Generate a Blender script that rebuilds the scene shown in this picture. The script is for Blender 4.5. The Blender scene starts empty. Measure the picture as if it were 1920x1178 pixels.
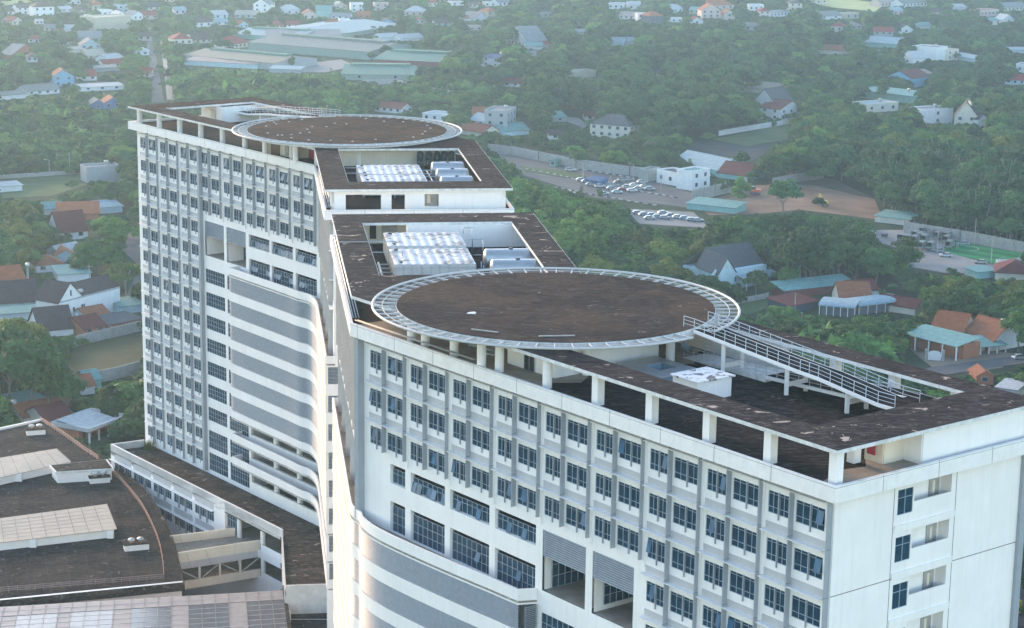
import bpy, bmesh, math, random
import numpy as np
from mathutils import Vector, Matrix
from mathutils.geometry import tessellate_polygon
R = math.radians
rnd = random.Random(7)
SC = bpy.context.scene
COL = SC.collection

# ------------------------------------------------------------------ camera
S = 1.18                      # survey unit -> metres
HC = 115 * S                  # camera height above the ground
FPX, PITCH, ROLL = 3858.58, R(12.8273), R(0.79027)
cp, sp, cr, sr = math.cos(PITCH), math.sin(PITCH), math.cos(ROLL), math.sin(ROLL)
FW = Vector((0, cp, -sp)); UP0 = Vector((0, sp, cp)); RT0 = Vector((1, 0, 0))
RT = cr * RT0 + sr * UP0; UPV = -sr * RT0 + cr * UP0
cam = bpy.data.cameras.new('camera'); camo = bpy.data.objects.new('camera', cam); COL.objects.link(camo)
cam.sensor_fit = 'HORIZONTAL'; cam.sensor_width = 36; cam.lens = FPX / 1920 * 36
cam.clip_start = 1; cam.clip_end = 9000
m = Matrix(((RT.x, UPV.x, -FW.x, 0), (RT.y, UPV.y, -FW.y, 0), (RT.z, UPV.z, -FW.z, HC), (0, 0, 0, 1)))
camo.matrix_world = m
SC.camera = camo

# ------------------------------------------------------------------ sky, sun, exposure
SUN_AZ, SUN_EL = R(-35), R(15)
w = bpy.data.worlds.new('World'); SC.world = w; w.use_nodes = True
nt = w.node_tree; nt.nodes.clear()
sky = nt.nodes.new('ShaderNodeTexSky'); sky.sky_type = 'NISHITA'; sky.sun_disc = False
sky.sun_elevation = SUN_EL; sky.sun_rotation = SUN_AZ; sky.altitude = 0; sky.dust_density = 0.6; sky.air_density = 1.0; sky.ozone_density = 1.0
bg = nt.nodes.new('ShaderNodeBackground'); bg.inputs[1].default_value = 0.15
wo = nt.nodes.new('ShaderNodeOutputWorld')
nt.links.new(sky.outputs[0], bg.inputs[0]); nt.links.new(bg.outputs[0], wo.inputs[0])
sd = bpy.data.lights.new('sun', 'SUN'); sd.energy = 1.1; sd.angle = R(10); sd.color = (1.0, 0.60, 0.33)
so = bpy.data.objects.new('sun', sd); COL.objects.link(so)
sdir = Vector((math.sin(SUN_AZ) * math.cos(SUN_EL), math.cos(SUN_AZ) * math.cos(SUN_EL), math.sin(SUN_EL)))
so.rotation_euler = (-sdir).to_track_quat('-Z', 'Y').to_euler(); so.location = (-400, 700, 300)
SC.view_settings.view_transform = 'Standard'; SC.view_settings.look = 'None'; SC.view_settings.gamma = 1
SC.view_settings.use_curve_mapping = False
SC.view_settings.exposure = 2.0
SC.cycles.use_denoising = True
SC.cycles.max_bounces = 6; SC.cycles.diffuse_bounces = 3; SC.cycles.glossy_bounces = 2
SC.cycles.transmission_bounces = 2; SC.cycles.transparent_max_bounces = 6; SC.cycles.volume_bounces = 1
SC.cycles.caustics_reflective = False; SC.cycles.caustics_refractive = False
SC.cycles.volume_step_rate = 8
HAZE_DENSITY, HAZE_COLOR, HAZE_G = 0.000125, (0.54, 0.80, 1.0, 1), 0.50

# ------------------------------------------------------------------ materials
def newmat(name):
    mt = bpy.data.materials.new(name); mt.use_nodes = True
    n = mt.node_tree; b = n.nodes['Principled BSDF']
    return mt, n, b
def ramp(n, fac, stops):
    r = n.nodes.new('ShaderNodeValToRGB'); e = r.color_ramp.elements
    while len(e) < len(stops): e.new(0.5)
    for i, (p, c) in enumerate(stops):
        e[i].position = p; e[i].color = (c[0], c[1], c[2], 1)
    n.links.new(fac, r.inputs[0]); return r.outputs[0]
def tex(n, scale, detail=4, rough=.6, stretch=(1, 1, 1), dist=0, kind='Object'):
    tc = n.nodes.new('ShaderNodeTexCoord'); mp = n.nodes.new('ShaderNodeMapping')
    mp.inputs['Scale'].default_value = stretch
    n.links.new(tc.outputs[kind], mp.inputs[0])
    t = n.nodes.new('ShaderNodeTexNoise'); t.inputs['Scale'].default_value = scale
    t.inputs['Detail'].default_value = detail; t.inputs['Roughness'].default_value = rough; t.inputs['Distortion'].default_value = dist
    n.links.new(mp.outputs[0], t.inputs['Vector']); return t.outputs['Fac']
def mixc(n, fac, a, b, mode='MIX'):
    x = n.nodes.new('ShaderNodeMix'); x.data_type = 'RGBA'; x.blend_type = mode
    for sock, v in ((x.inputs[0], fac), (x.inputs[6], a), (x.inputs[7], b)):
        if isinstance(v, (int, float)): sock.default_value = v
        elif isinstance(v, tuple): sock.default_value = (v[0], v[1], v[2], 1)
        else: n.links.new(v, sock)
    return x.outputs[2]
def bump(n, b, h, strength=.3, dist=.1):
    x = n.nodes.new('ShaderNodeBump'); x.inputs['Strength'].default_value = strength; x.inputs['Distance'].default_value = dist
    n.links.new(h, x.inputs['Height']); n.links.new(x.outputs[0], b.inputs['Normal'])
def painted(name, c, var=.12, scale=.6, rough=.6, streak=True, spec=.3):
    """painted wall / plain surface with broad tone drift and faint rain streaks"""
    mt, n, b = newmat(name)
    f = tex(n, scale, 5, .65)
    d = tuple(max(0, v * (1 - var)) for v in c); l = tuple(min(1, v * (1 + var * .4)) for v in c)
    o = ramp(n, f, [(.3, d), (.7, l)])
    if streak:
        s = tex(n, 1.6, 6, .7, (1, 1, .06))
        k = ramp(n, s, [(.50, (0, 0, 0)), (.72, (1, 1, 1))])
        dk = tuple(v * .74 for v in c)
        o = mixc(n, mixf(n, k, .34), o, dk)
    n.links.new(o, b.inputs['Base Color']); b.inputs['Roughness'].default_value = rough
    b.inputs['Specular IOR Level'].default_value = spec
    return mt
def mixf(n, f, k):
    x = n.nodes.new('ShaderNodeMath'); x.operation = 'MULTIPLY'; n.links.new(f, x.inputs[0]); x.inputs[1].default_value = k
    return x.outputs[0]
def flat(name, c, rough=.5, metal=0, spec=.4):
    mt, n, b = newmat(name)
    f = tex(n, 2.0, 3); o = ramp(n, f, [(.25, tuple(v * .85 for v in c)), (.75, tuple(min(1, v * 1.1) for v in c))])
    n.links.new(o, b.inputs['Base Color'])
    b.inputs['Roughness'].default_value = rough; b.inputs['Metallic'].default_value = metal; b.inputs['Specular IOR Level'].default_value = spec
    return mt
def bitumen(name, base, moss, patch, patch_lo, big=.12, scuff=.0, stretch=(1, 1, 1)):
    """weathered roof membrane: dark base, broad moss stains, scuffs and peeled patches"""
    mt, n, b = newmat(name)
    f1 = tex(n, big, 6, .62, dist=.6); f2 = tex(n, 2.2, 6, .7, stretch); f3 = tex(n, .45, 5, .6, dist=1.2)
    o = ramp(n, f1, [(.43, base), (.60, moss)])
    o = mixc(n, mixf(n, ramp(n, f2, [(.35, (0, 0, 0)), (.75, (1, 1, 1))]), .45), o, tuple(v * 1.9 + .01 for v in base))
    if scuff:
        s = tex(n, .9, 7, .75, (stretch[0] * .5, 1.6, 1), dist=2.0)
        o = mixc(n, mixf(n, ramp(n, s, [(.49, (0, 0, 0)), (.66, (1, 1, 1))]), scuff), o, (.24, .20, .18))
    if patch:
        s = tex(n, .42, 7, .62, (1, 1.25, 1), dist=1.0)
        o = mixc(n, ramp(n, s, [(patch_lo, (0, 0, 0)), (patch_lo + .012, (1, 1, 1))]), o, patch)
    n.links.new(o, b.inputs['Base Color']); b.inputs['Roughness'].default_value = .95; b.inputs['Specular IOR Level'].default_value = .03
    bump(n, b, f2, .25, .03)
    return mt
M = {}
M['white'] = painted('white_render', (.83, .80, .775), .07, .25)
M['parapet'] = painted('white_parapet_panel', (.81, .785, .76), .10, .9)
M['infill'] = painted('infill_sun_tint', (.75, .68, .58), .08, .3)  # warm tint: low sun on the side panels put into their colour
M['cream'] = painted('cream_render', (.70, .62, .50), .12, .3)
M['slabedge'] = painted('stained_white_edge', (.70, .70, .68), .3, 1.5)
M['fin'] = painted('grey_blue_aluminium', (.32, .35, .385), .1, .5, .45)
M['ledge'] = painted('pale_metal_ledge', (.74, .735, .73), .1, .8, .4, False)
M['spandrel'] = painted('light_grey_panel', (.46, .455, .45), .08, .6)
M['louver'] = flat('louver_slat', (.30, .33, .36), .5)
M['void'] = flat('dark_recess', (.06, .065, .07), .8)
M['frame'] = flat('window_frame', (.42, .46, .50), .4)
M['bitumen'] = bitumen('roof_membrane', (.0175, .0148, .0155), (.032, .025, .024), (.40, .32, .26), .625, scuff=.42)
M['bitumen_far'] = bitumen('roof_membrane_worn', (.018, .013, .0125), (.034, .025, .022), (.30, .25, .23), .655, scuff=.50)
M['bitumen_stub'] = bitumen('roof_membrane_plain', (.0150, .0105, .0105), (.022, .016, .015), None, 1, scuff=.16)
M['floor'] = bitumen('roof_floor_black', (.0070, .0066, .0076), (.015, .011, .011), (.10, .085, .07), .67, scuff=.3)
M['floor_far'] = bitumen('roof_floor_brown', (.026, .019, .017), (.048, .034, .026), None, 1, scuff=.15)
M['heli'] = bitumen('helipad_surface', (.0215, .0165, .0160), (.062, .039, .027), (.22, .19, .17), .67, .11, scuff=.34)
M['heli_far'] = bitumen('helipad_surface_brown', (.030, .021, .018), (.066, .041, .027), (.25, .18, .14), .67, .13, scuff=.40)
M['annexroof'] = bitumen('annex_roof_membrane', (.0125, .0120, .0135), (.042, .033, .029), (.16, .14, .12), .64, .13, scuff=.34)
M['podroof'] = bitumen('podium_roof_mossy', (.013, .012, .0115), (.050, .041, .033), (.20, .17, .14), .62, .22, scuff=.45)
M['concrete'] = painted('weathered_concrete', (.36, .34, .31), .3, .8)
M['oldwall'] = painted('old_boundary_wall', (.38, .37, .35), .35, 1.2)
M['beige_floor'] = painted('dusty_screed', (.30, .255, .205), .35, .5, .8, False)
M['steel'] = flat('stainless_steel', (.46, .455, .45), .42, .75)
M['pipe'] = flat('galvanised_pipe', (.42, .45, .48), .4, .6)
M['blackpipe'] = flat('black_insulated_duct', (.05, .07, .08), .55)
M['rail'] = flat('rail_paint', (.48, .54, .60), .45)
M['rim'] = flat('white_rim_paint', (.47, .465, .455), .5)
M['rednet'] = flat('red_paint', (.34, .03, .05), .5)
M['copper'] = flat('lightning_rail_copper', (.62, .34, .24), .35, .7)
M['translucent'] = painted('skylight_sheet', (.50, .425, .335), .15, .35, .6, True, .15)
M['joint'] = flat('joint_line', (.16, .15, .15), .8)
M['mould'] = painted('blotched_mould', (.60, .59, .57), .2, .8)
def tankmat():
    mt, n, b = newmat('tank_panel_steel')
    s = tex(n, .55, 6, .7)
    o = ramp(n, s, [(.40, (.50, .485, .48)), (.52, (.44, .39, .375)), (.60, (.15, .10, .08))])
    n.links.new(o, b.inputs['Base Color']); b.inputs['Roughness'].default_value = .38; b.inputs['Metallic'].default_value = .35
    return mt
M['tank'] = tankmat()
def glassmat(name, c, rough=.06, spec=.6):
    mt, n, b = newmat(name)
    f = tex(n, .8, 2); n.links.new(ramp(n, f, [(.3, c), (.7, tuple(v * 1.9 for v in c))]), b.inputs['Base Color'])
    b.inputs['Roughness'].default_value = rough; b.inputs['Specular IOR Level'].default_value = spec
    return mt
M['glass'] = glassmat('window_glass', (.010, .035, .060))
M['sash'] = glassmat('open_sash_glass', (.030, .085, .150), .28, .3)
M['nicheglass'] = glassmat('dark_lobby_glass', (.02, .026, .03))
def meshmat():
    mt, n, b = newmat('pale_wire_mesh')
    b.inputs['Base Color'].default_value = (.45, .43, .41, 1); b.inputs['Roughness'].default_value = .6
    tr = n.nodes.new('ShaderNodeBsdfTransparent'); mx = n.nodes.new('ShaderNodeMixShader')
    mx.inputs[0].default_value = .12
    n.links.new(tr.outputs[0], mx.inputs[1]); n.links.new(b.outputs[0], mx.inputs[2])
    n.links.new(mx.outputs[0], n.nodes['Material Output'].inputs[0]); return mt
M['mesh'] = meshmat()
def glassroof():
    """stripe pattern of pale and smoky polycarbonate sheets"""
    mt, n, b = newmat('polycarbonate_sheets')
    f = tex(n, .5, 5, .7)
    o = ramp(n, f, [(.3, (.27, .245, .24)), (.7, (.36, .325, .31))])
    n.links.new(o, b.inputs['Base Color']); b.inputs['Roughness'].default_value = .5; b.inputs['Specular IOR Level'].default_value = .2
    return mt
M['poly_pale'] = glassroof()
M['poly_dark'] = painted('smoky_polycarbonate', (.12, .12, .13), .25, .5, .25, False, .6)
M['poly_mid'] = painted('grey_polycarbonate', (.21, .20, .20), .2, .5, .25, False, .6)

PAL = {'R': (.40, .065, .06), 'O': (.52, .165, .07), 'B': (.115, .082, .085), 'G': (.31, .335, .32), 'T': (.27, .50, .47),
       'W': (.74, .75, .75), 'N': (.05, .07, .12), 'L': (.45, .60, .66), 'E': (.20, .36, .30), 'S': (.125, .135, .155),
       'C': (.66, .60, .50), 'D': (.20, .050, .048), 'P': (.60, .46, .42), 'K': (.18, .38, .55), 'U': (.08, .17, .36),
       'Y': (.48, .42, .33), 'Q': (.34, .36, .38), 'V': (.24, .31, .28), 'X': (.44, .165, .085)}
_pm = {}
def pal(k, roof=False):
    key = (k, roof)
    if key not in _pm:
        c = PAL[k]
        if roof:
            c = tuple(v * .62 for v in c)
            mt, n, b = newmat('roofing_' + k)
            f = tex(n, .7, 6, .7); g = tex(n, 3.0, 3, .5, (1, .2, 1))
            o = ramp(n, f, [(.3, tuple(v * .7 for v in c)), (.7, tuple(min(1, v * 1.15) for v in c))])
            o = mixc(n, mixf(n, ramp(n, g, [(.5, (0, 0, 0)), (.75, (1, 1, 1))]), .35), o, tuple(v * .6 for v in c))
            wv = n.nodes.new('ShaderNodeTexWave'); wv.inputs['Scale'].default_value = 1.6
            tc = n.nodes.new('ShaderNodeTexCoord'); n.links.new(tc.outputs['Object'], wv.inputs[0])
            bump(n, b, wv.outputs['Fac'], .5, .06)
            n.links.new(o, b.inputs['Base Color']); b.inputs['Roughness'].default_value = .8; b.inputs['Specular IOR Level'].default_value = .12
            _pm[key] = mt
        else:
            _pm[key] = painted('wall_paint_' + k, c, .15, .5)
    return _pm[key]

# ------------------------------------------------------------------ mesh helper
class MB:
    def __init__(s): s.v = []; s.f = []; s.m = []
    def add(s, vs, fs, mi=0):
        o = len(s.v); s.v.extend([tuple(p) for p in vs]); s.f.extend([tuple(i + o for i in f) for f in fs]); s.m.extend([mi] * len(fs)); return s
    def quad(s, a, b, c, d, mi=0): return s.add((a, b, c, d), ((0, 1, 2, 3),), mi)
    def hexa(s, p, mi=0):      # 8 points: bottom loop, top loop
        return s.add(p, ((3, 2, 1, 0), (4, 5, 6, 7), (0, 1, 5, 4), (1, 2, 6, 5), (2, 3, 7, 6), (3, 0, 4, 7)), mi)
    def box(s, x0, x1, y0, y1, z0, z1, mi=0):
        return s.hexa([(x0, y0, z0), (x1, y0, z0), (x1, y1, z0), (x0, y1, z0), (x0, y0, z1), (x1, y0, z1), (x1, y1, z1), (x0, y1, z1)], mi)
    def prism(s, poly, z0, z1, mi=0, holes=(), mside=None):
        loops = [list(poly)] + [list(h) for h in holes]
        ms = mi if mside is None else mside
        flatp = [p for l in loops for p in l]
        tris = tessellate_polygon([[Vector((p[0], p[1], 0)) for p in l] for l in loops])
        top = []
        for t in tris:
            a, b, c = (flatp[i] for i in t)
            cr_ = (b[0] - a[0]) * (c[1] - a[1]) - (b[1] - a[1]) * (c[0] - a[0])
            top.append(tuple(t) if cr_ > 0 else (t[0], t[2], t[1]))
        s.add([(p[0], p[1], z1) for p in flatp], top, mi)
        s.add([(p[0], p[1], z0) for p in flatp], [(t[0], t[2], t[1]) for t in top], ms)
        for li, l in enumerate(loops):
            ar = sum(l[i][0] * l[(i + 1) % len(l)][1] - l[(i + 1) % len(l)][0] * l[i][1] for i in range(len(l)))
            ccw = ar > 0
            if li: ccw = not ccw
            for i in range(len(l)):
                a, b = l[i], l[(i + 1) % len(l)]
                q = [(a[0], a[1], z0), (b[0], b[1], z0), (b[0], b[1], z1), (a[0], a[1], z1)]
                if not ccw: q = q[::-1]
                s.add(q, ((0, 1, 2, 3),), ms)
        return s
    def tube(s, p0, p1, r, n=8, mi=0, r1=None, caps=True):
        p0, p1 = Vector(p0), Vector(p1); d = (p1 - p0)
        if d.length < 1e-6: return s
        d.normalize(); u = d.orthogonal().normalized(); w_ = d.cross(u); r1 = r if r1 is None else r1
        vs = []
        for p, rr in ((p0, r), (p1, r1)):
            for k in range(n):
                a = 2 * math.pi * k / n; vs.append(p + u * (rr * math.cos(a)) + w_ * (rr * math.sin(a)))
        fs = [(k, (k + 1) % n, n + (k + 1) % n, n + k) for k in range(n)]
        if caps: fs += [tuple(range(n - 1, -1, -1)), tuple(range(n, 2 * n))]
        return s.add(vs, fs, mi)
    def bar(s, p0, p1, wd, ht, mi=0):      # rectangular bar, width horizontal, height vertical-ish
        p0, p1 = Vector(p0), Vector(p1); d = (p1 - p0).normalized()
        u = d.cross(Vector((0, 0, 1)))
        if u.length < 1e-4: u = Vector((1, 0, 0))
        u.normalize(); v = u.cross(d); a, b = u * (wd / 2), v * (ht / 2)
        return s.hexa([p0 - a - b, p1 - a - b, p1 + a - b, p0 + a - b, p0 - a + b, p1 - a + b, p1 + a + b, p0 + a + b], mi)
    def sweep(s, path, prof, mi=0, closed=False):   # path: xy list; prof: list of (offset to the right, z), closed profile
        n = len(path); k = len(prof); vs = []
        for i in range(n):
            if closed: a, b = path[i - 1], path[(i + 1) % n]
            else: a, b = path[max(i - 1, 0)], path[min(i + 1, n - 1)]
            dx, dy = b[0] - a[0], b[1] - a[1]; L = math.hypot(dx, dy) or 1
            nx, ny = dy / L, -dx / L
            for o, z in prof: vs.append((path[i][0] + nx * o, path[i][1] + ny * o, z))
        fs = []
        for i in range(n if closed else n - 1):
            j = (i + 1) % n
            for q in range(k):
                r_ = (q + 1) % k
                fs.append((i * k + q, j * k + q, j * k + r_, i * k + r_))
        if not closed: fs += [tuple(range(k)), tuple((n - 1) * k + q for q in range(k - 1, -1, -1))]
        return s.add(vs, fs, mi)
    def lathe(s, c, prof, n=16, mi=0):     # prof (r, z)
        vs = []; k = len(prof)
        for i in range(n):
            a = 2 * math.pi * i / n
            for r_, z in prof: vs.append((c[0] + r_ * math.cos(a), c[1] + r_ * math.sin(a), c[2] + z))
        fs = [(i * k + q, ((i + 1) % n) * k + q, ((i + 1) % n) * k + q + 1, i * k + q + 1) for i in range(n) for q in range(k - 1)]
        return s.add(vs, fs, mi)
    def mesh(s, name, mats, smooth=False):
        me = bpy.data.meshes.new(name); me.from_pydata(s.v, [], s.f)
        for mt in (mats if isinstance(mats, (list, tuple)) else [mats]): me.materials.append(mt)
        me.polygons.foreach_set('material_index', s.m)
        if smooth: me.polygons.foreach_set('use_smooth', [True] * len(s.f))
        me.update(); return me
    def build(s, name, mats, parent=None, smooth=False, world=True):
        if parent is not None and world:
            l = wloc(parent); s.v = [(p[0] - l[0], p[1] - l[1], p[2] - l[2]) for p in s.v]
        return link(name, s.mesh(name, mats, smooth), parent)
def wloc(o):
    l = Vector(o.location)
    while o.parent: o = o.parent; l += o.location
    return l
def link(name, data, parent=None, loc=None, rz=None):
    o = bpy.data.objects.new(name, data); COL.objects.link(o)
    if parent is not None: o.parent = parent
    if loc is not None: o.location = loc
    if rz is not None: o.rotation_euler = (0, 0, rz)
    return o
def tag(o, label=None, cat=None, group=None, kind=None):
    if label: o['label'] = label
    if cat: o['category'] = cat
    if group: o['group'] = group
    if kind: o['kind'] = kind
    return o
def thing(name, label, cat, loc=(0, 0, 0), rz=0, group=None):
    return tag(link(name, None, None, loc, rz), label, cat, group)
def copy_tree(o, parent=None):
    c = o.copy(); COL.objects.link(c); c.parent = parent
    for ch in list(o.children): copy_tree(ch, c)
    return c

# ------------------------------------------------------------------ survey frames
QX, QY = 22.24596229, 134.35303348
dA = (-0.61524879, 0.78833301); dB = (0.78833301, 0.61524879)
aC = R(-7.52611); dC = (math.sin(aC), math.cos(aC)); dD = (dC[1], -dC[0])
def AB(a, b): return ((QX + dA[0] * a + dB[0] * b) * S, (QY + dA[1] * a + dB[1] * b) * S)
def CD(c, d): return ((QX + dC[0] * c + dD[0] * d) * S, (QY + dC[1] * c + dD[1] * d) * S)
def Z(d): return (115 - d) * S
def V3(xy, z): return Vector((xy[0], xy[1], z))
def isect(p, u, q, v):
    t = ((q[0] - p[0]) * v[1] - (q[1] - p[1]) * v[0]) / (u[0] * v[1] - u[1] * v[0])
    return (p[0] + u[0] * t, p[1] + u[1] * t)
def corner(b, d): return isect(AB(0, b), dA, CD(0, d), dC)      # where wing line b meets block line d
def toAB(p):
    x, y = p[0] / S - QX, p[1] / S - QY
    return (x * dA[0] + y * dA[1], x * dB[0] + y * dB[1])
def toCD(p):
    x, y = p[0] / S - QX, p[1] / S - QY
    return (x * dC[0] + y * dC[1], x * dD[0] + y * dD[1])
def ray(px, py): return RT * ((px - 960) / FPX) - UPV * ((py - 589) / FPX) + FW
def G(px, py, z=0.0):
    r = ray(px, py); t = (HC - z) / -r.z
    return (r.x * t, r.y * t)
def PX(p):
    v = Vector(p) - Vector((0, 0, HC)); d = v.dot(FW)
    return (960 + v.dot(RT) / d * FPX, 589 - v.dot(UPV) / d * FPX, d)
def smooth_path(pts, n=8):
    out = []
    for i in range(len(pts) - 1):
        p0, p1, p2, p3 = pts[max(i - 1, 0)], pts[i], pts[i + 1], pts[min(i + 2, len(pts) - 1)]
        for k in range(n):
            t = k / n
            out.append(tuple(.5 * ((2 * p1[j]) + (p2[j] - p0[j]) * t + (2 * p0[j] - 5 * p1[j] + 4 * p2[j] - p3[j]) * t * t + (3 * p1[j] - p0[j] - 3 * p2[j] + p3[j]) * t ** 3) for j in (0, 1)))
    out.append(pts[-1]); return out
# ------------------------------------------------------------------ hospital: shared builders
ST = 3.56                                      # storey height, survey units
class Face:
    def __init__(s, frame, fixed, along, flip):  # frame AB: along 'a' at b=fixed, or along 'b' at a=fixed (same for CD)
        s.fr, s.fx, s.al = frame, fixed, along; s.flip = flip
        p0, p1 = s.xy(0, 0), s.xy(1, 0); s.u = ((p1[0] - p0[0]) / S, (p1[1] - p0[1]) / S)
        q = s.xy(0, 1); s.n = ((q[0] - p0[0]) / S, (q[1] - p0[1]) / S)
    def xy(s, t, off):
        k = s.fx + off * s.flip
        return s.fr(t, k) if s.al == 0 else s.fr(k, t)
    def p(s, t, off, d): return V3(s.xy(t, off), Z(d))
def wall(mb, F, s0, s1, d0, d1, holes=(), mi=0, reveal=.12, mrev=None):
    xs = sorted({s0, s1} | {min(max(v, s0), s1) for h in holes for v in h[:2]})
    ds = sorted({d0, d1} | {min(max(v, d0), d1) for h in holes for v in h[2:4]})
    for i in range(len(xs) - 1):
        run = None
        for j in range(len(ds) - 1):
            cx, cd = (xs[i] + xs[i + 1]) / 2, (ds[j] + ds[j + 1]) / 2
            inside = any(h[0] < cx < h[1] and h[2] < cd < h[3] for h in holes)
            if not inside:
                if run is None: run = [ds[j], ds[j + 1]]
                else: run[1] = ds[j + 1]
            if (inside or j == len(ds) - 2) and run:
                mb.quad(F.p(xs[i], 0, run[1]), F.p(xs[i + 1], 0, run[1]), F.p(xs[i + 1], 0, run[0]), F.p(xs[i], 0, run[0]), mi); run = None
    mr = mi if mrev is None else mrev
    for h in holes:
        a, b, t, o = h[:4]; r = -(h[4] if len(h) > 4 else reveal)
        for (x0, z0, x1, z1) in ((a, t, b, t), (a, o, b, o), (a, t, a, o), (b, t, b, o)):
            mb.quad(F.p(x0, 0, z0), F.p(x1, 0, z1), F.p(x1, r, z1), F.p(x0, r, z0), mr)
def fbox(mb, F, s0, s1, o0, o1, d0, d1, mi=0):   # box on a face: along, out, drop
    P = F.p
    mb.hexa([P(s0, o0, d1), P(s1, o0, d1), P(s1, o1, d1), P(s0, o1, d1), P(s0, o0, d0), P(s1, o0, d0), P(s1, o1, d0), P(s0, o1, d0)], mi)
_win = {}
def win_mesh(kind, w_, h_, var):
    """local: x along the wall, y outwards, z up; metres"""
    key = (kind, round(w_, 2), round(h_, 2), var)
    if key in _win: return _win[key]
    rr = random.Random(hash(key[1:3]) % 999 + var * 7)
    mb = MB(); y0, y1 = -.11, -.03
    mb.quad((0, -.085, 0), (w_, -.085, 0), (w_, -.085, h_), (0, -.085, h_), 0)
    def bar(x0, x1, z0, z1): mb.box(x0, x1, y0, y1, z0, z1, 1)
    t = .034
    bar(0, w_, 0, t); bar(0, w_, h_ - t, h_); bar(0, t, t, h_ - t); bar(w_ - t, w_, t, h_ - t)
    def sash(x0, x1, z0, z1, ang):
        dz = (z1 - z0); o = math.sin(ang) * dz; zz = z1 - math.cos(ang) * dz
        mb.hexa([(x0, y1 + o, zz), (x1, y1 + o, zz), (x1, y1 + o + .05, zz + .01), (x0, y1 + o + .05, zz + .01), (x0, y1, z1), (x1, y1, z1), (x1, y1 + .05, z1 + .01), (x0, y1 + .05, z1 + .01)], 2)
    if kind == 'pair':
        xm = w_ * .47; g = .055
        mb.box(xm - g, xm + g, -.1, .13, -.42, h_ + .06, 3)
        for k, (a, b) in enumerate(((t, xm - g), (xm + g, w_ - t))):
            c = (a + b) / 2 + .06
            bar(c - t / 2, c + t / 2, t, h_ - t); bar(a, b, h_ * .27, h_ * .27 + t); bar(a, b, h_ * .86, h_ * .86 + t * .8)
            if (var >> k) & 1: sash(a + .02, c - .02, h_ * .27, h_ * .88, .10 + .16 * rr.random())
            elif (var >> (k + 2)) & 1: sash(c + .02, b - .02, h_ * .27, h_ * .88, .08 + .14 * rr.random())
    else:
        n = max(2, round(w_ / .82)); tall = kind == 'tall'
        for i in range(1, n): bar(w_ * i / n - t / 2, w_ * i / n + t / 2, t, h_ - t)
        bar(t, w_ - t, h_ * .66, h_ * .66 + t)
        if tall: bar(t, w_ - t, h_ * .33, h_ * .33 + t)
        lo = h_ * .33 if tall else h_ * .03
        for i in range(n):
            if var and rr.random() < (.38 if var == 1 else .25 if var == 2 else .55): sash(w_ * i / n + .04, w_ * (i + 1) / n - .04, lo, h_ * .68, .14 + .2 * rr.random())
    me = mb.mesh('window', [M['glass'], M['frame'], M['sash'], M['fin']]); _win[key] = me
    return me
def put_window(parent, F, kind, s0, s1, d0, d1, var, sink=.0, name='window'):
    o = link(name, win_mesh(kind, (s1 - s0) * S, (d1 - d0) * S, var), parent)
    hand = F.u[0] * F.n[1] - F.u[1] * F.n[0]
    q = F.p(s0 if hand > 0 else s1, sink, d1) - wloc(parent); o.location = q
    o.rotation_euler = (0, 0, math.atan2(F.u[1], F.u[0]) + (0 if hand > 0 else math.pi)); return o
def railing(mb, pts, h=1.05, rails=3, gap=1.15, r=.035, mi=0):
    for i in range(len(pts) - 1):
        a, b = Vector(pts[i]), Vector(pts[i + 1]); n = max(1, round((b - a).length / gap))
        for k in range(n + (1 if i == len(pts) - 2 else 0)):
            p = a.lerp(b, k / n); mb.bar(p, p + Vector((0, 0, h)), r * 2, r * 2, mi) if False else mb.tube(p, p + Vector((0, 0, h)), r, 5, mi)
        for q in range(rails):
            z = Vector((0, 0, h * (q + 1) / rails)); mb.tube(a + z, b + z, r if q == rails - 1 else r * .75, 5, mi)
def helipad(parent, center, label_mat, gap_dir, surf):
    cx, cy = center; z = Z(39.4); Ri, Ro = 14.05 * S, 16.1 * S
    hp = link('helipad', None, parent); hp.location = Vector((cx, cy, z)) - wloc(parent)
    N = 96; circ = [(Ri * math.cos(2 * math.pi * k / N), Ri * math.sin(2 * math.pi * k / N)) for k in range(N)]
    circ2 = [(x * .997, y * .997) for x, y in circ]
    MB().prism(circ2, -.02, .03, 0).build('deck_surface', [surf], hp, world=False)
    MB().prism(circ, -.75, -.022, 0).build('deck_slab', [M['slabedge']], hp, world=False)
    g0 = gap_dir - .10; g1 = gap_dir + .10
    def arc(r, n, a0, a1): return [(r * math.cos(a0 + (a1 - a0) * k / n), r * math.sin(a0 + (a1 - a0) * k / n)) for k in range(n + 1)]
    a0, a1 = g1, g0 + 2 * math.pi
    mb = MB(); pts = arc(Ro, 140, a0, a1)
    for i in range(140): mb.tube((*pts[i], .02), (*pts[i + 1], .02), .14, 8, 0, caps=i in (0, 139))
    mb.build('rim', [M['rim']], hp, True, world=False)
    mb = MB(); pts = arc((Ri + Ro) / 2 + .2, 120, a0, a1)
    for i in range(120): mb.tube((*pts[i], -.05), (*pts[i + 1], -.05), .045, 5, 0, caps=False)
    mb.build('inner_rim_pipe', [M['rim']], hp, True, world=False)
    mb = MB(); pi_, po = arc(Ri, 120, a0, a1), arc(Ro, 120, a0, a1)
    for i in range(120): mb.quad((*pi_[i], -.16), (*pi_[i + 1], -.16), (*po[i + 1], -.06), (*po[i], -.06))
    mb.build('safety_net', [M['mesh']], hp, world=False)
    rib = MB().hexa([(Ri, -.06, -.30), (Ro, -.05, -.08), (Ro, .05, -.08), (Ri, .06, -.30), (Ri, -.06, -.02), (Ro, -.05, .02), (Ro, .05, .02), (Ri, .06, -.02)]).mesh('rib', [M['rim']])
    n = 62
    for k in range(n + 1): link('rib', rib, hp, None, a0 + (a1 - a0) * k / n)
    return hp

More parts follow.
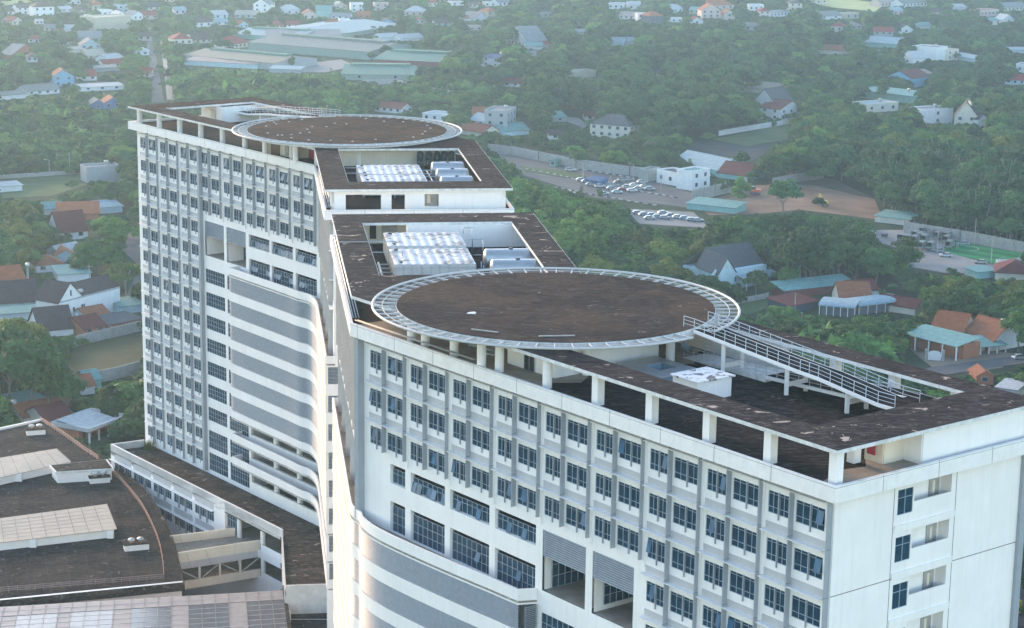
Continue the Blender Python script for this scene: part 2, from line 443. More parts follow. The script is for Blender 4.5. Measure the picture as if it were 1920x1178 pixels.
def block(far):
    rot = far
    ab = (lambda a, b: AB(194.6 - a, 70.4 - b)) if far else AB
    cd = (lambda c, d: CD(205.7 - c, -38.1 - d)) if far else CD
    def cor(b, d):
        if far: return corner(70.4 - b, -38.1 - d)
        return corner(b, d)
    base = ab(30, 11)
    root = thing('hospital_block', 'far white hospital wing with a brown round helipad and the tallest facade of windows' if far else
                 'near white hospital wing with the largest dark round helipad and railed ramp on its roof', 'hospital building', (base[0], base[1], 0))
    # ---- roof
    def outline(t): return [ab(t, t), cor(t, -30.4 + t), cd(95 - t, -30.4 + t), cd(95 - t, -7.7 - t), cor(22.7 - t, -7.7 - t), ab(t, 22.7 - t)]
    zt, zb = Z(42.4), Z(43.6)
    mb = MB().prism(outline(0), zb, zt, 0, [outline(.28)])
    loop = outline(0)
    for i in range(6):
        a, b = loop[i], loop[(i + 1) % 6]; L = math.dist(a, b); ux, uy = (b[0] - a[0]) / L, (b[1] - a[1]) / L
        nx, ny = uy, -ux
        cx = sum(p[0] for p in loop) / 6 - a[0]; cy = sum(p[1] for p in loop) / 6 - a[1]
        if nx * cx + ny * cy > 0: nx, ny = -nx, -ny
        t = 7.3
        while t < L - 1:
            q = [(a[0] + ux * (t + e) + nx * f, a[1] + uy * (t + e) + ny * f) for e, f in ((-.025, .006), (.025, .006), (.025, -.05), (-.025, -.05))]
            mb.prism(q, zb + .01, zt + .004, 1); t += 6.9
        q0 = [(a[0] + ux * e + nx * f, a[1] + uy * e + ny * f) for e, f in ((0, .004), (L, .004), (L, -.05), (0, -.05))]
        mb.prism(q0, zt - .15, zt - .12, 1)
    mb.build('parapet', [M['parapet'], M['joint']], root)
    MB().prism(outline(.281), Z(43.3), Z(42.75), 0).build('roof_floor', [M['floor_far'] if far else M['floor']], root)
    MB().prism(outline(.281), Z(43.55), Z(43.302), 0).build('soffit', [M['white']], root)
    so_ = [ab(.45, .45), cor(.45, -30.25), cd(94.5, -30.25), cd(94.5, -7.75), cor(22.9, -7.75), ab(.45, 22.9)]
    b1 = 19.3 if far else 20
    h1 = [ab(5.8, 3.8), ab(50, 3.8), ab(50, b1), ab(5.8, b1)]
    h2 = [cd(61.2, -27.1), cd(89, -27.1), cd(89, -10.9), cd(61.2, -10.9)]
    zs = Z(40)
    slab = MB().prism(so_, zs - .34, zs - .022, 0, [h1, h2]).build('pergola_slab', [M['slabedge']], root)
    ins = lambda p: (p[0], p[1])
    def shrink(poly, k):
        n = len(poly); ar = sum(poly[i][0] * poly[(i + 1) % n][1] - poly[(i + 1) % n][0] * poly[i][1] for i in range(n)); sg = 1 if ar > 0 else -1
        out = []
        for i in range(n):
            p, q, r_ = poly[i - 1], poly[i], poly[(i + 1) % n]
            d1 = Vector((q[0] - p[0], q[1] - p[1])).normalized(); d2 = Vector((r_[0] - q[0], r_[1] - q[1])).normalized()
            n1 = Vector((-d1.y, d1.x)) * sg; n2 = Vector((-d2.y, d2.x)) * sg
            bi = (n1 + n2); bi /= max(.2, bi.dot(n1)); out.append((q[0] + bi.x * k, q[1] + bi.y * k))
        return out
    top = MB().prism(shrink(so_, .06), zs - .021, zs, 0, [shrink(h1, -.05), shrink(h2, -.05)])
    top.build('roofing_membrane', [M['bitumen_far'] if far else M['bitumen']], slab)
    # edge beams and upstands that frame the openings
    # columns along both long sides
    colsq = MB().box(-.42, .42, -.42, .42, 0, Z(40) - .34 - Z(42.75)).mesh('column', [M['white']])
    colro = MB().lathe((0, 0, 0), [(.46, 0), (.46, Z(40) - .34 - Z(42.75))], 20).mesh('column', [M['white']], True)
    ang = math.atan2(dA[1], dA[0]); angc = math.atan2(dC[1], dC[0])
    def colm(p, me, a): 
        o = link('column', me, root, Vector((p[0], p[1], Z(42.75))) - wloc(root), a)
    for k in range(9):
        for b in (1.25, 21.3):
            if b > 20 and k > 4 and not far: continue
            colm(ab(1.2 + 6.36 * k, b), colro if (far or k > 4) else colsq, ang)
    for c in (66, 73, 80, 87, 93): colm(cd(c, -8.9), colsq, angc); colm(cd(c, -29.2), colro, angc)
    for c in (65.5, 72, 79): pass
    for a, b in ((4.2, 6.3),): colm(ab(a, b), colsq, ang)
    for th in range(0, 360, 45):
        p = ab(44.8, 11.6); colm((p[0] + 11.6 * S * math.cos(R(th + 12)), p[1] + 11.6 * S * math.sin(R(th + 12))), colro, 0)
    # front columns of the tank court, seen under the slab behind the tanks
    zc0, zc1 = Z(42.75), Z(40) - .342
    def partition(name, pts, mat, th=.2, z0=zc0, z1=zc1, close=False):
        mb = MB()
        for i in range(len(pts) - (0 if close else 1)):
            a, b = pts[i], pts[(i + 1) % len(pts)]; d = Vector((b[0] - a[0], b[1] - a[1])); d.normalize(); nx, ny = -d.y * th / 2, d.x * th / 2
            mb.hexa([(a[0] - nx, a[1] - ny, z0), (b[0] - nx, b[1] - ny, z0), (b[0] + nx, b[1] + ny, z0), (a[0] + nx, a[1] + ny, z0), (a[0] - nx, a[1] - ny, z1), (b[0] - nx, b[1] - ny, z1), (b[0] + nx, b[1] + ny, z1), (a[0] + nx, a[1] + ny, z1)], 0)
        return mb.build(name, [mat], root)
    # ---- roof rooms
    partition('lift_core', [ab(35, 3.6), ab(41.2, 3.6), ab(41.2, 15), ab(35, 15)], M['white'] if not far else M['cream'], close=True)
    fl = Face(ab, 3.6, 0, -1)
    def door(F, s0, s1, d0, d1, mat=None, parent=root):
        mb = MB(); fbox(mb, F, s0, s1, .09, .15, d0, d1, 0); fbox(mb, F, s0 + .1, (s0 + s1) / 2 - .04, .152, .17, d0 + .1, d1 - .02, 1); fbox(mb, F, (s0 + s1) / 2 + .04, s1 - .1, .152, .17, d0 + .1, d1 - .02, 1)
        return mb.build('door', [M['frame'], mat or M['nicheglass']], parent)
    door(fl, 37.4, 38.9, 40.75, 42.74)
    if not far: partition('back_wall', [ab(25, 20.6), ab(50, 20.6)], M['white'])
    else: partition('back_wall', [ab(26, 1.6), ab(50, 1.6)], M['white'])
    # tank court: white screens and rooms at the outer end
    if far:
        F = Face(cd, 93.9, 1, 1)
        e = MB(); wall(e, F, -29.1, -8.9, 40.3, 42.9, [(-14.5, -10.3, 40.75, 42.65, .25), (-17.35, -15.75, 40.75, 42.65, .25), (-21.4, -19.7, 40.75, 42.25, .5)], 0)
        fbox(e, F, -21.4, -19.7, -1.2, -1.1, 40.5, 42.7, 1); fbox(e, F, -20.5, -20.1, -1.1, -1.05, 41, 42, 2)
        # window band of the screen is mirrored about the court axis
        e.build('end_screen', [M['white'], M['oldwall'], M['cream']], root)
        partition('screen_return', [cd(93.9, -8.9), cd(60, -8.9)], M['white'], z1=Z(41.6))
        partition('court_back_wall', [cd(58.5, -27), cd(58.5, -10.5)], M['cream'])
    else:
        partition('court_screen', [cd(88.8, -22.2), cd(88.8, -9.3), cd(62, -9.3)], M['white'])
        partition('court_room', [cd(93.5, -28.6), cd(91.5, -28.6), cd(91.5, -22.2)], M['cream'])
        mb = MB(); F = Face(cd, 91.4, 1, -1)
        for s0, s1, mt in ((-24.9, -23.2, 0), (-26.2, -25.5, 1), (-28.1, -26.9, 0)): fbox(mb, F, s0, s1, .02, .1, 40.6, 42.2, mt)
        mb.build('shutter', [M['concrete'], M['nicheglass']], root)
    # end rooms of the wing
    if not far:
        partition('end_wall_upstand', [ab(.95, 21.9), ab(.95, 9.8), ab(2.6, 9.8)], M['white'])
        partition('lobby_wall', [ab(2.6, 9.8), ab(2.6, 7.6), ab(4.3, 7.6)], M['cream'])
        mb = MB(); F = Face(ab, 7.5, 0, -1); fbox(mb, F, 3.2, 3.9, .1, .2, 40.8, 42.2, 0); mb.build('hose_cabinet', [M['rednet']], root)
    else:
        partition('end_room', [ab(.95, 1.2), ab(.95, 10.2), ab(7.4, 10.2), ab(7.4, 1.2)], M['white'], close=True)
        door(Face(ab, 10.25, 0, 1), 4.2, 5.4, 40.9, 42.7, M['cream'])
        partition('stair_room', [ab(41.2, 15), ab(41.2, 20.4), ab(45.2, 20.4), ab(45.2, 15)], M['cream'])
        mb = MB(); F = Face(ab, 20.5, 0, 1); fbox(mb, F, 42.6, 43.5, .01, .1, 40.6, 42.6, 0); mb.build('door', [M['oldwall']], root)
        partition('plant_room', [ab(45.8, 18.6), ab(50, 18.6)], M['rednet'], z0=Z(42.75), z1=Z(41.1))
    gb = 22.7 - 16.6 if far else 16.6
    helipad(root, ab(44.8, 11.6), None, math.atan2(ab(20, gb)[1] - ab(44.8, 11.6)[1], ab(20, gb)[0] - ab(44.8, 11.6)[0]), M['heli_far'] if far else M['heli'])
    if not far:
        MB().prism([ab(x, y) for x, y in ((33.2, .5), (60.3, .5), (60.3, 22.3), (36, 22.3), (34.6, 19), (32, 16.5), (33.6, 12), (35, 8), (32.6, 4.5), (34, 2.4))], Z(42.76), Z(42.74), 0).build('dusty_floor', [M['beige_floor']], root)
        MB().prism([ab(x, y) for x, y in ((.4, .4), (2.0, .4), (2.6, 2.2), (3.3, 4.4), (2.9, 6.2), (4.2, 7.5), (4.0, 9.7), (.4, 9.7))], Z(42.76), Z(42.74), 0).build('dusty_corner', [M['beige_floor']], root)
    # ---- ramp
    abr = (lambda a, b: ab(a, 22.7 - b)) if far else ab
    rp = link('ramp', None, root)
    def deck(mb, a0, a1, b0, b1, d0, d1, th=.32, mi=0, mt=1):
        p = [V3(abr(a0, b0), Z(d0)), V3(abr(a1, b0), Z(d1)), V3(abr(a1, b1), Z(d1)), V3(abr(a0, b1), Z(d0))]
        t = Vector((0, 0, th)); mb.hexa([q - t for q in p] + p, mi)
        q2 = [V3(abr(a0, b0 + .12), Z(d0) + .012), V3(abr(a1, b0 + .12), Z(d1) + .012), V3(abr(a1, b1 - .12), Z(d1) + .012), V3(abr(a0, b1 - .12), Z(d0) + .012)]
        mb.add(q2, ((0, 1, 2, 3),), mt)
    mb = MB(); deck(mb, 30.9, 18.5, 15.2, 18.2, 39.42, 40.35); deck(mb, 18.5, 16.5, 15.2, 18.2, 40.35, 40.45); deck(mb, 16.5, 10.2, 15.2, 18.2, 40.45, 41.15)
    mb.build('upper_deck', [M['white'], M['floor']], rp)
    mb = MB(); deck(mb, 10.2, 7.2, 15.2, 20.2, 41.15, 41.15); deck(mb, 10.2, 17, 18.5, 20.4, 41.15, 41.6); deck(mb, 13, 24, 17.0, 19.6, 41.75, 42.2)
    mb.build('lower_deck', [M['white'], M['floor']], rp)
    mb = MB(); p = [V3(abr(a, b), Z(d)) for d, a, b in ((42.75, 24, 17), (42.75, 34, 17), (42.75, 34, 19.8), (42.75, 24, 19.8), (42.2, 24, 17), (42.7, 34, 17), (42.7, 34, 19.8), (42.2, 24, 19.8))]
    mb.hexa(p).build('plinth', [M['slabedge']], rp)
    for bb in (15.3, 18.1):
        mb = MB(); railing(mb, [V3(abr(32.2, bb), Z(39.4)), V3(abr(30.9, bb), Z(39.42)), V3(abr(18.5, bb), Z(40.35)), V3(abr(16.5, bb), Z(40.45)), V3(abr(10.2, bb), Z(41.15)), V3(abr(8.5, bb), Z(41.15))], 1.1, 3, 1.5, .035)
        mb.build('railing', [M['rail']], rp)
    for bb in (17.1, 19.5):
        mb = MB(); railing(mb, [V3(abr(34, bb), Z(42.7)), V3(abr(24, bb), Z(42.2)), V3(abr(13, bb), Z(41.75))], 1.05, 3, 1.5, .03)
        mb.build('railing', [M['rail']], rp)
    for a, d in ((27.6, 39.7), (20.2, 40.3), (13.6, 40.8)):
        for bb in (15.6, 17.8):
            q = abr(a, bb); MB().box(q[0] - .19, q[0] + .19, q[1] - .19, q[1] + .19, Z(42.75), Z(d + .25)).build('post', [M['white']], rp)
        MB().bar(V3(abr(a, 15.6), Z(41.9)), V3(abr(a, 17.8), Z(41.9)), .25, .4).build('tie_beam', [M['white']], rp)
    # ---- facade that faces the camera
    if not far:
        F = Face(AB, 1.1, 0, -1); a_lo, a_hi = 1.0, toAB(corner(1.1, -29.3))[0]
        m0, sgn = [(6.37 * k) for k in range(9)], 1
    else:
        F = Face(AB, 48.7, 0, -1); a_hi = 193.6; a_lo = toAB(corner(48.7, -29.3))[0]
        m0 = [185.23 - 6.37 * k for k in range(8)]
    pairs = [(s + 1.87, s + 4.67) for s in m0] + [(s + 5.31, s + 7.42) for s in m0]
    pairs = [(a, b) for a, b in pairs if b < a_hi - .5 and a > a_lo - .2]
    limit = 20.4 if not far else 173.9
    holes, wins = [], []
    nlow = 10 if not far else 14
    for k in range(nlow):
        for a, b in pairs:
            if k < 3 or (a < limit - .5 if not far else a > limit):
                t, o = 44.7 + ST * k, 46.35 + ST * k
                holes.append((a, b, t, o)); wins.append(('pair', a, b, t, o, k))
    nich = []
    if not far:
        for (a, b) in ((33.95, 39.5), (40.3, 45.98), (46.75, 51.93), (52.82, 55.15)):
            holes += [(a, b, 54.68, 56.48, .42), (a, b, 58.2, 61.1, .42)]
            wins += [('strip', a, b, 55.15, 56.48, 1), ('tall', a, b, 58.65, 61.1, 2 if a < 46 or a > 52 else 0)]
        for a, b in ((27.5, 33.05), (21.65, 26.65)):
            nich.append((a, b)); holes.append((a, b, 54.8, 60.1, .05))
            for k in range(5): holes.append((a, b, 62.0 + ST * k, 64.6 + ST * k, .25)); wins.append(('tall', a, b, 62.0 + ST * k, 64.6 + ST * k, 0))
    else:
        for (a, b) in ((154.6, 160.3), (148.35, 154.05), (142.2, 147.65)):
            holes += [(a, b, 54.95, 56.75, .42), (a, b, 58.5, 61.0, .42)]
            wins += [('strip', a, b, 55.4, 56.75, 3), ('tall', a, b, 58.95, 61.0, 3)]
        for a, b in ((167.4, 173.0), (161.15, 166.65)):
            nich.append((a, b)); holes.append((a, b, 54.85, 60.1, .05))
            for k in range(9):
                t = 62.1 + ST * k if k < 7 else (87.1 if k == 7 else 90.65); o = t + (2.1 if k < 7 else 2.75)
                a2 = a if (a > 165 or k > 5) else 163.15
                holes.append((a2, b, t, o)); wins.append(('tall', a2, b, t, o, 0))
        # open galleries at the foot, where the wing bends
        for k, (t, o) in enumerate(((86.5, 88.6), (90.05, 92.2))): holes.append((a_lo + .4, 160.5, t, o, .4))
        holes.append((a_lo + .4, 160.5, 82.9, 84.95, .4))
    mb = MB(); wall(mb, F, a_lo, a_hi, 43.56, 115, holes, 0)
    # pilasters of each structural bay
    for s in (m0 if not far else m0):
        a = s + 7.85
        if a < a_hi - 1 and a > a_lo + .5: fbox(mb, F, a - .17, a + .17, .0, .12, 43.6, 54.3 if (not far and a > 20.5) or (far and a < 173) else (115 if not far else 94), 0)
    wl = mb.build('wall', [M['white']], root)
    wins.sort(key=lambda q: q[3])
    rest = MB(); seq = random.Random(5 if far else 3)
    for i, (kd, a, b, t, o, v) in enumerate(wins):
        if kd == 'pair':
            if far: var = seq.choice([0, 0, 0, 1, 2, 4, 0]) if not (v == 0 and a < 160) else 7
            else: var = seq.choice([0, 0, 0, 1, 2, 8, 0, 0, 0])
        else: var = v
        sink = -.25 if kd in ('strip', 'tall') and t < 62 else 0
        put_window(root, F, kd, a, b, t, o, var, sink) if i < 100 else rest_window(rest, F, kd, a, b, t, o, var)
    if rest.v: tag(rest.build('lower_windows', [M['glass'], M['frame'], M['sash'], M['fin']], root), kind='stuff')
    # grey spandrel panels under the sun ledges, ledges, fins
    for k in range(nlow):
        dl = 44.06 + ST * k; lg = MB(); sp = MB()
        for a, b in pairs:
            if k < 3 or (a < limit - .5 if not far else a > limit):
                x0, x1 = (a - .25, b + .25)
                fbox(lg, F, x0, x1, .0, .54, dl - .025, dl + .025, 0)
                for q in (.2, .8): fbox(lg, F, x0 + (x1 - x0) * q - .03, x0 + (x1 - x0) * q + .03, .0, .5, dl + .031, dl + .11, 0)
                if k: fbox(sp, F, x0 + .1, x1 - .1, .0, .02, dl - .62, dl - .05, 0)
        if lg.v: lg.build('sun_ledge', [M['ledge']], root)
        if sp.v: sp.build('spandrel_band', [M['spandrel']], root)
    for s in m0:
        for off in (1.58, 4.9):
            a = s + off
            if not far and s == 0 and off == 1.58: a = 1.22
            if a > a_hi - .05 or a < a_lo: continue
            full = (a < 20.6) if not far else (a > 173.5)
            dend = 53.78 if not full else (115 if not far else 93.5)
            mb = MB(); fbox(mb, F, a - .045, a + .045, .0, .47, 43.85, dend, 0)
            for k in range(1, int((dend - 43.85) / ST) + 1): fbox(mb, F, a - .048, a + .048, .0, .473, 43.95 + ST * k + 3.45 - ST, 43.95 + ST * k + 3.49 - ST, 1)
            mb.build('shading_fin', [M['fin'], M['joint']], root)
    if not far:
        mb = MB(); fbox(mb, F, a_hi - .35, a_hi + .25, 0, .7, 43.85, 61.0, 0); mb.build('shading_fin', [M['fin']], root)
    else:
        mb = MB(); fbox(mb, F, 173.4, 174.0, 0, .6, 43.85, 93.6, 0); mb.build('shading_fin', [M['fin']], root)
    # recessed lobbies with louvred screens
    for a, b in nich:
        mb = MB()
        n = 12
        for i in range(n):
            d = 54.85 + (57.15 - 54.85) * i / n
            mb.hexa([F.p(a, -.02, d + .11), F.p(b, -.02, d + .11), F.p(b, -.12, d + .02), F.p(a, -.12, d + .02), F.p(a, .0, d + .085), F.p(b, .0, d + .085), F.p(b, -.1, d), F.p(a, -.1, d)], 0)
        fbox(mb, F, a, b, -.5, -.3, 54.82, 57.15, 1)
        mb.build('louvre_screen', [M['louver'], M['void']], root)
        mb = MB(); fbox(mb, F, a, b, -5.2, -.31, 60.1, 60.3, 0); fbox(mb, F, a, b, -5.3, -5.2, 54.5, 60.1, 1); fbox(mb, F, a, b, -5.2, -.31, 54.5, 54.7, 1)
        fbox(mb, F, a - .1, a, -5.2, -.31, 54.5, 60.1, 1); fbox(mb, F, b, b + .1, -5.2, -.31, 54.5, 60.1, 1)
        lb = mb.build('lobby', [M['beige_floor'], M['white']], root)
        if not far and a > 27: put_window(root, Face(AB, b, 1, -1), 'tall', 2.0, 6.2, 57.0, 60.05, 0, .25)
        elif not far: put_window(root, Face(AB, F.fx + 5.2, 0, -1), 'tall', a + .2, b - .2, 56.6, 60.05, 0, .25); put_window(root, Face(AB, b, 1, -1), 'tall', 2.2, 6.2, 57.2, 59.6, 0, .25)
        elif a < 165: put_window(root, Face(AB, b, 1, -1), 'tall', 51.4, 53.6, 56.4, 60.05, 0, .25)
    # ---- curved terrace bands
    if not far:
        path = smooth_path([toxy for toxy in (AB(31.6, 1.05), AB(33.6, -.28), AB(38, -.6), AB(43, -.9), AB(48, -1.1), AB(52, -1.15), AB(55, -.98), AB(57.6, -.42), CD(51.0, -29.68), CD(52.8, -30.3), CD(55.2, -30.42), CD(60, -30.42), CD(70, -30.42), CD(80, -30.42), CD(91.3, -30.42))], 5)
        path = [AB(33.6, 1.08)] + path[6:]
        lo_k, hi_k, wsp = 0, 8, 91.3
        lim = lambda p: toCD(p)[0] < 54.6
    else:
        path = [AB(163.1, 48.65)] + smooth_path([AB(163.1, 46.92), AB(158, 46.8), AB(152, 46.7), AB(147, 46.6), AB(143.6, 46.45), CD(145.6, -31.45), CD(143.6, -30.85), CD(141, -30.5), CD(137, -30.42), CD(130, -30.42), CD(120, -30.42), CD(110.4, -30.42)], 5)
        lim = lambda p: toCD(p)[0] > 139
        hi_k = 6
    right = 1   # outward side of the path
    # outward normal sign: path runs with decreasing/increasing direction, test against wall side
    def offs(sign, o): return o * sign * S
    a0, a1 = path[8], path[9]; nx, ny = (a1[1] - a0[1]), -(a1[0] - a0[0])
    outn = Vector((-dB[0], -dB[1])); sg = 1 if nx * outn.x + ny * outn.y > 0 else -1
    lv_end = max(i for i, p in enumerate(path) if lim(p)) + 1
    nb = hi_k + (3 if far else 0)
    for k in range(nb):
        d0 = 60.1 + ST * k
        mb = MB(); mb.sweep(path, [(offs(sg, 0), Z(d0)), (offs(sg, 0), Z(d0 + 1.35)), (offs(sg, -.2), Z(d0 + 1.35)), (offs(sg, -.2), Z(d0))])
        if not far or k < 6:
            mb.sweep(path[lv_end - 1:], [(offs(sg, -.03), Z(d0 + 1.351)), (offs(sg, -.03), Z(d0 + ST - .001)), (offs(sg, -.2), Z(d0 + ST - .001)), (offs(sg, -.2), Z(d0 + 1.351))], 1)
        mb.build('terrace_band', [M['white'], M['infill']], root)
        if not far or k < 6:
            mb = MB(); n = 13; pt = path[1:lv_end]
            for i in range(n):
                d = d0 + 1.40 + (ST - 1.42) * i / n
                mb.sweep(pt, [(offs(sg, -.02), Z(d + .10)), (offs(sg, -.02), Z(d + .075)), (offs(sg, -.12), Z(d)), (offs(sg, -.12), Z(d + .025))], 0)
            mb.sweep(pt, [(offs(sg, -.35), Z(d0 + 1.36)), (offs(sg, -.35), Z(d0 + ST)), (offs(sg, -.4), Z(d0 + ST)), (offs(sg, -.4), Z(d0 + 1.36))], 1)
            if not far:
                q = [path[0], path[0]]
                for i in range(n):
                    d = d0 + 1.40 + (ST - 1.42) * i / n
                    p0, p1 = AB(33.58, 1.08), AB(33.58, -.25); mb.bar(V3(p0, Z(d + .05)), V3(p1, Z(d + .05)), .1, .07, 0)
                p0, p1 = AB(33.8, 1.08), AB(33.8, .1); mb.bar(V3(p0, Z(d0 + 2.45)), V3(p1, Z(d0 + 2.45)), .06, 2.2 * S, 1)
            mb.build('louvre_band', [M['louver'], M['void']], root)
    # terrace floor and gallery floors inside the band
    def inner_poly():
        if not far: return [p for p in path[1:]] + [CD(91.3, -29.25), corner(1.05, -29.25), AB(33.6, 1.05)]
        return [p for p in path[1:]] + [CD(110.4, -29.25), corner(48.75, -29.25), AB(163.1, 48.75)]
    ip = inner_poly()
    MB().prism(ip, Z(61.3), Z(61.1), 0).build('terrace_floor', [M['beige_floor']], root)
    if not far:
        body = MB().prism([AB(36, .9)] + [p for i, p in enumerate(path) if i > 0 and False] + [corner(.9, -29.4), CD(91.2, -29.4), CD(91.2, -29.2), corner(1.2, -29.2), AB(36, 1.2)], Z(115), Z(88), 0)
        mb = MB(); mb.sweep(path, [(offs(sg, -.02), Z(60.1 + ST * 8)), (offs(sg, -.02), Z(115)), (offs(sg, -.25), Z(115)), (offs(sg, -.25), Z(60.1 + ST * 8))])
        mb.build('lower_wall', [M['white']], root)
        F2 = Face(CD, 91.2, 1, 1); mb = MB(); wall(mb, F2, -30.4, -29.2, 60.1, 115); mb.build('terrace_end_wall', [M['white']], root)
    else:
        for k in (6, 7, 8):
            d = 60.1 + ST * k
            MB().prism(ip + [], Z(d + 1.3), Z(d + 1.1), 0).build('gallery_floor', [M['concrete']], root)
        # gallery interior behind the wall line
        gl = [corner(48.9, -29.1), AB(160.5, 48.9), AB(160.5, 53), corner(53, -29.1)]
        mb = MB()
        for k in (6, 7, 8): mb.prism(gl, Z(61.4 + ST * k), Z(61.2 + ST * k), 0)
        mb.build('gallery_slab', [M['concrete']], root)
        partition('gallery_back_wall', [AB(160.6, 48.9), AB(160.6, 53), corner(53, -29.0)], M['spandrel'], z0=Z(93), z1=Z(82.5))
        for t in (154.5, 148.2, 142):
            q = AB(t, 49.4); MB().lathe((q[0], q[1], Z(93)), [(.5, 0), (.5, (93 - 82.9) * S)], 16).build('column', [M['white']], root, True)
        F3 = Face(CD, 110.42, 1, -1); mb = MB(); hs = [(-30.1, -27.6, 61.5 + ST * k, 63.62 + ST * k, .25) for k in range(8)]
        wall(mb, F3, -30.42, -27.4, 60.1, 100, hs, 0); mb.build('terrace_end_wall', [M['white']], root)
        for k in range(8):
            mb = MB()
            for i in range(12):
                d = 61.5 + ST * k + 2.1 * i / 12
                mb.hexa([F3.p(-30.1, -.03, d + .1), F3.p(-27.6, -.03, d + .1), F3.p(-27.6, -.13, d + .02), F3.p(-30.1, -.13, d + .02), F3.p(-30.1, -.01, d + .08), F3.p(-27.6, -.01, d + .08), F3.p(-27.6, -.11, d), F3.p(-30.1, -.11, d)], 0)
            fbox(mb, F3, -30.1, -27.6, -.35, -.3, 61.5 + ST * k, 63.62 + ST * k, 1)
            mb.build('louvre_panel', [M['louver'], M['void']], root)
    # ---- side wall of the middle block (left face) with its fins
    FC = Face(CD, -29.3, 0, -1)
    c0, c1 = sorted((toCD(corner(1.1 if not far else 48.7, -29.3))[0], 93.9 if not far else 111.8))
    mb = MB(); wall(mb, FC, c0, c1, 43.56, 115); mb.build('side_wall', [M['white']], root)
    t = c0 + 1.2
    i = 0
    while t < c1 - .4:
        mb = MB(); fbox(mb, FC, t - .05, t + .05, 0, .56, 43.85, 61.0 if i % 5 == 1 else 53.8, 0)
        for q in range(3): fbox(mb, FC, t - .4 - .05, t - .4 + .05, 0, .62, 44.3 + ST * q + 1.2 * (i % 2), 45.9 + ST * q + 1.2 * (i % 2), 0)
        mb.build('side_fin', [M['spandrel']], root); t += 1.7; i += 1
    for k in range(4):
        mb = MB(); fbox(mb, FC, c0 + .3, c1 - .3, 0, .5, 44.06 + ST * k, 44.12 + ST * k, 0); mb.build('side_ledge', [M['ledge']], root)
    # ---- remaining walls
    Fe = Face(ab, 1.0, 1, -1)
    if not far:
        hs = []
        for k in range(7):
            hs += [(7.6, 9.22, 44.3 + ST * k, 46.2 + ST * k, .2), (9.35, 13.35, 43.97 + ST * k, 45.45 + ST * k, .12)]
        mb = MB(); wall(mb, Fe, 1.1, 21.5, 43.56, 115, hs, 0)
        for x in (7.2, 13.9): fbox(mb, Fe, x - .025, x + .025, .0, .012, 43.6, 100, 1)
        for d in (50.9, 61.6): fbox(mb, Fe, 1.1, 21.5, .0, .012, d - .03, d + .03, 1)
        fbox(mb, Fe, 21.2, 21.8, 0, .3, 43.7, 115, 2)
        mb.build('end_wall', [M['white'], M['joint'], M['fin']], root)
        for k in range(7):
            mb = MB(); t = 43.97 + ST * k
            fbox(mb, Fe, 9.35, 13.35, -1.0, -.13, t + 2.3, t + 2.4, 0); fbox(mb, Fe, 9.35, 13.35, -1.1, -1.0, t - .2, t + 2.3, 1); fbox(mb, Fe, 9.25, 9.35, -1.0, -.13, t - .2, t + 2.3, 1); fbox(mb, Fe, 13.35, 13.45, -1.0, -.13, t - .2, t + 2.3, 1); fbox(mb, Fe, 9.35, 13.35, -1.0, -.13, t - .25, t - .12, 1)
            mb2 = mb.build('balcony', [M['beige_floor'], M['white']], root)
            mb = MB(); FD = Face(ab, 2.0, 1, -1); fbox(mb, FD, 12.0, 13.1, .02, .08, t + .4, t + 2.29, 0); fbox(mb, FD, 12.35, 12.6, .081, .09, t + .7, t + 1.7, 1); fbox(mb, FD, 12.3, 12.8, .02, .1, t + .12, t + .24, 2)
            mb.build('door', [M['oldwall'], M['cream'], M['void']], root)
            mb = MB(); fbox(mb, Fe, 7.65, 13.3, .0, .07, t + 2.5, t + 2.85, 0) if False else fbox(mb, Fe, 7.3, 13.8, .0, .10, t + 2.95, t + 3.45, 0)
            mb.build('balcony_slab_edge', [M['white']], root)
            put_window(root, Fe, 'lob', 7.6, 9.22, 44.3 + ST * k, 46.2 + ST * k, 0)
        Fb = Face(ab, 21.5, 0, 1); mb = MB(); wall(mb, Fb, 1.0, 52, 43.56, 115); mb.build('back_facade', [M['white']], root)
        Fr = Face(cd, -8.8, 0, 1); mb = MB(); wall(mb, Fr, toCD(corner(21.5, -8.8))[0], 93.9, 43.56, 115); mb.build('back_facade', [M['white']], root)
        Fx = Face(cd, 93.9, 1, 1); mb = MB(); wall(mb, Fx, -29.3, -8.8, 43.56, 115); mb.build('back_facade', [M['white']], root)
    else:
        mb = MB(); wall(mb, Fe, 1.1, 21.7, 43.56, 115); mb.build('end_wall', [M['white']], root)
        Fb = Face(ab, 1.1, 0, -1); mb = MB(); wall(mb, Fb, 1.0, toAB(corner(69.3, -8.8))[0] * -1 + 194.6 if False else 58, 43.56, 115); mb.build('back_facade', [M['white']], root)
        Fr = Face(cd, -29.3, 0, -1); mb = MB(); wall(mb, Fr, 54, 93.9, 43.56, 115); mb.build('back_facade', [M['white']], root)
        Fx = Face(cd, 93.9, 1, 1); mb = MB(); wall(mb, Fx, -29.3, -8.8, 43.56, 115); mb.build('back_facade', [M['white']], root)
    return root
def rest_window(mb, F, kd, a, b, t, o, var):
    me = win_mesh(kd, (b - a) * S, (o - t) * S, var); q = F.p(a, 0, o); ang = math.atan2(F.u[1], F.u[0]); c, s_ = math.cos(ang), math.sin(ang)
    base = len(mb.v)
    for v in me.vertices: x, y, z = v.co; mb.v.append((q.x + c * x - s_ * y, q.y + s_ * x + c * y, q.z + z))
    for p in me.polygons: mb.f.append(tuple(i + base for i in p.vertices)); mb.m.append(p.material_index)

near_block = block(False); far_block = block(True)

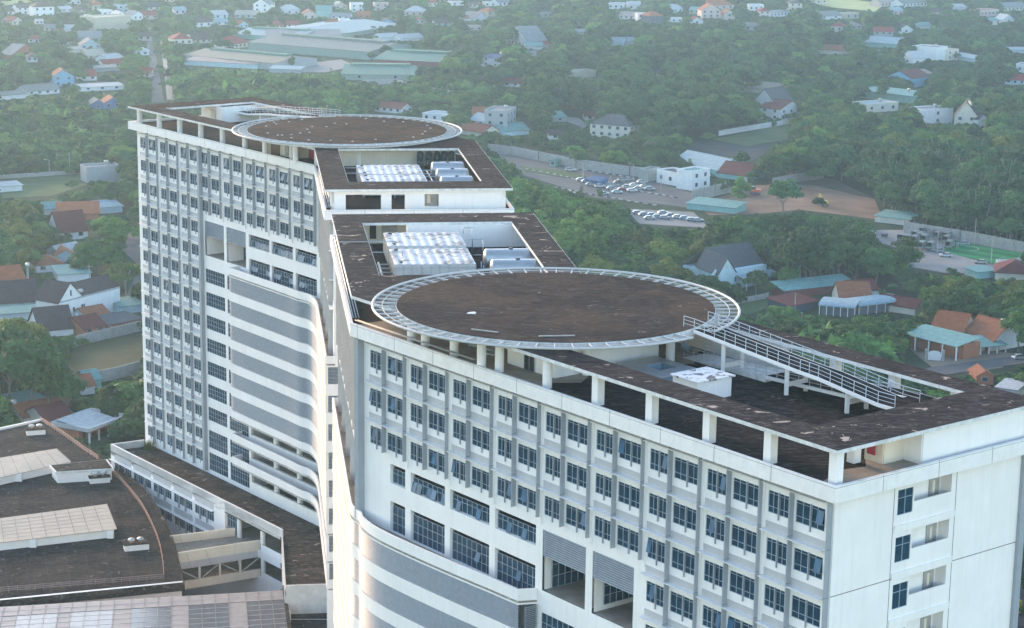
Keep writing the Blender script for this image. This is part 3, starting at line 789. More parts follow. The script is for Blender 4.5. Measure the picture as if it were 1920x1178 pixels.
# ------------------------------------------------------------------ roof equipment
def tank(c0, c1, d0, d1, z0, z1, label, base):
    """sectional panel water tank: pillowed lid panels, ribbed sides, steel feet"""
    o = base(c0, d0); t = thing('water_tank', label, 'water tank', (o[0], o[1], z0), math.atan2(base(0, 1)[1] - base(0, 0)[1], base(0, 1)[0] - base(0, 0)[0]), 'panel water tanks on the hospital roof')
    L, W_, H = (d1 - d0) * S, (c1 - c0) * S, z1 - z0
    mb = MB(); nx, ny = max(2, round(L / 1.05)), max(2, round(W_ / 1.05)); K = 4
    for i in range(nx):
        for j in range(ny):
            x0, y0 = L * i / nx, W_ * j / ny; gx, gy = L / nx / K, W_ / ny / K
            vs = [(x0 + gx * p, y0 + gy * q, H + .16 * math.sin(math.pi * p / K) * math.sin(math.pi * q / K)) for q in range(K + 1) for p in range(K + 1)]
            mb.add(vs, [(q * (K + 1) + p, q * (K + 1) + p + 1, (q + 1) * (K + 1) + p + 1, (q + 1) * (K + 1) + p) for q in range(K) for p in range(K)])
    mb.build('lid', [M['tank']], t, True, world=False)
    mb = MB(); mb.box(0, L, 0, W_, .35, H - .01, 0)
    for i in range(nx + 1): mb.box(L * i / nx - .03, L * i / nx + .03, -.04, 0, .35, H, 1)
    for j in range(ny + 1): mb.box(-.04, 0, W_ * j / ny - .03, W_ * j / ny + .03, .35, H, 1)
    for zz in (1.15, 2.1): mb.box(0, L, -.03, 0, zz, zz + .05, 1)
    for i in range(nx):
        a, b = L * i / nx, L * (i + 1) / nx
        mb.bar((a, -.02, .5), ((a + b) / 2, -.02, 1.1), .04, .06, 1); mb.bar(((a + b) / 2, -.02, 1.1), (b, -.02, .5), .04, .06, 1)
    mb.build('shell', [M['mould'], M['pipe']], t, world=False)
    for x in (.3, L / 2, L - .3): MB().box(x - .12, x + .12, .1, W_ - .1, 0, .349).build('foot', [M['concrete']], t, world=False)
    for y in (.9, W_ - .9): MB().lathe((.8, y, H + .05), [(.0, .2), (.22, .18), (.24, 0)], 10).build('hatch', [M['blackpipe']], t, world=False)
    return t
ztn0, ztn1 = Z(42.75), Z(40.55)
tank(69.0, 77.0, -25.1, -17.0, ztn0, Z(40.6), 'front panel tank in the near roof court, pale pillowed lid with rust stains', CD)
tank(78.1, 85.6, -25.1, -17.0, ztn0, Z(40.5), 'rear panel tank in the near roof court, behind the front one', CD)
tank(121.2, 126.1, -25.3, -17.2, ztn0, Z(40.7), 'front low panel tank in the far roof court, behind its end screen', CD)
tank(126.9, 134.4, -25.3, -17.2, ztn0, Z(40.7), 'rear wide panel tank in the far roof court, under the edge of the far helipad', CD)
def cyl(c, d0, d1, zc, r, label, grp='stainless hot water cylinders on the roof'):
    o = CD(c, (d0 + d1) / 2); t = thing('water_cylinder', label, 'water tank', (o[0], o[1], zc - r - .35), math.atan2(dD[1], dD[0]), grp)
    L = (d1 - d0) * S; mb = MB(); h = r + .35
    n = 28; prof = [(-L / 2, .35 * r), (-L / 2 + .12, .8 * r), (-L / 2 + .3, r)]
    k = 18
    for i in range(k): 
        x = -L / 2 + .3 + (L - .6) * (i + .5) / k; prof += [(x - .12, r), (x, r * 1.012), (x + .12, r)]
    prof += [(L / 2 - .3, r), (L / 2 - .12, .8 * r), (L / 2, .35 * r)]
    vs = [(x, rr * math.cos(2 * math.pi * i / n), h + rr * math.sin(2 * math.pi * i / n)) for i in range(n) for x, rr in prof]; m_ = len(prof)
    mb.add(vs, [(i * m_ + q, i * m_ + q + 1, ((i + 1) % n) * m_ + q + 1, ((i + 1) % n) * m_ + q) for i in range(n) for q in range(m_ - 1)])
    mb.add([(-L / 2, .35 * r * math.cos(2 * math.pi * i / n), h + .35 * r * math.sin(2 * math.pi * i / n)) for i in range(n)], [tuple(range(n))])
    mb.build('shell', [M['steel']], t, True, world=False)
    for x in (-L * .22, L * .12): MB().lathe((0, 0, 0), [(r * 1.03, -.06), (r * 1.03, .06)], 24).mesh('x', [M['pipe']])
    for x in (-L * .12, L * .1):
        mb = MB(); n2 = 24; vs = [(x + e, r * 1.025 * math.cos(2 * math.pi * i / n2), h + r * 1.025 * math.sin(2 * math.pi * i / n2)) for i in range(n2) for e in (-.05, .05)]
        mb.add(vs, [(2 * i, 2 * i + 1, 2 * ((i + 1) % n2) + 1, 2 * ((i + 1) % n2)) for i in range(n2)]); mb.build('strap', [M['pipe']], t, world=False)
    for x in (-L * .3, L * .3): MB().box(x - .15, x + .15, -r * .7, r * .7, 0, .9).build('cradle', [M['pipe']], t, world=False)
    MB().lathe((0, 0, h + r), [(.28, -.05), (.28, .12), (0, .15)], 10).build('manhole', [M['blackpipe']], t, world=False)
cyl(75.0, -15.6, -9.9, Z(41.4), 1.12 * S, 'rear shiny steel cylinder beside the panel tanks in the near roof court')
cyl(69.9, -15.5, -9.9, Z(41.4), 1.05 * S, 'front shiny steel cylinder in the near roof court, half hidden by the helipad rim')
cyl(134.6, -15.6, -11.2, Z(41.35), 1.0 * S, 'rearmost shiny steel cylinder in the far roof court')
cyl(128.9, -15.5, -11.2, Z(41.35), 1.0 * S, 'middle shiny steel cylinder in the far roof court')
cyl(123.4, -15.5, -11.2, Z(41.45), 1.0 * S, 'foremost steel cylinder in the far roof court, only its top above the slab edge')
for i, d in enumerate((-15.9, -14.7, -13.6, -12.6, -11.6)):
    o = CD(147, d); t = thing('duct_bend', ['first', 'second', 'third', 'fourth', 'fifth'][i] + ' black duct bend from the left in the row under the far helipad', 'duct', (o[0], o[1], Z(42.75)), 0, 'black duct bends under the far helipad')
    mb = MB(); prev = None
    for k in range(9):
        th = math.pi / 2 * k / 8; p = Vector((0, -1.3 * math.sin(th) - .2, 1.0 + .9 * math.cos(th)))
        if prev is not None: mb.tube(prev, p, .52, 12, 0)
        prev = p
    mb.build('bend', [M['blackpipe']], t, True, world=False); MB().tube((0, -1.5, 1.0), (0, -1.5, 0), .5, 12).build('drop_pipe', [M['blackpipe']], t, True, world=False)
def pipes(name, label, segs, r, mat, cat='pipework', grp=None):
    mb = MB()
    for a, b in segs: mb.tube(a, b, r, 6)
    o = mb.build(name, [mat], None, True); return tag(o, label, cat, grp)
C3 = lambda c, d, q: V3(CD(c, d), Z(q))
pipes('overflow_pipe', 'long grey pipe crossing the roof slab to the rear panel tank of the near court', [(C3(77.6, -30.2, 39.9), C3(77.6, -24.3, 39.9)), (C3(77.6, -24.3, 39.9), C3(78.4, -24.3, 40.4))], .06, M['pipe'])
pipes('inlet_pipe', 'grey inlet pipe to the left side of the front panel tank in the near court', [(C3(73.5, -27.0, 40.2), C3(73.5, -24.0, 40.2)), (C3(73.5, -24.0, 40.2), C3(73.5, -24.0, 40.6))], .06, M['pipe'])
pipes('suction_manifold', 'rack of grey suction pipes with blue valves left of the near panel tanks', [(C3(c, -27.0, 42), C3(c, -25.1, 42)) for c in (70, 72, 74, 76)] + [(C3(69, -26.2, 42), C3(77, -26.2, 42))], .13, M['pipe'])
pipes('riser_pipes', 'tall thin grey riser pipes between panel tanks and cylinders, near court', [(C3(85, -16.6, 40.5), C3(85, -16.6, 39.9)), (C3(85, -16.6, 39.9), C3(84.9, -15.6, 39.9)), (C3(84.9, -15.6, 39.9), C3(84.9, -15.6, 42.6)), (C3(81, -16.5, 40.4), C3(81, -14.9, 40.4)), (C3(81, -14.9, 40.4), C3(81, -14.9, 42.6)), (C3(76.5, -16.4, 41.2), C3(76.5, -15.6, 41.2)), (C3(71, -16.6, 41.5), C3(71, -15.4, 41.5)), (C3(71, -16, 41.2), C3(71, -16, 42.6)), (C3(73, -16, 41.2), C3(73, -16, 42.6))], .07, M['pipe'])
pipes('overflow_pipe', 'grey pipe reaching from the slab to the rear panel tank of the far court', [(C3(131, -27.0, 40.5), C3(131, -24.6, 40.5)), (C3(131, -24.6, 40.5), C3(131, -24.6, 40.8))], .07, M['pipe'])
pipes('overflow_pipe', 'grey pipe reaching from the slab to the front panel tank of the far court', [(C3(126.6, -27.0, 40.5), C3(126.6, -24.4, 40.5)), (C3(126.6, -24.4, 40.5), C3(126.6, -24.4, 40.8))], .07, M['pipe'])
pipes('riser_pipes', 'grey pipes between panel tanks and steel cylinders of the far court', [(C3(c, -16.9, 41.2), C3(c, -15.4, 41.2)) for c in (122, 124, 128, 130, 133)] + [(C3(121, -16.2, 41.4), C3(134, -16.2, 41.4))], .09, M['pipe'])
for c, lab in ((76, 'near'), (128, 'far')):
    segs = []
    c_a, c_b = ((53.5, 93) if lab == 'near' else (112, 142))
    for k, (off, q) in enumerate(((-30.0, 42.3), (-29.75, 42.3), (-29.5, 42.3))): segs.append((C3(c_a, off, q), C3(c_b, off, q)))
    pipes('cable_tray', f'bundle of grey pipes along the left roof gutter of the {lab} middle block', segs, .08, M['pipe'], 'pipework')
pipes('gutter_pipe', 'two rusty pipes lying along the parapet below the near helipad', [(V3(AB(60, .55), Z(42.2)), V3(AB(42, .55), Z(42.2))), (V3(AB(60, .85), Z(42.25)), V3(AB(42, .85), Z(42.25)))], .07, M['concrete'])
# hatch box with blotched lid on the near roof
o = AB(22.5, 8.0); hb = thing('stair_hatch', 'white hatch box with blotched black and white lid beside the ramp posts', 'roof hatch', (o[0], o[1], Z(42.75)), math.atan2(dA[1], dA[0]))
MB().box(0, 2.9 * S, -3.7 * S, 0, 0, 1.62 * S).build('walls', [M['white']], hb, world=False)
def blotch():
    mt, n, b = newmat('blotched_lid'); s = tex(n, .8, 8, .75, dist=.8)
    n.links.new(ramp(n, s, [(.5, (.66, .65, .64)), (.56, (.10, .09, .09))]), b.inputs['Base Color']); b.inputs['Roughness'].default_value = .8; return mt
MB().box(-.25, 2.9 * S + .25, -3.7 * S - .25, .25, 1.62 * S + .002, 1.62 * S + .16).build('lid', [blotch()], hb, world=False)
# stacked grey-blue crates beside it
i = 0
cg = flat('grey_blue_plastic', (.20, .30, .36), .5)
crate = None
for a in range(6):
    for b in range(5):
        if (a in (2, 3) and b in (2, 3)): continue
        q = AB(28.4 + a * .98, 9.2 + b * .98)
        if crate is None:
            crate = thing('duct_section', 'grey blue box duct section in the pallet of sections beside the white hatch box', 'duct', (0, 0, 0), 0, 'grey blue duct sections on the near roof')
            MB().box(-.55, .55, -.55, .55, .0, .8).build('casing', [cg], crate, world=False)
            MB().box(-.57, .57, -.57, .57, .801, .86).build('flange', [M['pipe']], crate, world=False); c = crate
        else: c = copy_tree(crate)
        c.location = (q[0], q[1], Z(42.75) + (.0 if (a + b) % 3 else .12) + .0); c.rotation_euler = (0, 0, math.atan2(dA[1], dA[0]) + rnd.uniform(-.06, .06))
        c.location.z = Z(42.75)
# stored beds under the near helipad
bed = None
for i, (a, b, rz) in enumerate(((46.2, 4.2, .2), (44.4, 4.4, .1), (43.2, 3.4, .3), (45.4, 6.4, .15))):
    q = AB(a, b)
    if bed is None:
        bed = thing('hospital_bed', 'x', 'bed', (0, 0, 0), 0, 'stored beds under the near helipad')
        MB().box(-1, 1, -.45, .45, .5, .62).build('mattress', [M['oldwall']], bed, world=False)
        MB().box(-1.05, -1, -.45, .45, .3, 1.0).build('headboard', [M['cream']], bed, world=False)
        MB().box(-1, 1.05, -.45, .45, .42, .498).build('frame', [M['pipe']], bed, world=False)
        for x in (-.85, .85):
            for y in (-.4, .4): MB().tube((x, y, 0), (x, y, .42), .03, 6).build('leg', [M['pipe']], bed, world=False)
        c = bed
    else: c = copy_tree(bed)
    c.location = (q[0], q[1], Z(42.75)); c.rotation_euler = (0, 0, math.atan2(dA[1], dA[0]) + rz)
    c['label'] = ['stored bed nearest the round column under the helipad rim', 'stored bed second from the round column under the helipad rim', 'stored bed closest to the lift core wall under the helipad', 'stored bed deepest in shade under the helipad'][i]
# floodlights hanging at the helipad edges
for q, lab, zz in ((AB(31.2, 14.2), 'black floodlight hanging under the near helipad edge beside the ramp', 40.6), (AB(157.6, 48.8), 'black floodlight hanging under the left edge of the far helipad', 40.4)):
    t = thing('floodlight', lab, 'floodlight', (q[0], q[1], Z(zz)))
    MB().tube((0, 0, 0), (.7, -.3, -.5), .38, 12).build('housing', [M['blackpipe']], t, world=False); MB().tube((0, 0, 0), (-.1, 0, 1.2), .05, 6).build('bracket', [M['pipe']], t, world=False)
# landing lights on the far helipad
c0 = AB(149.8, 58.8); puck = MB().lathe((0, 0, 0), [(.2, 0), (.2, .09), (.0, .12)], 10).mesh('landing_light', [M['rim']])
lr = random.Random(4); n = 0
for px, py in ((499, 237), (514, 230), (566, 225), (542, 229), (518, 233), (612, 238), (628, 232), (650, 233), (502, 250), (521, 254), (529, 254), (546, 253), (563, 250), (576, 243), (585, 238), (580, 249), (579, 263), (620, 264), (661, 266), (546, 259), (704, 262), (775, 258), (792, 252), (797, 247), (807, 241), (801, 236), (756, 229), (686, 223), (760, 223), (720, 228)):
    q = G(px, py, Z(39.4) + .03)
    tag(link('landing_light', puck, None, (q[0], q[1], Z(39.4) + .031)), 'small white light on the brown far helipad', 'light', 'small white lights scattered on the far helipad')
# litter on the near helipad: two pale battens
for (x0, y0, x1, y1), lab in (((884, 619, 934, 625), 'left pale batten lying near the front edge of the near helipad'), ((1010, 632, 1078, 631), 'right pale batten lying near the front edge of the near helipad')):
    a, b = G(x0, y0, Z(39.4)), G(x1, y1, Z(39.4)); tag(MB().bar(V3(a, Z(39.4) + .09), V3(b, Z(39.4) + .09), .16, .1).build('batten', [M['oldwall']]), lab, 'batten', 'battens on the near helipad')
q = G(884, 588, Z(39.4)); tag(MB().hexa([(q[0] - .5, q[1] - .3, Z(39.4) + .035), (q[0] + .4, q[1] - .4, Z(39.4) + .035), (q[0] + .5, q[1] + .3, Z(39.4) + .035), (q[0] - .3, q[1] + .4, Z(39.4) + .035), (q[0] - .4, q[1] - .2, Z(39.4) + .12), (q[0] + .2, q[1] - .3, Z(39.4) + .1), (q[0] + .3, q[1] + .2, Z(39.4) + .16), (q[0] - .2, q[1] + .2, Z(39.4) + .1)]).build('crumpled_sheet', [M['white']]), 'crumpled white sheet lying left of centre on the near helipad', 'litter')
# ------------------------------------------------------------------ podium, footbridge, annex, glass roof
def LZ(x, y): return (x / 2.9453, 778 + y / 2.9453)
def GL(x, y, d): return G(*LZ(x, y), Z(d))
pod = thing('podium_building', 'low white podium with a mossy dark roof along the foot of the far wing', 'building', (*AB(166, 45), 0))
pp = [AB(192.3, 41.9), corner(41.9, -35.4), CD(121.5, -35.4), CD(121.5, -29.5), corner(48.6, -29.5), AB(191.6, 48.6)]
MB().prism(pp, Z(94.6), Z(94), 0).build('roof', [M['podroof']], pod)
FP = Face(AB, 41.9, 0, -1); A0 = 191.85
ae = toAB(corner(41.9, -35.4))[0]
hs = []
for k in range(5):
    for r_ in range(3):
        s0 = .75 + 6.4 * k; hs.append((A0 - s0 - 5.6, A0 - s0, 95.35 + ST * r_, 96.95 + ST * r_, .2))
hs += [(A0 - 51.0, A0 - 35.15, 94.45, 97.6, .35), (A0 - 51.0, A0 - 35.15, 98.75, 101.6, .35)]
mb = MB(); wall(mb, FP, ae + .3, 192.3, 92.9, 115, hs, 0)
p = [AB(192.3, 41.9), AB(192.3, 42.2), AB(ae, 42.2), AB(ae, 41.9)]; mb.prism(p, Z(94), Z(92.9) - .003, 0)
mb.build('front_wall', [M['white']], pod)
MB().prism([AB(192.3, 42.21), AB(192.0, 42.21), AB(191.3, 47.4), AB(191.6, 47.4)], Z(95), Z(92.9), 0).build('parapet', [M['mould']], pod)
MB().prism([AB(192.3, 42.21), AB(191.6, 48), AB(191.5, 48), AB(192.2, 42.21)], 0, Z(95), 0).build('end_wall', [M['white']], pod)
MB().prism([corner(41.9, -35.4), corner(42.1, -35.2), CD(121.5, -35.2), CD(121.5, -35.4)], 0, Z(93.6), 0).build('side_wall', [M['mould']], pod)
MB().prism([CD(121.5, -35.2), CD(121.5, -29.5), CD(121.2, -29.5), CD(121.2, -35.2)], Z(97), Z(93.1), 0).build('parapet', [M['mould']], pod)
for k in range(5):
    for r_ in range(2):
        s0 = .75 + 6.4 * k; put_window(pod, FP, 'strip', A0 - s0 - 5.6, A0 - s0, 95.35 + ST * r_, 96.95 + ST * r_, 0)
        for q in (.32, .68):
            x = A0 - s0 - 5.6 * q; mb = MB(); fbox(mb, FP, x - .06, x + .06, 0, .3, 95.2 + ST * r_, 97.5 + ST * r_, 0); mb.build('fin', [M['fin']], pod)
        mb = MB(); fbox(mb, FP, A0 - s0 - 5.6, A0 - s0, .0, .02, 94.15 + ST * r_, 95.1 + ST * r_, 0); mb.build('panel', [M['spandrel']], pod)
for r_ in range(2):
    mb = MB(); fbox(mb, FP, A0 - 32.2, A0, 0, .6, 95.14 + ST * r_, 95.2 + ST * r_, 0); mb.build('sun_ledge', [M['ledge']], pod)
mb = MB()
for d in (97.6, 101.6): fbox(mb, FP, A0 - 51.0, A0 - 35.15, -6.4, -.36, d, d + .2, 0)
fbox(mb, FP, A0 - 51.2, A0 - 35, -6.5, -6.4, 94.4, 104, 1); fbox(mb, FP, A0 - 35.15, A0 - 35.0, -6.4, -.36, 94.4, 104, 1)
mb.build('loggia', [M['beige_floor'], M['spandrel']], pod)
for s0 in (38.5, 45.0):
    q = FP.p(A0 - s0, -.45, 105); MB().lathe((q.x, q.y, Z(105)), [(.42, 0), (.42, (105 - 94.4) * S)], 14).build('column', [M['white']], pod, True)
put_window(pod, FP, 'strip', A0 - 38.0, A0 - 35.2, 94.9, 96.7, 0, -.4)
mb = MB(); fbox(mb, FP, A0 - 51.0, A0 - 45.3, -.1, .05, 96.6, 97.8, 0); fbox(mb, FP, A0 - 51, A0 - 45.3, -.1, .05, 100.7, 101.6, 0); mb.build('loggia_parapet', [M['white']], pod)
# tuft of grass on the podium corner
q = AB(189.4, 47.2); tg = MB(); gr = random.Random(3)
for i in range(160):
    a = gr.uniform(0, 6.28); r_ = gr.uniform(0, 1.0); l = gr.uniform(.8, 2.2); lean = gr.uniform(.1, .7); x, y = q[0] + r_ * math.cos(a), q[1] + r_ * math.sin(a)
    tg.add([(x - .05, y, Z(94)), (x + .05, y, Z(94)), (x + lean * math.cos(a), y + lean * math.sin(a), Z(94) + l)], ((0, 1, 2),))
def leafmat(name, a, b_, trans=.25):
    mt, n, b = newmat(name)
    at = n.nodes.new('ShaderNodeAttribute'); at.attribute_name = 'tone'
    oi = n.nodes.new('ShaderNodeObjectInfo')
    c1 = ramp(n, at.outputs['Fac'], [(.0, a), (1, b_)])
    hs_ = n.nodes.new('ShaderNodeHueSaturation'); n.links.new(c1, hs_.inputs['Color'])
    mr = n.nodes.new('ShaderNodeMapRange'); mr.inputs[3].default_value = .485; mr.inputs[4].default_value = .53; n.links.new(oi.outputs['Random'], mr.inputs[0]); n.links.new(mr.outputs[0], hs_.inputs['Hue'])
    mr2 = n.nodes.new('ShaderNodeMapRange'); mr2.inputs[3].default_value = .55; mr2.inputs[4].default_value = 1.5
    mm = n.nodes.new('ShaderNodeMath'); mm.operation = 'FRACT'; m3 = n.nodes.new('ShaderNodeMath'); m3.operation = 'MULTIPLY'; m3.inputs[1].default_value = 7.31
    n.links.new(oi.outputs['Random'], m3.inputs[0]); n.links.new(m3.outputs[0], mm.inputs[0]); n.links.new(mm.outputs[0], mr2.inputs[0]); n.links.new(mr2.outputs[0], hs_.inputs['Value'])
    n.links.new(hs_.outputs[0], b.inputs['Base Color']); b.inputs['Roughness'].default_value = .6; b.inputs['Specular IOR Level'].default_value = .08
    tr = n.nodes.new('ShaderNodeBsdfTranslucent'); n.links.new(hs_.outputs[0], tr.inputs[0])
    mx = n.nodes.new('ShaderNodeMixShader'); mx.inputs[0].default_value = trans
    n.links.new(b.outputs[0], mx.inputs[1]); n.links.new(tr.outputs[0], mx.inputs[2]); n.links.new(mx.outputs[0], n.nodes['Material Output'].inputs[0])
    return mt
M['leaf'] = leafmat('foliage_deep_green', (.021, .060, .020), (.078, .152, .042))
M['leafy'] = leafmat('foliage_fresh_green', (.042, .108, .025), (.130, .225, .050))
M['leafyel'] = leafmat('foliage_yellow_green', (.072, .112, .024), (.195, .225, .048))
M['palm'] = leafmat('palm_frond', (.024, .062, .022), (.075, .135, .045))
M['bark'] = painted('pale_bark', (.22, .19, .16), .3, 2.0)
tag(tg.build('grass_tuft', [M['leafyel']]), 'tuft of tall grass growing on the podium roof corner at the far wing', 'grass')
# ---- annex with the curved roof
ax = thing('annex_building', 'dark flat roofed annex with a curved edge and pale skylights at lower left', 'building', (*GL(400, 600, 96.5), 0))
RD = 96.5
curve = [GL(x, y, RD) for x, y in ((225, 35), (330, 95), (430, 152), (530, 215), (620, 280), (715, 352), (800, 430), (858, 512), (905, 600), (945, 690), (970, 780), (993, 870), (1008, 945))]
curve = smooth_path(curve, 4)
bl, fl_ = GL(0, 85, RD), GL(0, 1045, RD)
def ext(p, q, k): return (p[0] + (p[0] - q[0]) * k, p[1] + (p[1] - q[1]) * k)
poly = [ext(bl, curve[0], .5), curve[0]] + curve[1:] + [ext(fl_, curve[-1], .35)]
poly = poly[::-1]
MB().prism(poly, Z(97.2), Z(RD), 0).build('roof', [M['annexroof']], ax)
def scale_poly(pl, k):
    cx = sum(p[0] for p in pl) / len(pl); cy = sum(p[1] for p in pl) / len(pl); return [(cx + (p[0] - cx) * k, cy + (p[1] - cy) * k) for p in pl]
MB().prism(scale_poly(poly, .985), 0, Z(97.2), 0).build('walls', [M['white']], ax)
edge = [curve[0]] + curve[1:]
mb = MB(); mb.sweep(edge, [(.0, Z(97.2)), (.0, Z(RD) + .22), (-.35, Z(RD) + .22), (-.35, Z(97.2))], 0) if True else None
mb.build('edge_kerb', [M['podroof']], ax)
MB().bar(V3(curve[-1], Z(RD) + .3), V3(ext(fl_, curve[-1], .35), Z(RD) + .3), .45, .75, 0).build('front_kerb', [M['podroof']], ax)
MB().bar(V3(curve[-1], Z(RD) + .71), V3(ext(fl_, curve[-1], .35), Z(RD) + .71), .5, .05, 0).build('kerb_flashing', [M['ledge']], ax)
MB().bar(V3(curve[0], Z(RD) + .2), V3(ext(bl, curve[0], .5), Z(RD) + .2), .4, .5, 0).build('back_kerb', [M['ledge']], ax)
def rails(pts, mat, name):
    mb = MB(); z0 = Z(RD)
    for i in range(len(pts) - 1):
        for h in (.35, .65, .95): mb.bar(V3(pts[i], z0 + h), V3(pts[i + 1], z0 + h), .05, .09, 0)
    tot = 0
    for i in range(len(pts) - 1):
        L = math.dist(pts[i], pts[i + 1]); n = max(1, round(L / 1.3))
        for k in range(n):
            p_ = tuple(pts[i][j] + (pts[i + 1][j] - pts[i][j]) * k / n for j in (0, 1)); mb.tube(V3(p_, z0), V3(p_, z0 + .97), .045, 5, 0)
    mb.build(name, [mat], ax)
rails(smooth_path([GL(x, y, RD) for x, y in ((222, 36), (340, 112), (460, 198), (545, 252))], 5), M['copper'], 'railing')
rails(smooth_path([GL(x, y, RD) for x, y in ((618, 318), (700, 410), (780, 510), (842, 625), (880, 725), (900, 830), (905, 910))], 5), M['copper'], 'railing')
rails([GL(905, 912, RD), GL(0, 985, RD), GL(-260, 1010, RD)], flat('dull_pink_rail', (.24, .17, .17), .5), 'railing')
def skylight(fl0, fr0, nl, nr, hn, hf, nc, nr_):
    z0 = Z(RD); A = GL(*nl, RD - hn / S); B = GL(*nr, RD - hn / S); C = GL(*fr0, RD - hf / S); D = GL(*fl0, RD - hf / S)
    sk = link('skylight', None, ax)
    zn, zf = z0 + hn, z0 + hf
    P = lambda u, v: Vector((A[0] + (B[0] - A[0]) * u + (D[0] - A[0]) * v + (A[0] - B[0] + C[0] - D[0]) * u * v, A[1] + (B[1] - A[1]) * u + (D[1] - A[1]) * v + (A[1] - B[1] + C[1] - D[1]) * u * v, zn + (zf - zn) * v))
    up = Vector((0, 0, .12))
    mb = MB(); mb.hexa([P(0, 0) - up, P(1, 0) - up, P(1, 1) - up, P(0, 1) - up, P(0, 0), P(1, 0), P(1, 1), P(0, 1)], 0)
    for i in range(nc + 1): mb.bar(P(i / nc, 0) + Vector((0, 0, .03)), P(i / nc, 1) + Vector((0, 0, .03)), .09, .07, 1)
    for j in range(1, nr_): mb.bar(P(0, j / nr_) + Vector((0, 0, .012)), P(1, j / nr_) + Vector((0, 0, .012)), .05, .03, 2)
    mb.build('glazing', [M['translucent'], flat('bronze_glazing_bar', (.27, .21, .16)), M['cream']], sk)
    q = [P(.0, .03), P(.985, .03), P(.985, .97), P(0, .97)]
    MB().hexa([Vector((p_.x, p_.y, z0 + .001)) for p_ in q] + [p_ - up - Vector((0, 0, .01)) for p_ in q]).build('curb', [M['white']], sk)
    for u in (.06, .5, .96):
        b = P(u, .0); MB().box(b.x - .55, b.x + .55, b.y - .25, b.y + .5, z0 + .01, b.z - .14).build('pier', [M['white']], sk)
skylight((-300, 612), (590, 492), (-300, 740), (645, 630), 1.5, 2.1, 12, 7)
skylight((-200, 270), (312, 186), (-200, 392), (392, 258), 1.5, 2.1, 8, 7)
mb = MB(); k0, k1 = GL(0, 985, RD), GL(905, 912, RD); ex = Vector((k1[0] - k0[0], k1[1] - k0[1], 0)).normalized(); ey = Vector((-ex.y, ex.x, 0)); oz = Z(RD) + .012
for i in range(-3, 12):
    a_ = V3(k1, oz) - ex * (3.2 * i + 1.5); mb.bar(a_ - ey * .5, a_ + ey * 62, .035, .012)
for j in range(12): mb.bar(V3(k1, oz) + ey * (5.2 * j + 2) - ex * 70, V3(k1, oz) + ey * (5.2 * j + 2) - ex * (2 + .55 * j), .035, .012)
mb.build('roof_joint', [flat('roof_joint_line', (.055, .05, .05), .8)], ax)
# stair box and vent plinths on the annex roof
A, B, C, D = (GL(x, y, RD - 2.2 / S) for x, y in ((305, 316), (630, 296), (592, 246), (270, 278)))
bx = link('stair_box', None, ax)
MB().prism([A, B, C, D], Z(RD) + 1.75, Z(RD) + 2.2, 0).build('roof_slab', [M['slabedge']], bx)
MB().prism(scale_poly([A, B, C, D], .94), Z(RD) + 2.05, Z(RD) + 2.23, 0).build('roofing', [M['podroof']], bx)
MB().prism(scale_poly([A, B, C, D], .92), Z(RD), Z(RD) + 1.75, 0).build('walls', [M['white']], bx)
for i, ((x, y), w_) in enumerate((((200, 112), 3.6), ((553, 378), 3.6), ((757, 750), 4.0))):
    q = GL(x, y, RD); pl = thing('vent_plinth', ['white vent plinth with two turbine domes near the back edge of the annex roof', 'white vent plinth with two turbine domes in front of the stair box', 'white vent plinth with two turbine domes beside the copper railing bend'][i], 'roof vent', (q[0], q[1], Z(RD)), R(18), 'vent plinths on the annex roof')
    MB().box(-w_ / 2, w_ / 2, 0, 1.9, 0, 1.0).build('plinth', [M['white']], pl, world=False); MB().box(-w_ / 2 - .15, w_ / 2 + .15, -.15, 2.05, 1.001, 1.12).build('cap', [M['podroof']], pl, world=False)
    for s_ in (-.75, .75):
        MB().lathe((s_, .95, 1.12), [(.33, 0), (.33, .35)], 12).build('neck', [M['copper']], pl, world=False)
        MB().lathe((s_, .95, 1.42), [(.36, 0), (.60, .12), (.62, .28), (.42, .46), (0, .52)], 16).build('turbine_dome', [M['steel'] if s_ > 0 else M['rim']], pl, True, world=False)
# ---- footbridge
fb = thing('footbridge', 'cream two level footbridge with diagonal struts between annex and podium', 'footbridge', (*GL(1200, 760, 97.5), 0))
l0, l1, r0, r1 = GL(1298, 668, 97.5), GL(940, 712, 97.5), GL(1436, 735, 97.5), GL(985, 806, 97.5)
MB().prism([l0, l1, r1, r0], Z(97.9), Z(97.5), 0).build('deck', [M['beige_floor']], fb)
MB().prism([ext(l0, l1, .0), l1, r1, r0], Z(101.9), Z(101.5), 0).build('lower_deck', [M['beige_floor']], fb)
for (a, b) in ((l0, l1), (r0, r1)):
    MB().bar(V3(a, Z(97.05)), V3(b, Z(97.05)), .25, 1.5 * S, 0).build('parapet', [M['cream']], fb); MB().bar(V3(a, Z(98.3)), V3(b, Z(98.3)), .22, 1.0 * S, 0).build('edge_beam', [M['spandrel']], fb)
    MB().bar(V3(a, Z(101.2)), V3(b, Z(101.2)), .25, 1.2 * S, 0).build('lower_parapet', [M['cream']], fb)
    L = [V3(a, 0).lerp(V3(b, 0), k / 4) for k in range(5)]
    for k in range(4):
        p0, p1 = L[k], L[k + 1]; z0, z1 = Z(100.7), Z(98.8)
        s0, s1 = ((p0, z1), (p1, z0)) if k % 2 == 0 else ((p0, z0), (p1, z1))
        MB().bar(Vector((s0[0].x, s0[0].y, s0[1])), Vector((s1[0].x, s1[0].y, s1[1])), .16, .22, 0).build('strut', [M['concrete']], fb)
        MB().tube(Vector((p1.x, p1.y, z0)), Vector((p1.x, p1.y, z1)), .2, 10).build('post', [M['cream']], fb)
dg = MB(); q = GL(1290, 725, 97.5)
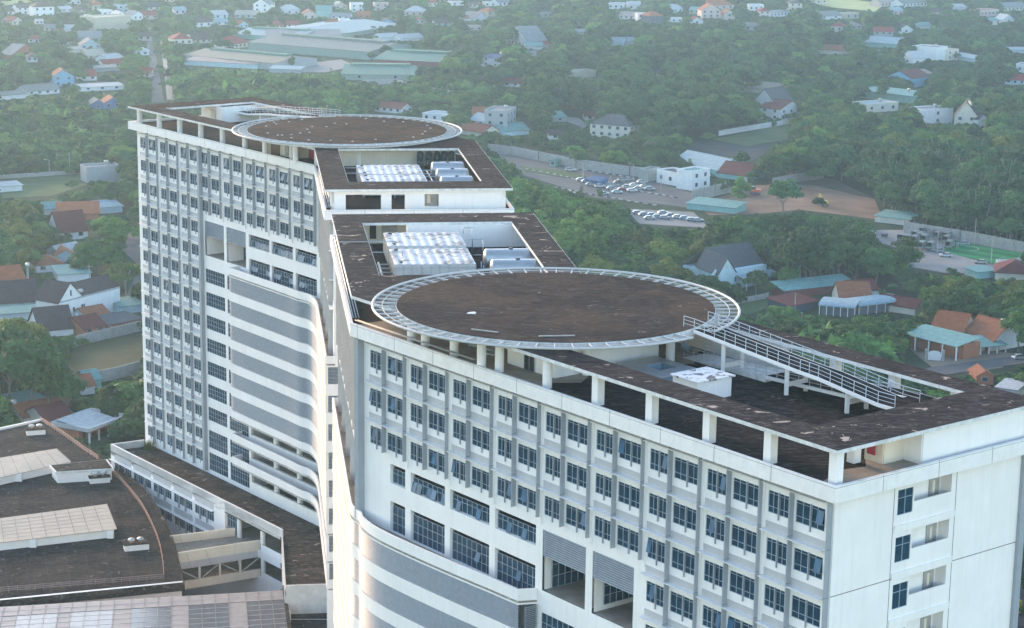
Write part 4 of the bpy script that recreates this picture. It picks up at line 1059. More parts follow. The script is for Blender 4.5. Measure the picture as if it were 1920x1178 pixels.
for i in range(90):
    a = gr.uniform(0, 6.28); r_ = gr.random() ** .5; x, y = q[0] + 3.2 * r_ * math.cos(a), q[1] + 1.2 * r_ * math.sin(a); h_ = .35 * (1 - r_) + .05
    dg.add([(x - .2, y - .15, Z(97.5)), (x + .25, y - .1, Z(97.5)), (x, y + .2, Z(97.5)), (x, y, Z(97.5) + h_)], ((0, 1, 3), (1, 2, 3), (2, 0, 3)))
tag(dg.build('rubble', [M['bark']]), 'heap of brown rubble lying on the footbridge deck', 'rubble')
# ---- glass roofed hall at the bottom edge
GD = 96.0
hall = thing('glazed_hall', 'wide hall roofed with pale and smoky translucent sheets at the bottom edge', 'building', (*GL(800, 1150, GD), 0))
T0, T1, B1 = GL(-120, 1068, GD), GL(1565, 968, GD), GL(1592, 1178, GD)
dv = ((B1[0] - T1[0]) * 2.0, (B1[1] - T1[1]) * 2.0)
def HP(u, v, z=0): return Vector((T0[0] + (T1[0] - T0[0]) * u + dv[0] * v, T0[1] + (T1[1] - T0[1]) * u + dv[1] * v, Z(GD) + z))
def ux(x): return (x + 120) / 1685
cols = [(-120, 20, 1), (20, 100, 0), (100, 320, 1), (320, 390, 0), (390, 620, 1), (620, 715, 0), (715, 935, 2), (935, 1030, 0), (1030, 1252, 2), (1252, 1350, 0), (1350, 1565, 2)]
mb = MB()
mb.hexa([HP(0, 0, -.3), HP(0, 1, -.3), HP(1, 1, -.3), HP(1, 0, -.3), HP(0, 0), HP(0, 1), HP(1, 1), HP(1, 0)], 0)
br = MB()
for (x0, x1, k) in cols:
    a, b = ux(x0), ux(x1)
    if k: mb.quad(HP(a, .13, .02), HP(b, .13, .02), HP(b, 1, .02), HP(a, 1, .02), 1 if k == 2 else 2)
    n = 3 if k else 1
    for i in range(n): br.bar(HP(a + (b - a) * i / n, 0, .05), HP(a + (b - a) * i / n, 1, .05), .09, .08, 0)
for j in range(1, 16): br.bar(HP(0, j / 16, .035), HP(1, j / 16, .035), .05, .04, 1)
br.bar(HP(0, .13, .045), HP(1, .13, .045), .07, .05, 0)
mb.build('roof_sheets', [M['poly_pale'], M['poly_dark'], M['poly_mid']], hall); br.build('glazing_bars', [flat('brown_glazing_bar', (.22, .18, .16)), M['slabedge']], hall)
MB().prism([HP(0, .01)[:2], HP(0, 1)[:2], HP(.995, 1)[:2], HP(.995, .01)[:2]], 0, Z(GD) - .31, 0).build('walls', [M['cream']], hall)
MB().bar(HP(1.003, -.02, .1), HP(1.003, 1, .1), .5, .9, 0).build('side_kerb', [M['podroof']], hall)
lr_ = [GL(1600, 968, 97), GL(1600, 1500, 97), GL(1880, 1500, 97), GL(1836, 968, 97)]
lo = thing('low_roof', 'small dark flat roof between the glazed hall and the curved tower base', 'building', (*lr_[0], 0))
MB().prism(lr_, 0, Z(97), 0).build('roof', [M['annexroof']], lo); MB().bar(V3(lr_[0], Z(96.8)), V3(lr_[1], Z(96.8)), .3, .7).build('kerb', [M['slabedge']], lo); MB().bar(V3(lr_[0], Z(96.2)), V3(lr_[3], Z(96.2)), .3, 2.0).build('back_wall', [M['mould']], lo)
mb = MB(); mb.bar(V3(GL(1600, 1000, 97), Z(97) + .02), V3(GL(1850, 1000, 97), Z(97) + .02), .1, .03); mb.bar(V3(GL(1600, 1130, 97), Z(97) + .02), V3(GL(1850, 1130, 97), Z(97) + .02), .1, .03); mb.build('roof_joint', [M['slabedge']], lo)
# ------------------------------------------------------------------ terrain and surfaces on it
def groundmat():
    mt, n, b = newmat('ground_cover')
    f = tex(n, .012, 8, .65, dist=.5, kind='Object'); g = tex(n, .25, 6, .7)
    o = ramp(n, f, [(.30, (.060, .050, .036)), (.44, (.028, .046, .022)), (.60, (.022, .045, .020)), (.75, (.060, .075, .034))])
    o = mixc(n, mixf(n, ramp(n, g, [(.4, (0, 0, 0)), (.7, (1, 1, 1))]), .5), o, (.03, .05, .022))
    n.links.new(o, b.inputs['Base Color']); b.inputs['Roughness'].default_value = .95; b.inputs['Specular IOR Level'].default_value = .05
    return mt
tag(MB().box(-2400, 2400, -150, 5200, -3, 0).build('ground', [groundmat()]), kind='structure')
_lay = [0]
def sheet(name, pts, mat, z=None, world=False, label=None):
    _lay[0] += 1; zz = .02 + .012 * _lay[0] if z is None else z
    pl = [p if world else G(p[0], p[1]) for p in pts]
    return tag(MB().prism(pl, -.5, zz, 0).build(name, [mat]), kind='structure')
def mott(name, a, b_, sc=.06, fine=.8, rough=.9):
    mt, n, b = newmat(name); f = tex(n, sc, 7, .65, dist=.6); g = tex(n, fine, 5, .7)
    o = ramp(n, f, [(.35, a), (.65, b_)]); o = mixc(n, mixf(n, g, .35), o, tuple(v * .6 for v in a))
    n.links.new(o, b.inputs['Base Color']); b.inputs['Roughness'].default_value = rough; b.inputs['Specular IOR Level'].default_value = .15; return mt
MG = {'road': mott('asphalt_road', (.08, .08, .09), (.125, .125, .125)), 'conc': mott('concrete_yard', (.19, .185, .18), (.28, .265, .255)),
      'dirt': mott('red_dirt', (.15, .085, .055), (.27, .165, .105)), 'grass': mott('mown_grass', (.040, .055, .020), (.085, .080, .036)),
      'lawn': mott('lawn_grass', (.04, .085, .03), (.07, .11, .04)), 'weed': mott('weedy_field', (.045, .08, .03), (.10, .14, .045), .09, .5),
      'net': mott('black_shade_net', (.010, .014, .020), (.035, .045, .055), .12, .7), 'yard': mott('packed_earth', (.20, .15, .11), (.30, .23, .17)),
      'rice': mott('pale_rice_field', (.30, .34, .12), (.40, .42, .18)), 'dark': mott('bare_dark_soil', (.07, .055, .045), (.13, .10, .08))}
def pitchmat():
    mt, n, b = newmat('striped_turf'); tc = n.nodes.new('ShaderNodeTexCoord'); wv = n.nodes.new('ShaderNodeTexWave'); wv.inputs['Scale'].default_value = .055; wv.bands_direction = 'DIAGONAL'; wv.inputs['Distortion'].default_value = .3
    n.links.new(tc.outputs['Object'], wv.inputs[0]); n.links.new(ramp(n, wv.outputs['Fac'], [(.4, (.015, .115, .045)), (.6, (.030, .19, .075))]), b.inputs['Base Color']); b.inputs['Roughness'].default_value = .9; b.inputs['Specular IOR Level'].default_value = .05; return mt
CL = {  # open places in view: pixel outlines on the ground, kept free of trees
 'lot': [(120, 705), (140, 650), (268, 622), (270, 690), (175, 716)],
 'street': [(205, 600), (262, 575), (268, 440), (245, 428), (230, 470), (262, 500), (235, 560)],
 'avenue': [(284, 192), (308, 192), (296, 125), (286, 78), (283, 50), (274, 50), (276, 90), (283, 140)],
 'verge': [(313, 190), (330, 190), (316, 130), (302, 62), (298, 62), (305, 110)],
 'weeds': [(0, 338), (160, 322), (165, 346), (95, 368), (0, 372)],
 'carpark': [(900, 285), (1010, 296), (1080, 318), (1190, 330), (1330, 372), (1400, 385), (1392, 402), (1210, 380), (1120, 372), (1050, 350), (985, 330)],
 'lower_carpark': [(1170, 392), (1300, 398), (1330, 428), (1200, 420)],
 'excavation': [(1300, 384), (1420, 348), (1500, 344), (1560, 356), (1640, 374), (1656, 414), (1600, 406), (1500, 394), (1420, 402), (1330, 404)],
 'net_field': [(1283, 292), (1305, 264), (1440, 272), (1445, 290), (1400, 306)],
 'field': [(1335, 262), (1480, 232), (1478, 262), (1400, 275)],
 'yard': [(1618, 452), (1625, 432), (1720, 432), (1935, 470), (1940, 512), (1840, 514), (1770, 512), (1700, 500), (1722, 478), (1660, 458)],
 'lawn': [(1372, 582), (1400, 560), (1465, 558), (1440, 578), (1400, 592)],
 'earth_yard': [(1700, 652), (1820, 652), (1900, 664), (1880, 690), (1800, 700), (1748, 690)],
 'works_yard': [(548, 122), (640, 112), (668, 124), (610, 136), (552, 136)],
 'rice': [(1500, 2), (1560, -6), (1660, 8), (1640, 22), (1560, 14)],
 'rice_far': [(0, 2), (50, -4), (60, 4), (0, 12)],
 'lane': [(1716, 700), (1745, 690), (1880, 672), (1925, 668), (1925, 682), (1760, 706)],
 'pitch': [(1790, 450), (1935, 478), (1935, 504), (1868, 500), (1768, 474)],
 'corner_road': [(1888, 1178), (1888, 1068), (1925, 1060), (1925, 1178)],
 'mid_road': [(1040, 218), (1085, 222), (1105, 236), (1095, 240), (1060, 228)],
}
for nm, k, mt in (('grass_lot', 'lot', 'grass'), ('street', 'street', 'road'), ('avenue_road', 'avenue', 'road'), ('verge', 'verge', 'yard'), ('weedy_field', 'weeds', 'weed'), ('car_park', 'carpark', 'road'), ('car_park', 'lower_carpark', 'conc'),
                  ('excavation_ground', 'excavation', 'dirt'), ('shade_net_field', 'net_field', 'net'), ('field', 'field', 'weed'), ('concrete_yard', 'yard', 'conc'), ('lawn', 'lawn', 'lawn'), ('earth_yard', 'earth_yard', 'yard'), ('works_yard', 'works_yard', 'conc'),
                  ('rice_field', 'rice', 'rice'), ('rice_field', 'rice_far', 'rice'), ('lane', 'lane', 'road'), ('corner_road', 'corner_road', 'road'), ('side_road', 'mid_road', 'conc')):
    sheet(nm, CL[k], MG[mt])
sheet('bare_soil', [(1440, 345), (1560, 352), (1640, 375), (1560, 335), (1480, 325)], MG['dark'])
sheet('grass_island', [(975, 312), (1060, 322), (1110, 334), (1060, 334), (985, 322)], MG['lawn'])
pt = [(1790, 452), (1935, 480), (1935, 504), (1868, 499), (1768, 472)]
sheet('football_pitch', pt, pitchmat())
def ring(name, cx, cy, rx, z, a0, a1):
    c = G(cx, cy); r_ = rx; mb = MB(); n = 28
    for i in range(n):
        t0, t1 = a0 + (a1 - a0) * i / n, a0 + (a1 - a0) * (i + 1) / n
        mb.bar((c[0] + r_ * math.cos(t0), c[1] + r_ * math.sin(t0), z), (c[0] + r_ * math.cos(t1), c[1] + r_ * math.sin(t1), z), .22, .02)
    return tag(mb.build(name, [M['rim']]), kind='structure')
ring('pitch_marking', 1893, 490, 3.6, .45, R(100), R(390)); ring('pitch_marking', 1812, 468, 4.2, .45, R(-90), R(80))
# kerbs of the car park, painted in alternating blocks
def kerb(pts, name='painted_kerb'):
    mb = MB(); k = 0
    for i in range(len(pts) - 1):
        a, b = G(*pts[i]), G(*pts[i + 1]); L = math.dist(a, b); n = max(1, int(L / 2.0))
        for j in range(n):
            p0, p1 = V3(a, .32).lerp(V3(b, .32), j / n), V3(a, .32).lerp(V3(b, .32), (j + 1) / n)
            mb.bar(p0, p1, .35, .3, k % 2); k += 1
    tag(mb.build(name, [M['rim'], MG['road']]), kind='structure')
kerb([(985, 318), (1050, 330), (1110, 345), (1200, 360), (1270, 372)]); kerb([(1040, 352), (1110, 366), (1190, 380), (1240, 388)]); kerb([(1060, 316), (1110, 322), (1180, 334)])
# ------------------------------------------------------------------ walls and fences
def wallrun(label, pts, h, mat, th=.25, cat='wall', posts=0, name='boundary_wall'):
    g = [G(*p) for p in pts]; t = thing(name, label, cat, (*g[0], 0)); mb = MB()
    for i in range(len(g) - 1): mb.bar(V3(g[i], h / 2), V3(g[i + 1], h / 2), th, h)
    mb.build('panel', [mat], t)
    if posts:
        for i in range(len(g) - 1):
            n = max(1, int(math.dist(g[i], g[i + 1]) / posts))
            for k in range(n + 1):
                p = V3(g[i], 0).lerp(V3(g[i + 1], 0), k / n); MB().box(p.x - .22, p.x + .22, p.y - .22, p.y + .22, 0, h + .15).build('post', [mat], t)
wallrun('long low grey wall crossing the weedy field at left edge', [(0, 336), (50, 333), (110, 329), (165, 325)], 1.8, M['oldwall'])
wallrun('grey wall behind the mown lot, below the tile roofs', [(88, 668), (150, 648), (268, 620)], 3.0, M['oldwall'], posts=8)
wallrun('grey wall in front of the mown lot beside the far wing', [(160, 722), (215, 712), (272, 697)], 3.2, M['concrete'])
wallrun('long stained wall behind the car park below the plantation', [(905, 286), (960, 292), (1010, 302), (1080, 316), (1180, 330), (1225, 334)], 4.2, M['oldwall'], posts=9)
wallrun('concrete wall between the white office and the excavation', [(1298, 378), (1340, 368), (1400, 354)], 4.5, M['concrete'], posts=8)
wallrun('pale wall along the back of the concrete yard under the rubber trees', [(1695, 436), (1800, 452), (1935, 478)], 4.0, M['concrete'], posts=7)
wallrun('white picket wall along the field below the dark plantation', [(1348, 255), (1400, 246), (1450, 238), (1482, 233)], 2.6, M['white'], .15, 'fence', 5, 'picket_fence')
wallrun('old wall by the green warehouses and the row of young trees', [(680, 160), (740, 158), (800, 172), (860, 184)], 3.0, M['oldwall'])
wallrun('stained wall left of the excavation shed beneath the wood', [(1448, 352), (1500, 342), (1545, 336)], 4, M['concrete'])
wallrun('garden wall with posts in front of the slate roofed house', [(1370, 573), (1400, 568), (1440, 560)], 1.8, M['concrete'], .2, 'wall', 5)
wallrun('white pipe fence with banner panels at the near end of the pitch', [(1868, 504), (1895, 502), (1935, 498)], 3.0, M['white'], .12, 'fence', 3, 'pitch_fence')

# ------------------------------------------------------------------ houses
RECT = []       # screen rectangles to keep free of tall trees in front
def wins_on(t, w_, d_, h_, floors, n, small=False):
    wm = pal('N'); fm = M['rim']
    fh = h_ / floors
    for f in range(floors):
        zc = f * fh + fh * .38
        for i in range(n):
            x = -w_ / 2 + w_ * (i + .5) / n
            ww, wh = min(1.5, w_ / n * .45), min(1.5, fh * .42)
            MB().box(x - ww / 2 - .1, x + ww / 2 + .1, -.06, .02, zc - .1, zc + wh + .1, 1).box(x - ww / 2, x + ww / 2, -.09, -.061, zc, zc + wh, 0).build('window', [M['glass'], fm], t, world=False)
        nd = max(1, int(d_ / 5))
        for i in range(nd):
            y = d_ * (i + .5) / nd; wh = min(1.4, fh * .4)
            MB().box(w_ / 2 - .02, w_ / 2 + .06, y - .7, y + .7, zc - .1, zc + wh + .1, 1).box(w_ / 2 + .061, w_ / 2 + .09, y - .6, y + .6, zc, zc + wh, 0).build('window', [M['glass'], fm], t, world=False)
def roof_part(t, w_, d_, h_, kind, rm, rise, over=.5, wallm=None, name='roof'):
    mb = MB(); x0, x1, y0, y1 = -w_ / 2 - over, w_ / 2 + over, -over, d_ + over
    th = Vector((0, 0, .16))
    def slab(a, b, c, d, mi=0):
        a, b, c, d = map(Vector, (a, b, c, d)); mb.hexa([a - th, b - th, c - th, d - th, a, b, c, d], mi)
    ym = d_ / 2; k = over * rise / (ym + .001) if kind != 'gable_side' else 0
    if kind == 'gable':        # ridge along the width
        slab((x0, y0, h_ - k), (x1, y0, h_ - k), (x1, ym, h_ + rise), (x0, ym, h_ + rise)); slab((x0, ym, h_ + rise), (x1, ym, h_ + rise), (x1, y1, h_ - k), (x0, y1, h_ - k))
        mb.bar((x0, ym, h_ + rise), (x1, ym, h_ + rise), .4, .18)
    elif kind == 'gablef':     # gable faces the camera
        k = over * rise / (w_ / 2)
        slab((x0, y0, h_ - k), (0, y0, h_ + rise), (0, y1, h_ + rise), (x0, y1, h_ - k)); slab((0, y0, h_ + rise), (x1, y0, h_ - k), (x1, y1, h_ - k), (0, y1, h_ + rise))
    elif kind == 'hip':
        r_ = min(w_, d_) / 2 * .95
        p = [(x0, y0, h_), (x1, y0, h_), (x1, y1, h_), (x0, y1, h_)]
        if w_ >= d_: a, b = (x0 + r_, ym, h_ + rise), (x1 - r_, ym, h_ + rise); f = ((0, 1, 5, 4), (1, 2, 5), (2, 3, 4, 5), (3, 0, 4))
        else: a, b = (0, y0 + r_, h_ + rise), (0, y1 - r_, h_ + rise); f = ((0, 1, 4), (1, 2, 5, 4), (2, 3, 5), (3, 0, 4, 5))
        mb.add(p + [a, b], f); mb.add([(q[0], q[1], q[2] - .12) for q in p], ((3, 2, 1, 0),)); 
        for i in range(4): q, r2 = p[i], p[(i + 1) % 4]; mb.quad((q[0], q[1], q[2] - .12), (r2[0], r2[1], r2[2] - .12), r2, q)
    elif kind == 'shed':
        slab((x0, y0, h_), (x1, y0, h_), (x1, y1, h_ + rise), (x0, y1, h_ + rise))
    elif kind == 'barrel':
        n = 10
        for i in range(n):
            a0, a1 = math.pi * i / n, math.pi * (i + 1) / n
            f = lambda a: ((x0 + x1) / 2 - math.cos(a) * (x1 - x0) / 2, h_ + math.sin(a) * rise)
            (xa, za), (xb, zb) = f(a0), f(a1); slab((xa, y0, za), (xb, y0, zb), (xb, y1, zb), (xa, y1, za))
    o = mb.build(name, [rm], t, world=False)
    return o
def house(x1, y1, x2, y2, dep, hpx, kind, rc, wc, label, wn=None, tank=False, cat='house', rise=None, mon=False, name=None, base_z=0, dark=False):
    a, b = G(x1, y1), G(x2, y2); cx, cy = (a[0] + b[0]) / 2, (a[1] + b[1]) / 2
    dd = PX((cx, cy, 0))[2]; w_ = math.dist(a, b); h_ = max(2.4, hpx * dd / FPX / .97)
    rz = math.atan2(b[1] - a[1], b[0] - a[0])
    LAST[0] = None
    nm = name or {'house': 'house', 'warehouse': 'warehouse', 'shed': 'shed', 'villa': 'villa', 'kiosk': 'kiosk'}.get(cat, cat.replace(' ', '_'))
    t = thing(nm, label, cat, (cx, cy, 0), rz); LAST[0] = t
    if rise is None: rise = {'gable': dep * .24, 'gablef': w_ * .30, 'hip': min(w_, dep) * .27, 'shed': dep * .10, 'flat': 0, 'barrel': w_ * .3}[kind]
    wm = pal(wc); rm = pal(rc, True)
    mb = MB(); 
    if kind == 'gable':
        mb.box(-w_ / 2, w_ / 2, 0, dep, 0, h_)
        for x in (-w_ / 2, w_ / 2): mb.add([(x, 0, h_), (x, dep, h_), (x, dep / 2, h_ + rise - .2)], ((0, 1, 2),))
    elif kind in ('gablef',):
        mb.box(-w_ / 2, w_ / 2, 0, dep, 0, h_)
        for y in (0, dep): mb.add([(-w_ / 2, y, h_), (w_ / 2, y, h_), (0, y, h_ + rise - .2)], ((0, 1, 2),))
    elif kind == 'flat':
        mb.prism([(-w_ / 2, 0), (w_ / 2, 0), (w_ / 2, dep), (-w_ / 2, dep)], 0, h_, 0)
    elif kind == 'shed':
        mb.hexa([(-w_ / 2, 0, 0), (w_ / 2, 0, 0), (w_ / 2, dep, 0), (-w_ / 2, dep, 0), (-w_ / 2, 0, h_ - .17), (w_ / 2, 0, h_ - .17), (w_ / 2, dep, h_ + rise - .17), (-w_ / 2, dep, h_ + rise - .17)])
    else: mb.box(-w_ / 2, w_ / 2, 0, dep, 0, h_)
    mb.build('wall', [wm], t, world=False)
    if kind == 'flat':
        o = MB().prism([(-w_ / 2 - .1, -.1), (w_ / 2 + .1, -.1), (w_ / 2 + .1, dep + .1), (-w_ / 2 - .1, dep + .1)], h_ + .002, h_ + .7, 0, [[(-w_ / 2 + .15, .15), (w_ / 2 - .15, .15), (w_ / 2 - .15, dep - .15), (-w_ / 2 + .15, dep - .15)]]).build('roof_parapet', [wm], t, world=False)
        MB().box(-w_ / 2 + .16, w_ / 2 - .16, .16, dep - .16, h_ + .002, h_ + .06).build('roof', [rm], t, world=False)
    else: ro = roof_part(t, w_, dep, h_, kind, rm, rise)
    if mon: MB().hexa([(-w_ * .42, dep * .43, h_ + rise - .6), (w_ * .42, dep * .43, h_ + rise - .6), (w_ * .42, dep * .57, h_ + rise - .6), (-w_ * .42, dep * .57, h_ + rise - .6), (-w_ * .42, dep * .43, h_ + rise + .9), (w_ * .42, dep * .43, h_ + rise + .9), (w_ * .42, dep * .57, h_ + rise + .9), (-w_ * .42, dep * .57, h_ + rise + .9)]).build('ridge_vent', [pal('E', True) if rc != 'G' else pal('V', True)], t, world=False)
    if wn != 0:
        n = wn or max(1, min(7, int(w_ / 4.2))); wins_on(t, w_, dep, h_, max(1, min(4, round(h_ / 3.6))), n)
    if tank:
        x, y = w_ * .2, dep * .6; zt_ = h_ + (rise * .6 if kind != 'flat' else 0)
        MB().tube((x - .8, y, zt_ + 1.5), (x + .8, y, zt_ + 1.5), .6, 12).build('roof_tank', [M['steel']], t, True, world=False)
        MB().box(x - .5, x + .5, y - .4, y + .4, zt_ - .2, zt_ + .95).build('tank_stand', [M['pipe']], t, world=False)
    top = PX((cx, cy, h_ + rise))[1]
    RECT.append((min(x1, x2), top - 1, max(x1, x2), max(y1, y2) - .28 * (max(y1, y2) - top), max(y1, y2)))
    FOOT.append((cx - math.sin(rz) * dep / 2, cy + math.cos(rz) * dep / 2, math.hypot(w_, dep) / 2, w_, dep, rz))
    return t
FOOT = []
LAST = [None]
H = house
# upper left, beyond the woods
H(0, 30, 27, 29, 14, 8, 'gable', 'B', 'W', 'long brown roofed house at the upper left corner')
H(64, 34, 102, 33, 14, 20, 'hip', 'B', 'W', 'tall white villa with a brown hipped roof at upper left')
H(33, 28, 63, 27, 12, 13, 'gable', 'B', 'W', 'white house with brown gable just left of the tall upper left villa')
H(132, 10, 152, 9, 12, 7, 'gablef', 'Q', 'W', 'small white gable house at the top edge, upper left')
H(174, 20, 196, 19, 14, 10, 'hip', 'O', 'Y', 'ochre house with orange roof near the top edge, upper left')
H(213, 25, 241, 24, 12, 13, 'flat', 'R', 'L', 'pale blue flat roofed house with a red strip, upper left')
H(167, 46, 189, 45, 16, 9, 'gablef', 'W', 'W', 'white gable end beside the beige windowless block')
H(178, 60, 246, 56, 20, 24, 'flat', 'C', 'Y', 'large beige windowless block at upper left', 0)
H(183, 32, 212, 31, 12, 10, 'flat', 'W', 'W', 'white flat house behind the beige windowless block')
H(214, 38, 242, 37, 12, 7, 'gablef', 'W', 'W', 'white twin gable house right of the beige block', 2)
H(250, 40, 268, 39, 12, 12, 'gablef', 'Q', 'W', 'white narrow house beside the avenue top')
H(270, 37, 297, 36, 12, 8, 'gable', 'R', 'P', 'pinkish house with red side at the far end of the avenue')
H(277, 20, 300, 20, 12, 7, 'gable', 'N', 'W', 'white house under a navy roof at the top of the avenue')
H(146, 77, 190, 77, 16, 5, 'gable', 'Q', 'G', 'wide grey tin roofed shed left of the avenue', 0, cat='shed')
H(120, 60, 140, 60, 10, 4, 'gable', 'W', 'W', 'small white roof deep in the upper left wood', 0)
H(152, 92, 190, 91, 12, 6, 'gablef', 'Q', 'L', 'grey gabled house below the wide tin shed')
H(325, 86, 361, 85, 14, 12, 'hip', 'R', 'C', 'small cream villa with pinkish red hip roof above the grey depot')
H(358, 53, 398, 51, 14, 10, 'gable', 'B', 'W', 'white villa with brown roof above the cream villa', 3)
H(366, 82, 398, 80, 16, 7, 'gable', 'B', 'C', 'brown roofed house between cream villa and red hip house')
H(432, 93, 470, 88, 16, 9, 'hip', 'R', 'C', 'cream house with big red hip roof left of the long warehouse')
H(0, 110, 22, 112, 24, 9, 'gable', 'Q', 'X', 'dull brown walled warehouse at the left edge', 0, cat='warehouse')
H(22, 99, 58, 97, 10, 6, 'shed', 'C', 'W', 'long pale shed roof behind the left edge warehouse', 0, cat='shed')
H(99, 163, 140, 162, 14, 19, 'gablef', 'D', 'K', 'bright sky blue house with dark gable roof')
H(150, 152, 182, 151, 12, 9, 'gable', 'R', 'W', 'white house with red roof right of the sky blue house')
H(152, 172, 232, 168, 9, 7, 'shed', 'W', 'W', 'long flat white roofed block left of the avenue', 3)
H(168, 136, 224, 133, 8, 5, 'shed', 'Q', 'Q', 'long grey shed above the white roofed block', 0, cat='shed')
H(52, 180, 112, 175, 12, 6, 'gable', 'G', 'W', 'pale grey roofed house below the sky blue house')
H(4, 188, 52, 184, 10, 5, 'shed', 'G', 'W', 'low pale shed at the left edge below the sky blue house', 0, cat='shed')
H(168, 206, 200, 205, 12, 9, 'gablef', 'G', 'U', 'blue house with a light grey gable roof', 1)
H(196, 206, 228, 205, 12, 13, 'gablef', 'O', 'U', 'blue house with an orange gable roof')
H(202, 118, 232, 114, 10, 6, 'gable', 'W', 'W', 'white tin roofed house by the avenue')
H(195, 127, 230, 125, 9, 4, 'gable', 'R', 'W', 'low house with pink and white roofs by the avenue')
H(165, 112, 200, 110, 14, 7, 'gable', 'C', 'Y', 'tan roofed house in the trees left of the avenue')
H(136, 100, 160, 99, 10, 4, 'shed', 'Q', 'C', 'small grey lean-to in the trees, upper left', 0, cat='shed')
# green warehouses
H(466, 94, 692, 113, 58, 15, 'gable', 'G', 'V', 'longest green walled warehouse with grey roof and ridge vent', 0, cat='warehouse', rise=3.5, mon=True)
H(345, 116, 516, 132, 40, 13, 'gable', 'Y', 'Q', 'long grey brown roofed warehouse at the front left of the works', 0, cat='warehouse', rise=2.6, mon=True)
H(345, 122, 482, 130, 12, 9, 'shed', 'P', 'L', 'pinkish lean-to roof on the front of the grey brown warehouse', 0, cat='warehouse')
H(700, 120, 832, 126, 52, 9, 'gable', 'E', 'D', 'green roofed warehouse with dark red gable end', 0, cat='warehouse', rise=3.2, mon=True)
H(640, 150, 775, 152, 50, 11, 'gable', 'E', 'V', 'front green warehouse with two ridge vents', 2, cat='warehouse', rise=3, mon=True)
H(438, 72, 560, 78, 48, 8, 'gable', 'L', 'T', 'pale teal warehouse at the back of the works', 0, cat='warehouse', rise=2.6, mon=True)
H(640, 72, 750, 54, 60, 8, 'gable', 'L', 'V', 'long light roofed warehouse running to the back right', 0, cat='warehouse', rise=2.6)
H(500, 76, 640, 76, 40, 9, 'gable', 'Q', 'Q', 'grey roofed warehouse between the pale teal and longest ones', 0, cat='warehouse', rise=2.6)
H(505, 136, 562, 138, 10, 7, 'shed', 'L', 'Q', 'small pale blue canopy shed before the grey brown gable', 0, cat='shed')
# top edge, middle
H(475, 30, 504, 31, 14, 22, 'gablef', 'Q', 'W', 'tall white three storey house at the top, left of centre', 2)
H(524, 29, 562, 29, 14, 10, 'hip', 'W', 'W', 'white tin roofed villa right of the tall white house')
H(594, 35, 622, 35, 14, 15, 'gable', 'T', 'T', 'pale teal boxy shed above the works', 0, cat='shed')
H(568, 38, 592, 38, 12, 12, 'gablef', 'R', 'P', 'pink house next to the teal boxy shed')
H(658, 23, 682, 23, 14, 14, 'flat', 'W', 'W', 'white stepped house at the top, above the orange roofs')
H(702, 20, 729, 20, 12, 12, 'flat', 'Q', 'P', 'pale pink flat house at the top edge')
H(758, 31, 794, 32, 14, 10, 'hip', 'W', 'P', 'house with stacked pale roofs right of the pink flat house')
H(670, 35, 696, 35, 12, 6, 'gable', 'O', 'O', 'orange roofed row house above the light blue gable')
H(604, 53, 637, 54, 12, 8, 'hip', 'O', 'P', 'salmon house with orange hip roof behind the longest warehouse')
H(637, 51, 656, 51, 12, 12, 'flat', 'W', 'W', 'white block beside the navy roof')
H(655, 49, 680, 48, 12, 7, 'gable', 'N', 'W', 'house with a steep navy roof and dormer')
H(713, 50, 742, 50, 12, 6, 'gablef', 'N', 'K', 'light blue gable house at the end of the long light warehouse', 0)
H(440, 34, 482, 35, 12, 7, 'gable', 'C', 'Q', 'tan tin roofed house below the tall white house')
H(402, 36, 428, 35, 12, 8, 'gable', 'W', 'L', 'pale house at the top between two brown roofs')
H(712, 77, 750, 75, 10, 4, 'gable', 'W', 'W', 'white tin roof right of the long light warehouse', 0)
H(752, 78, 794, 76, 10, 4, 'gable', 'W', 'W', 'second white tin roof further right of the long light warehouse', 0)
H(620, 36, 655, 37, 10, 6, 'gable', 'Q', 'W', 'grey roofed low house right of the teal boxy shed')
# middle and upper right of centre
H(902, 124, 938, 128, 10, 17, 'hip', 'U', 'W', 'white two storey house with a bright blue roof', 2, True, rise=2)
H(945, 82, 992, 90, 16, 9, 'gablef', 'Q', 'W', 'wide white gabled hall among the trees')
H(985, 93, 1018, 93, 10, 4, 'gable', 'T', 'W', 'small turquoise roof right of the wide white hall', 0)
H(1019, 90, 1034, 89, 8, 4, 'gable', 'R', 'W', 'small red roof beside the turquoise roof', 0)
H(990, 106, 1006, 106, 6, 2, 'shed', 'U', 'W', 'tiny blue roof in the trees', 0)
H(914, 37, 934, 36, 12, 14, 'hip', 'O', 'Y', 'yellowish tower house with an orange cap')
H(892, 40, 912, 38, 14, 6, 'gablef', 'P', 'W', 'white pointed gable left of the orange capped tower', 0)
H(868, 40, 882, 39, 8, 4, 'gable', 'O', 'W', 'tiny orange roof left of the pointed gable', 0)
H(1010, 33, 1036, 33, 12, 7, 'flat', 'Q', 'Q', 'grey block among the trees at the top centre', 1)
H(1140, 17, 1170, 18, 14, 9, 'flat', 'Q', 'W', 'pale block at the top edge right of centre')
H(1178, 19, 1202, 19, 12, 9, 'gable', 'W', 'W', 'white house next to the pale block at the top edge')
H(1160, 36, 1198, 38, 12, 7, 'gable', 'P', 'W', 'long pinkish low house below the pale block')
H(908, 12, 930, 12, 12, 6, 'flat', 'W', 'W', 'white block at the top centre')
H(934, 13, 958, 12, 12, 8, 'gable', 'Q', 'W', 'white house with grey roof at the top centre')
H(1142, 85, 1170, 86, 12, 5, 'gable', 'L', 'L', 'pale blue roofs in the wood right of centre', 0)
H(1172, 84, 1194, 83, 10, 4, 'gable', 'L', 'W', 'small pale blue roof at the wood edge', 0)
H(1078, 66, 1100, 66, 8, 3, 'gable', 'W', 'W', 'tiny white roof above the plantation', 0)
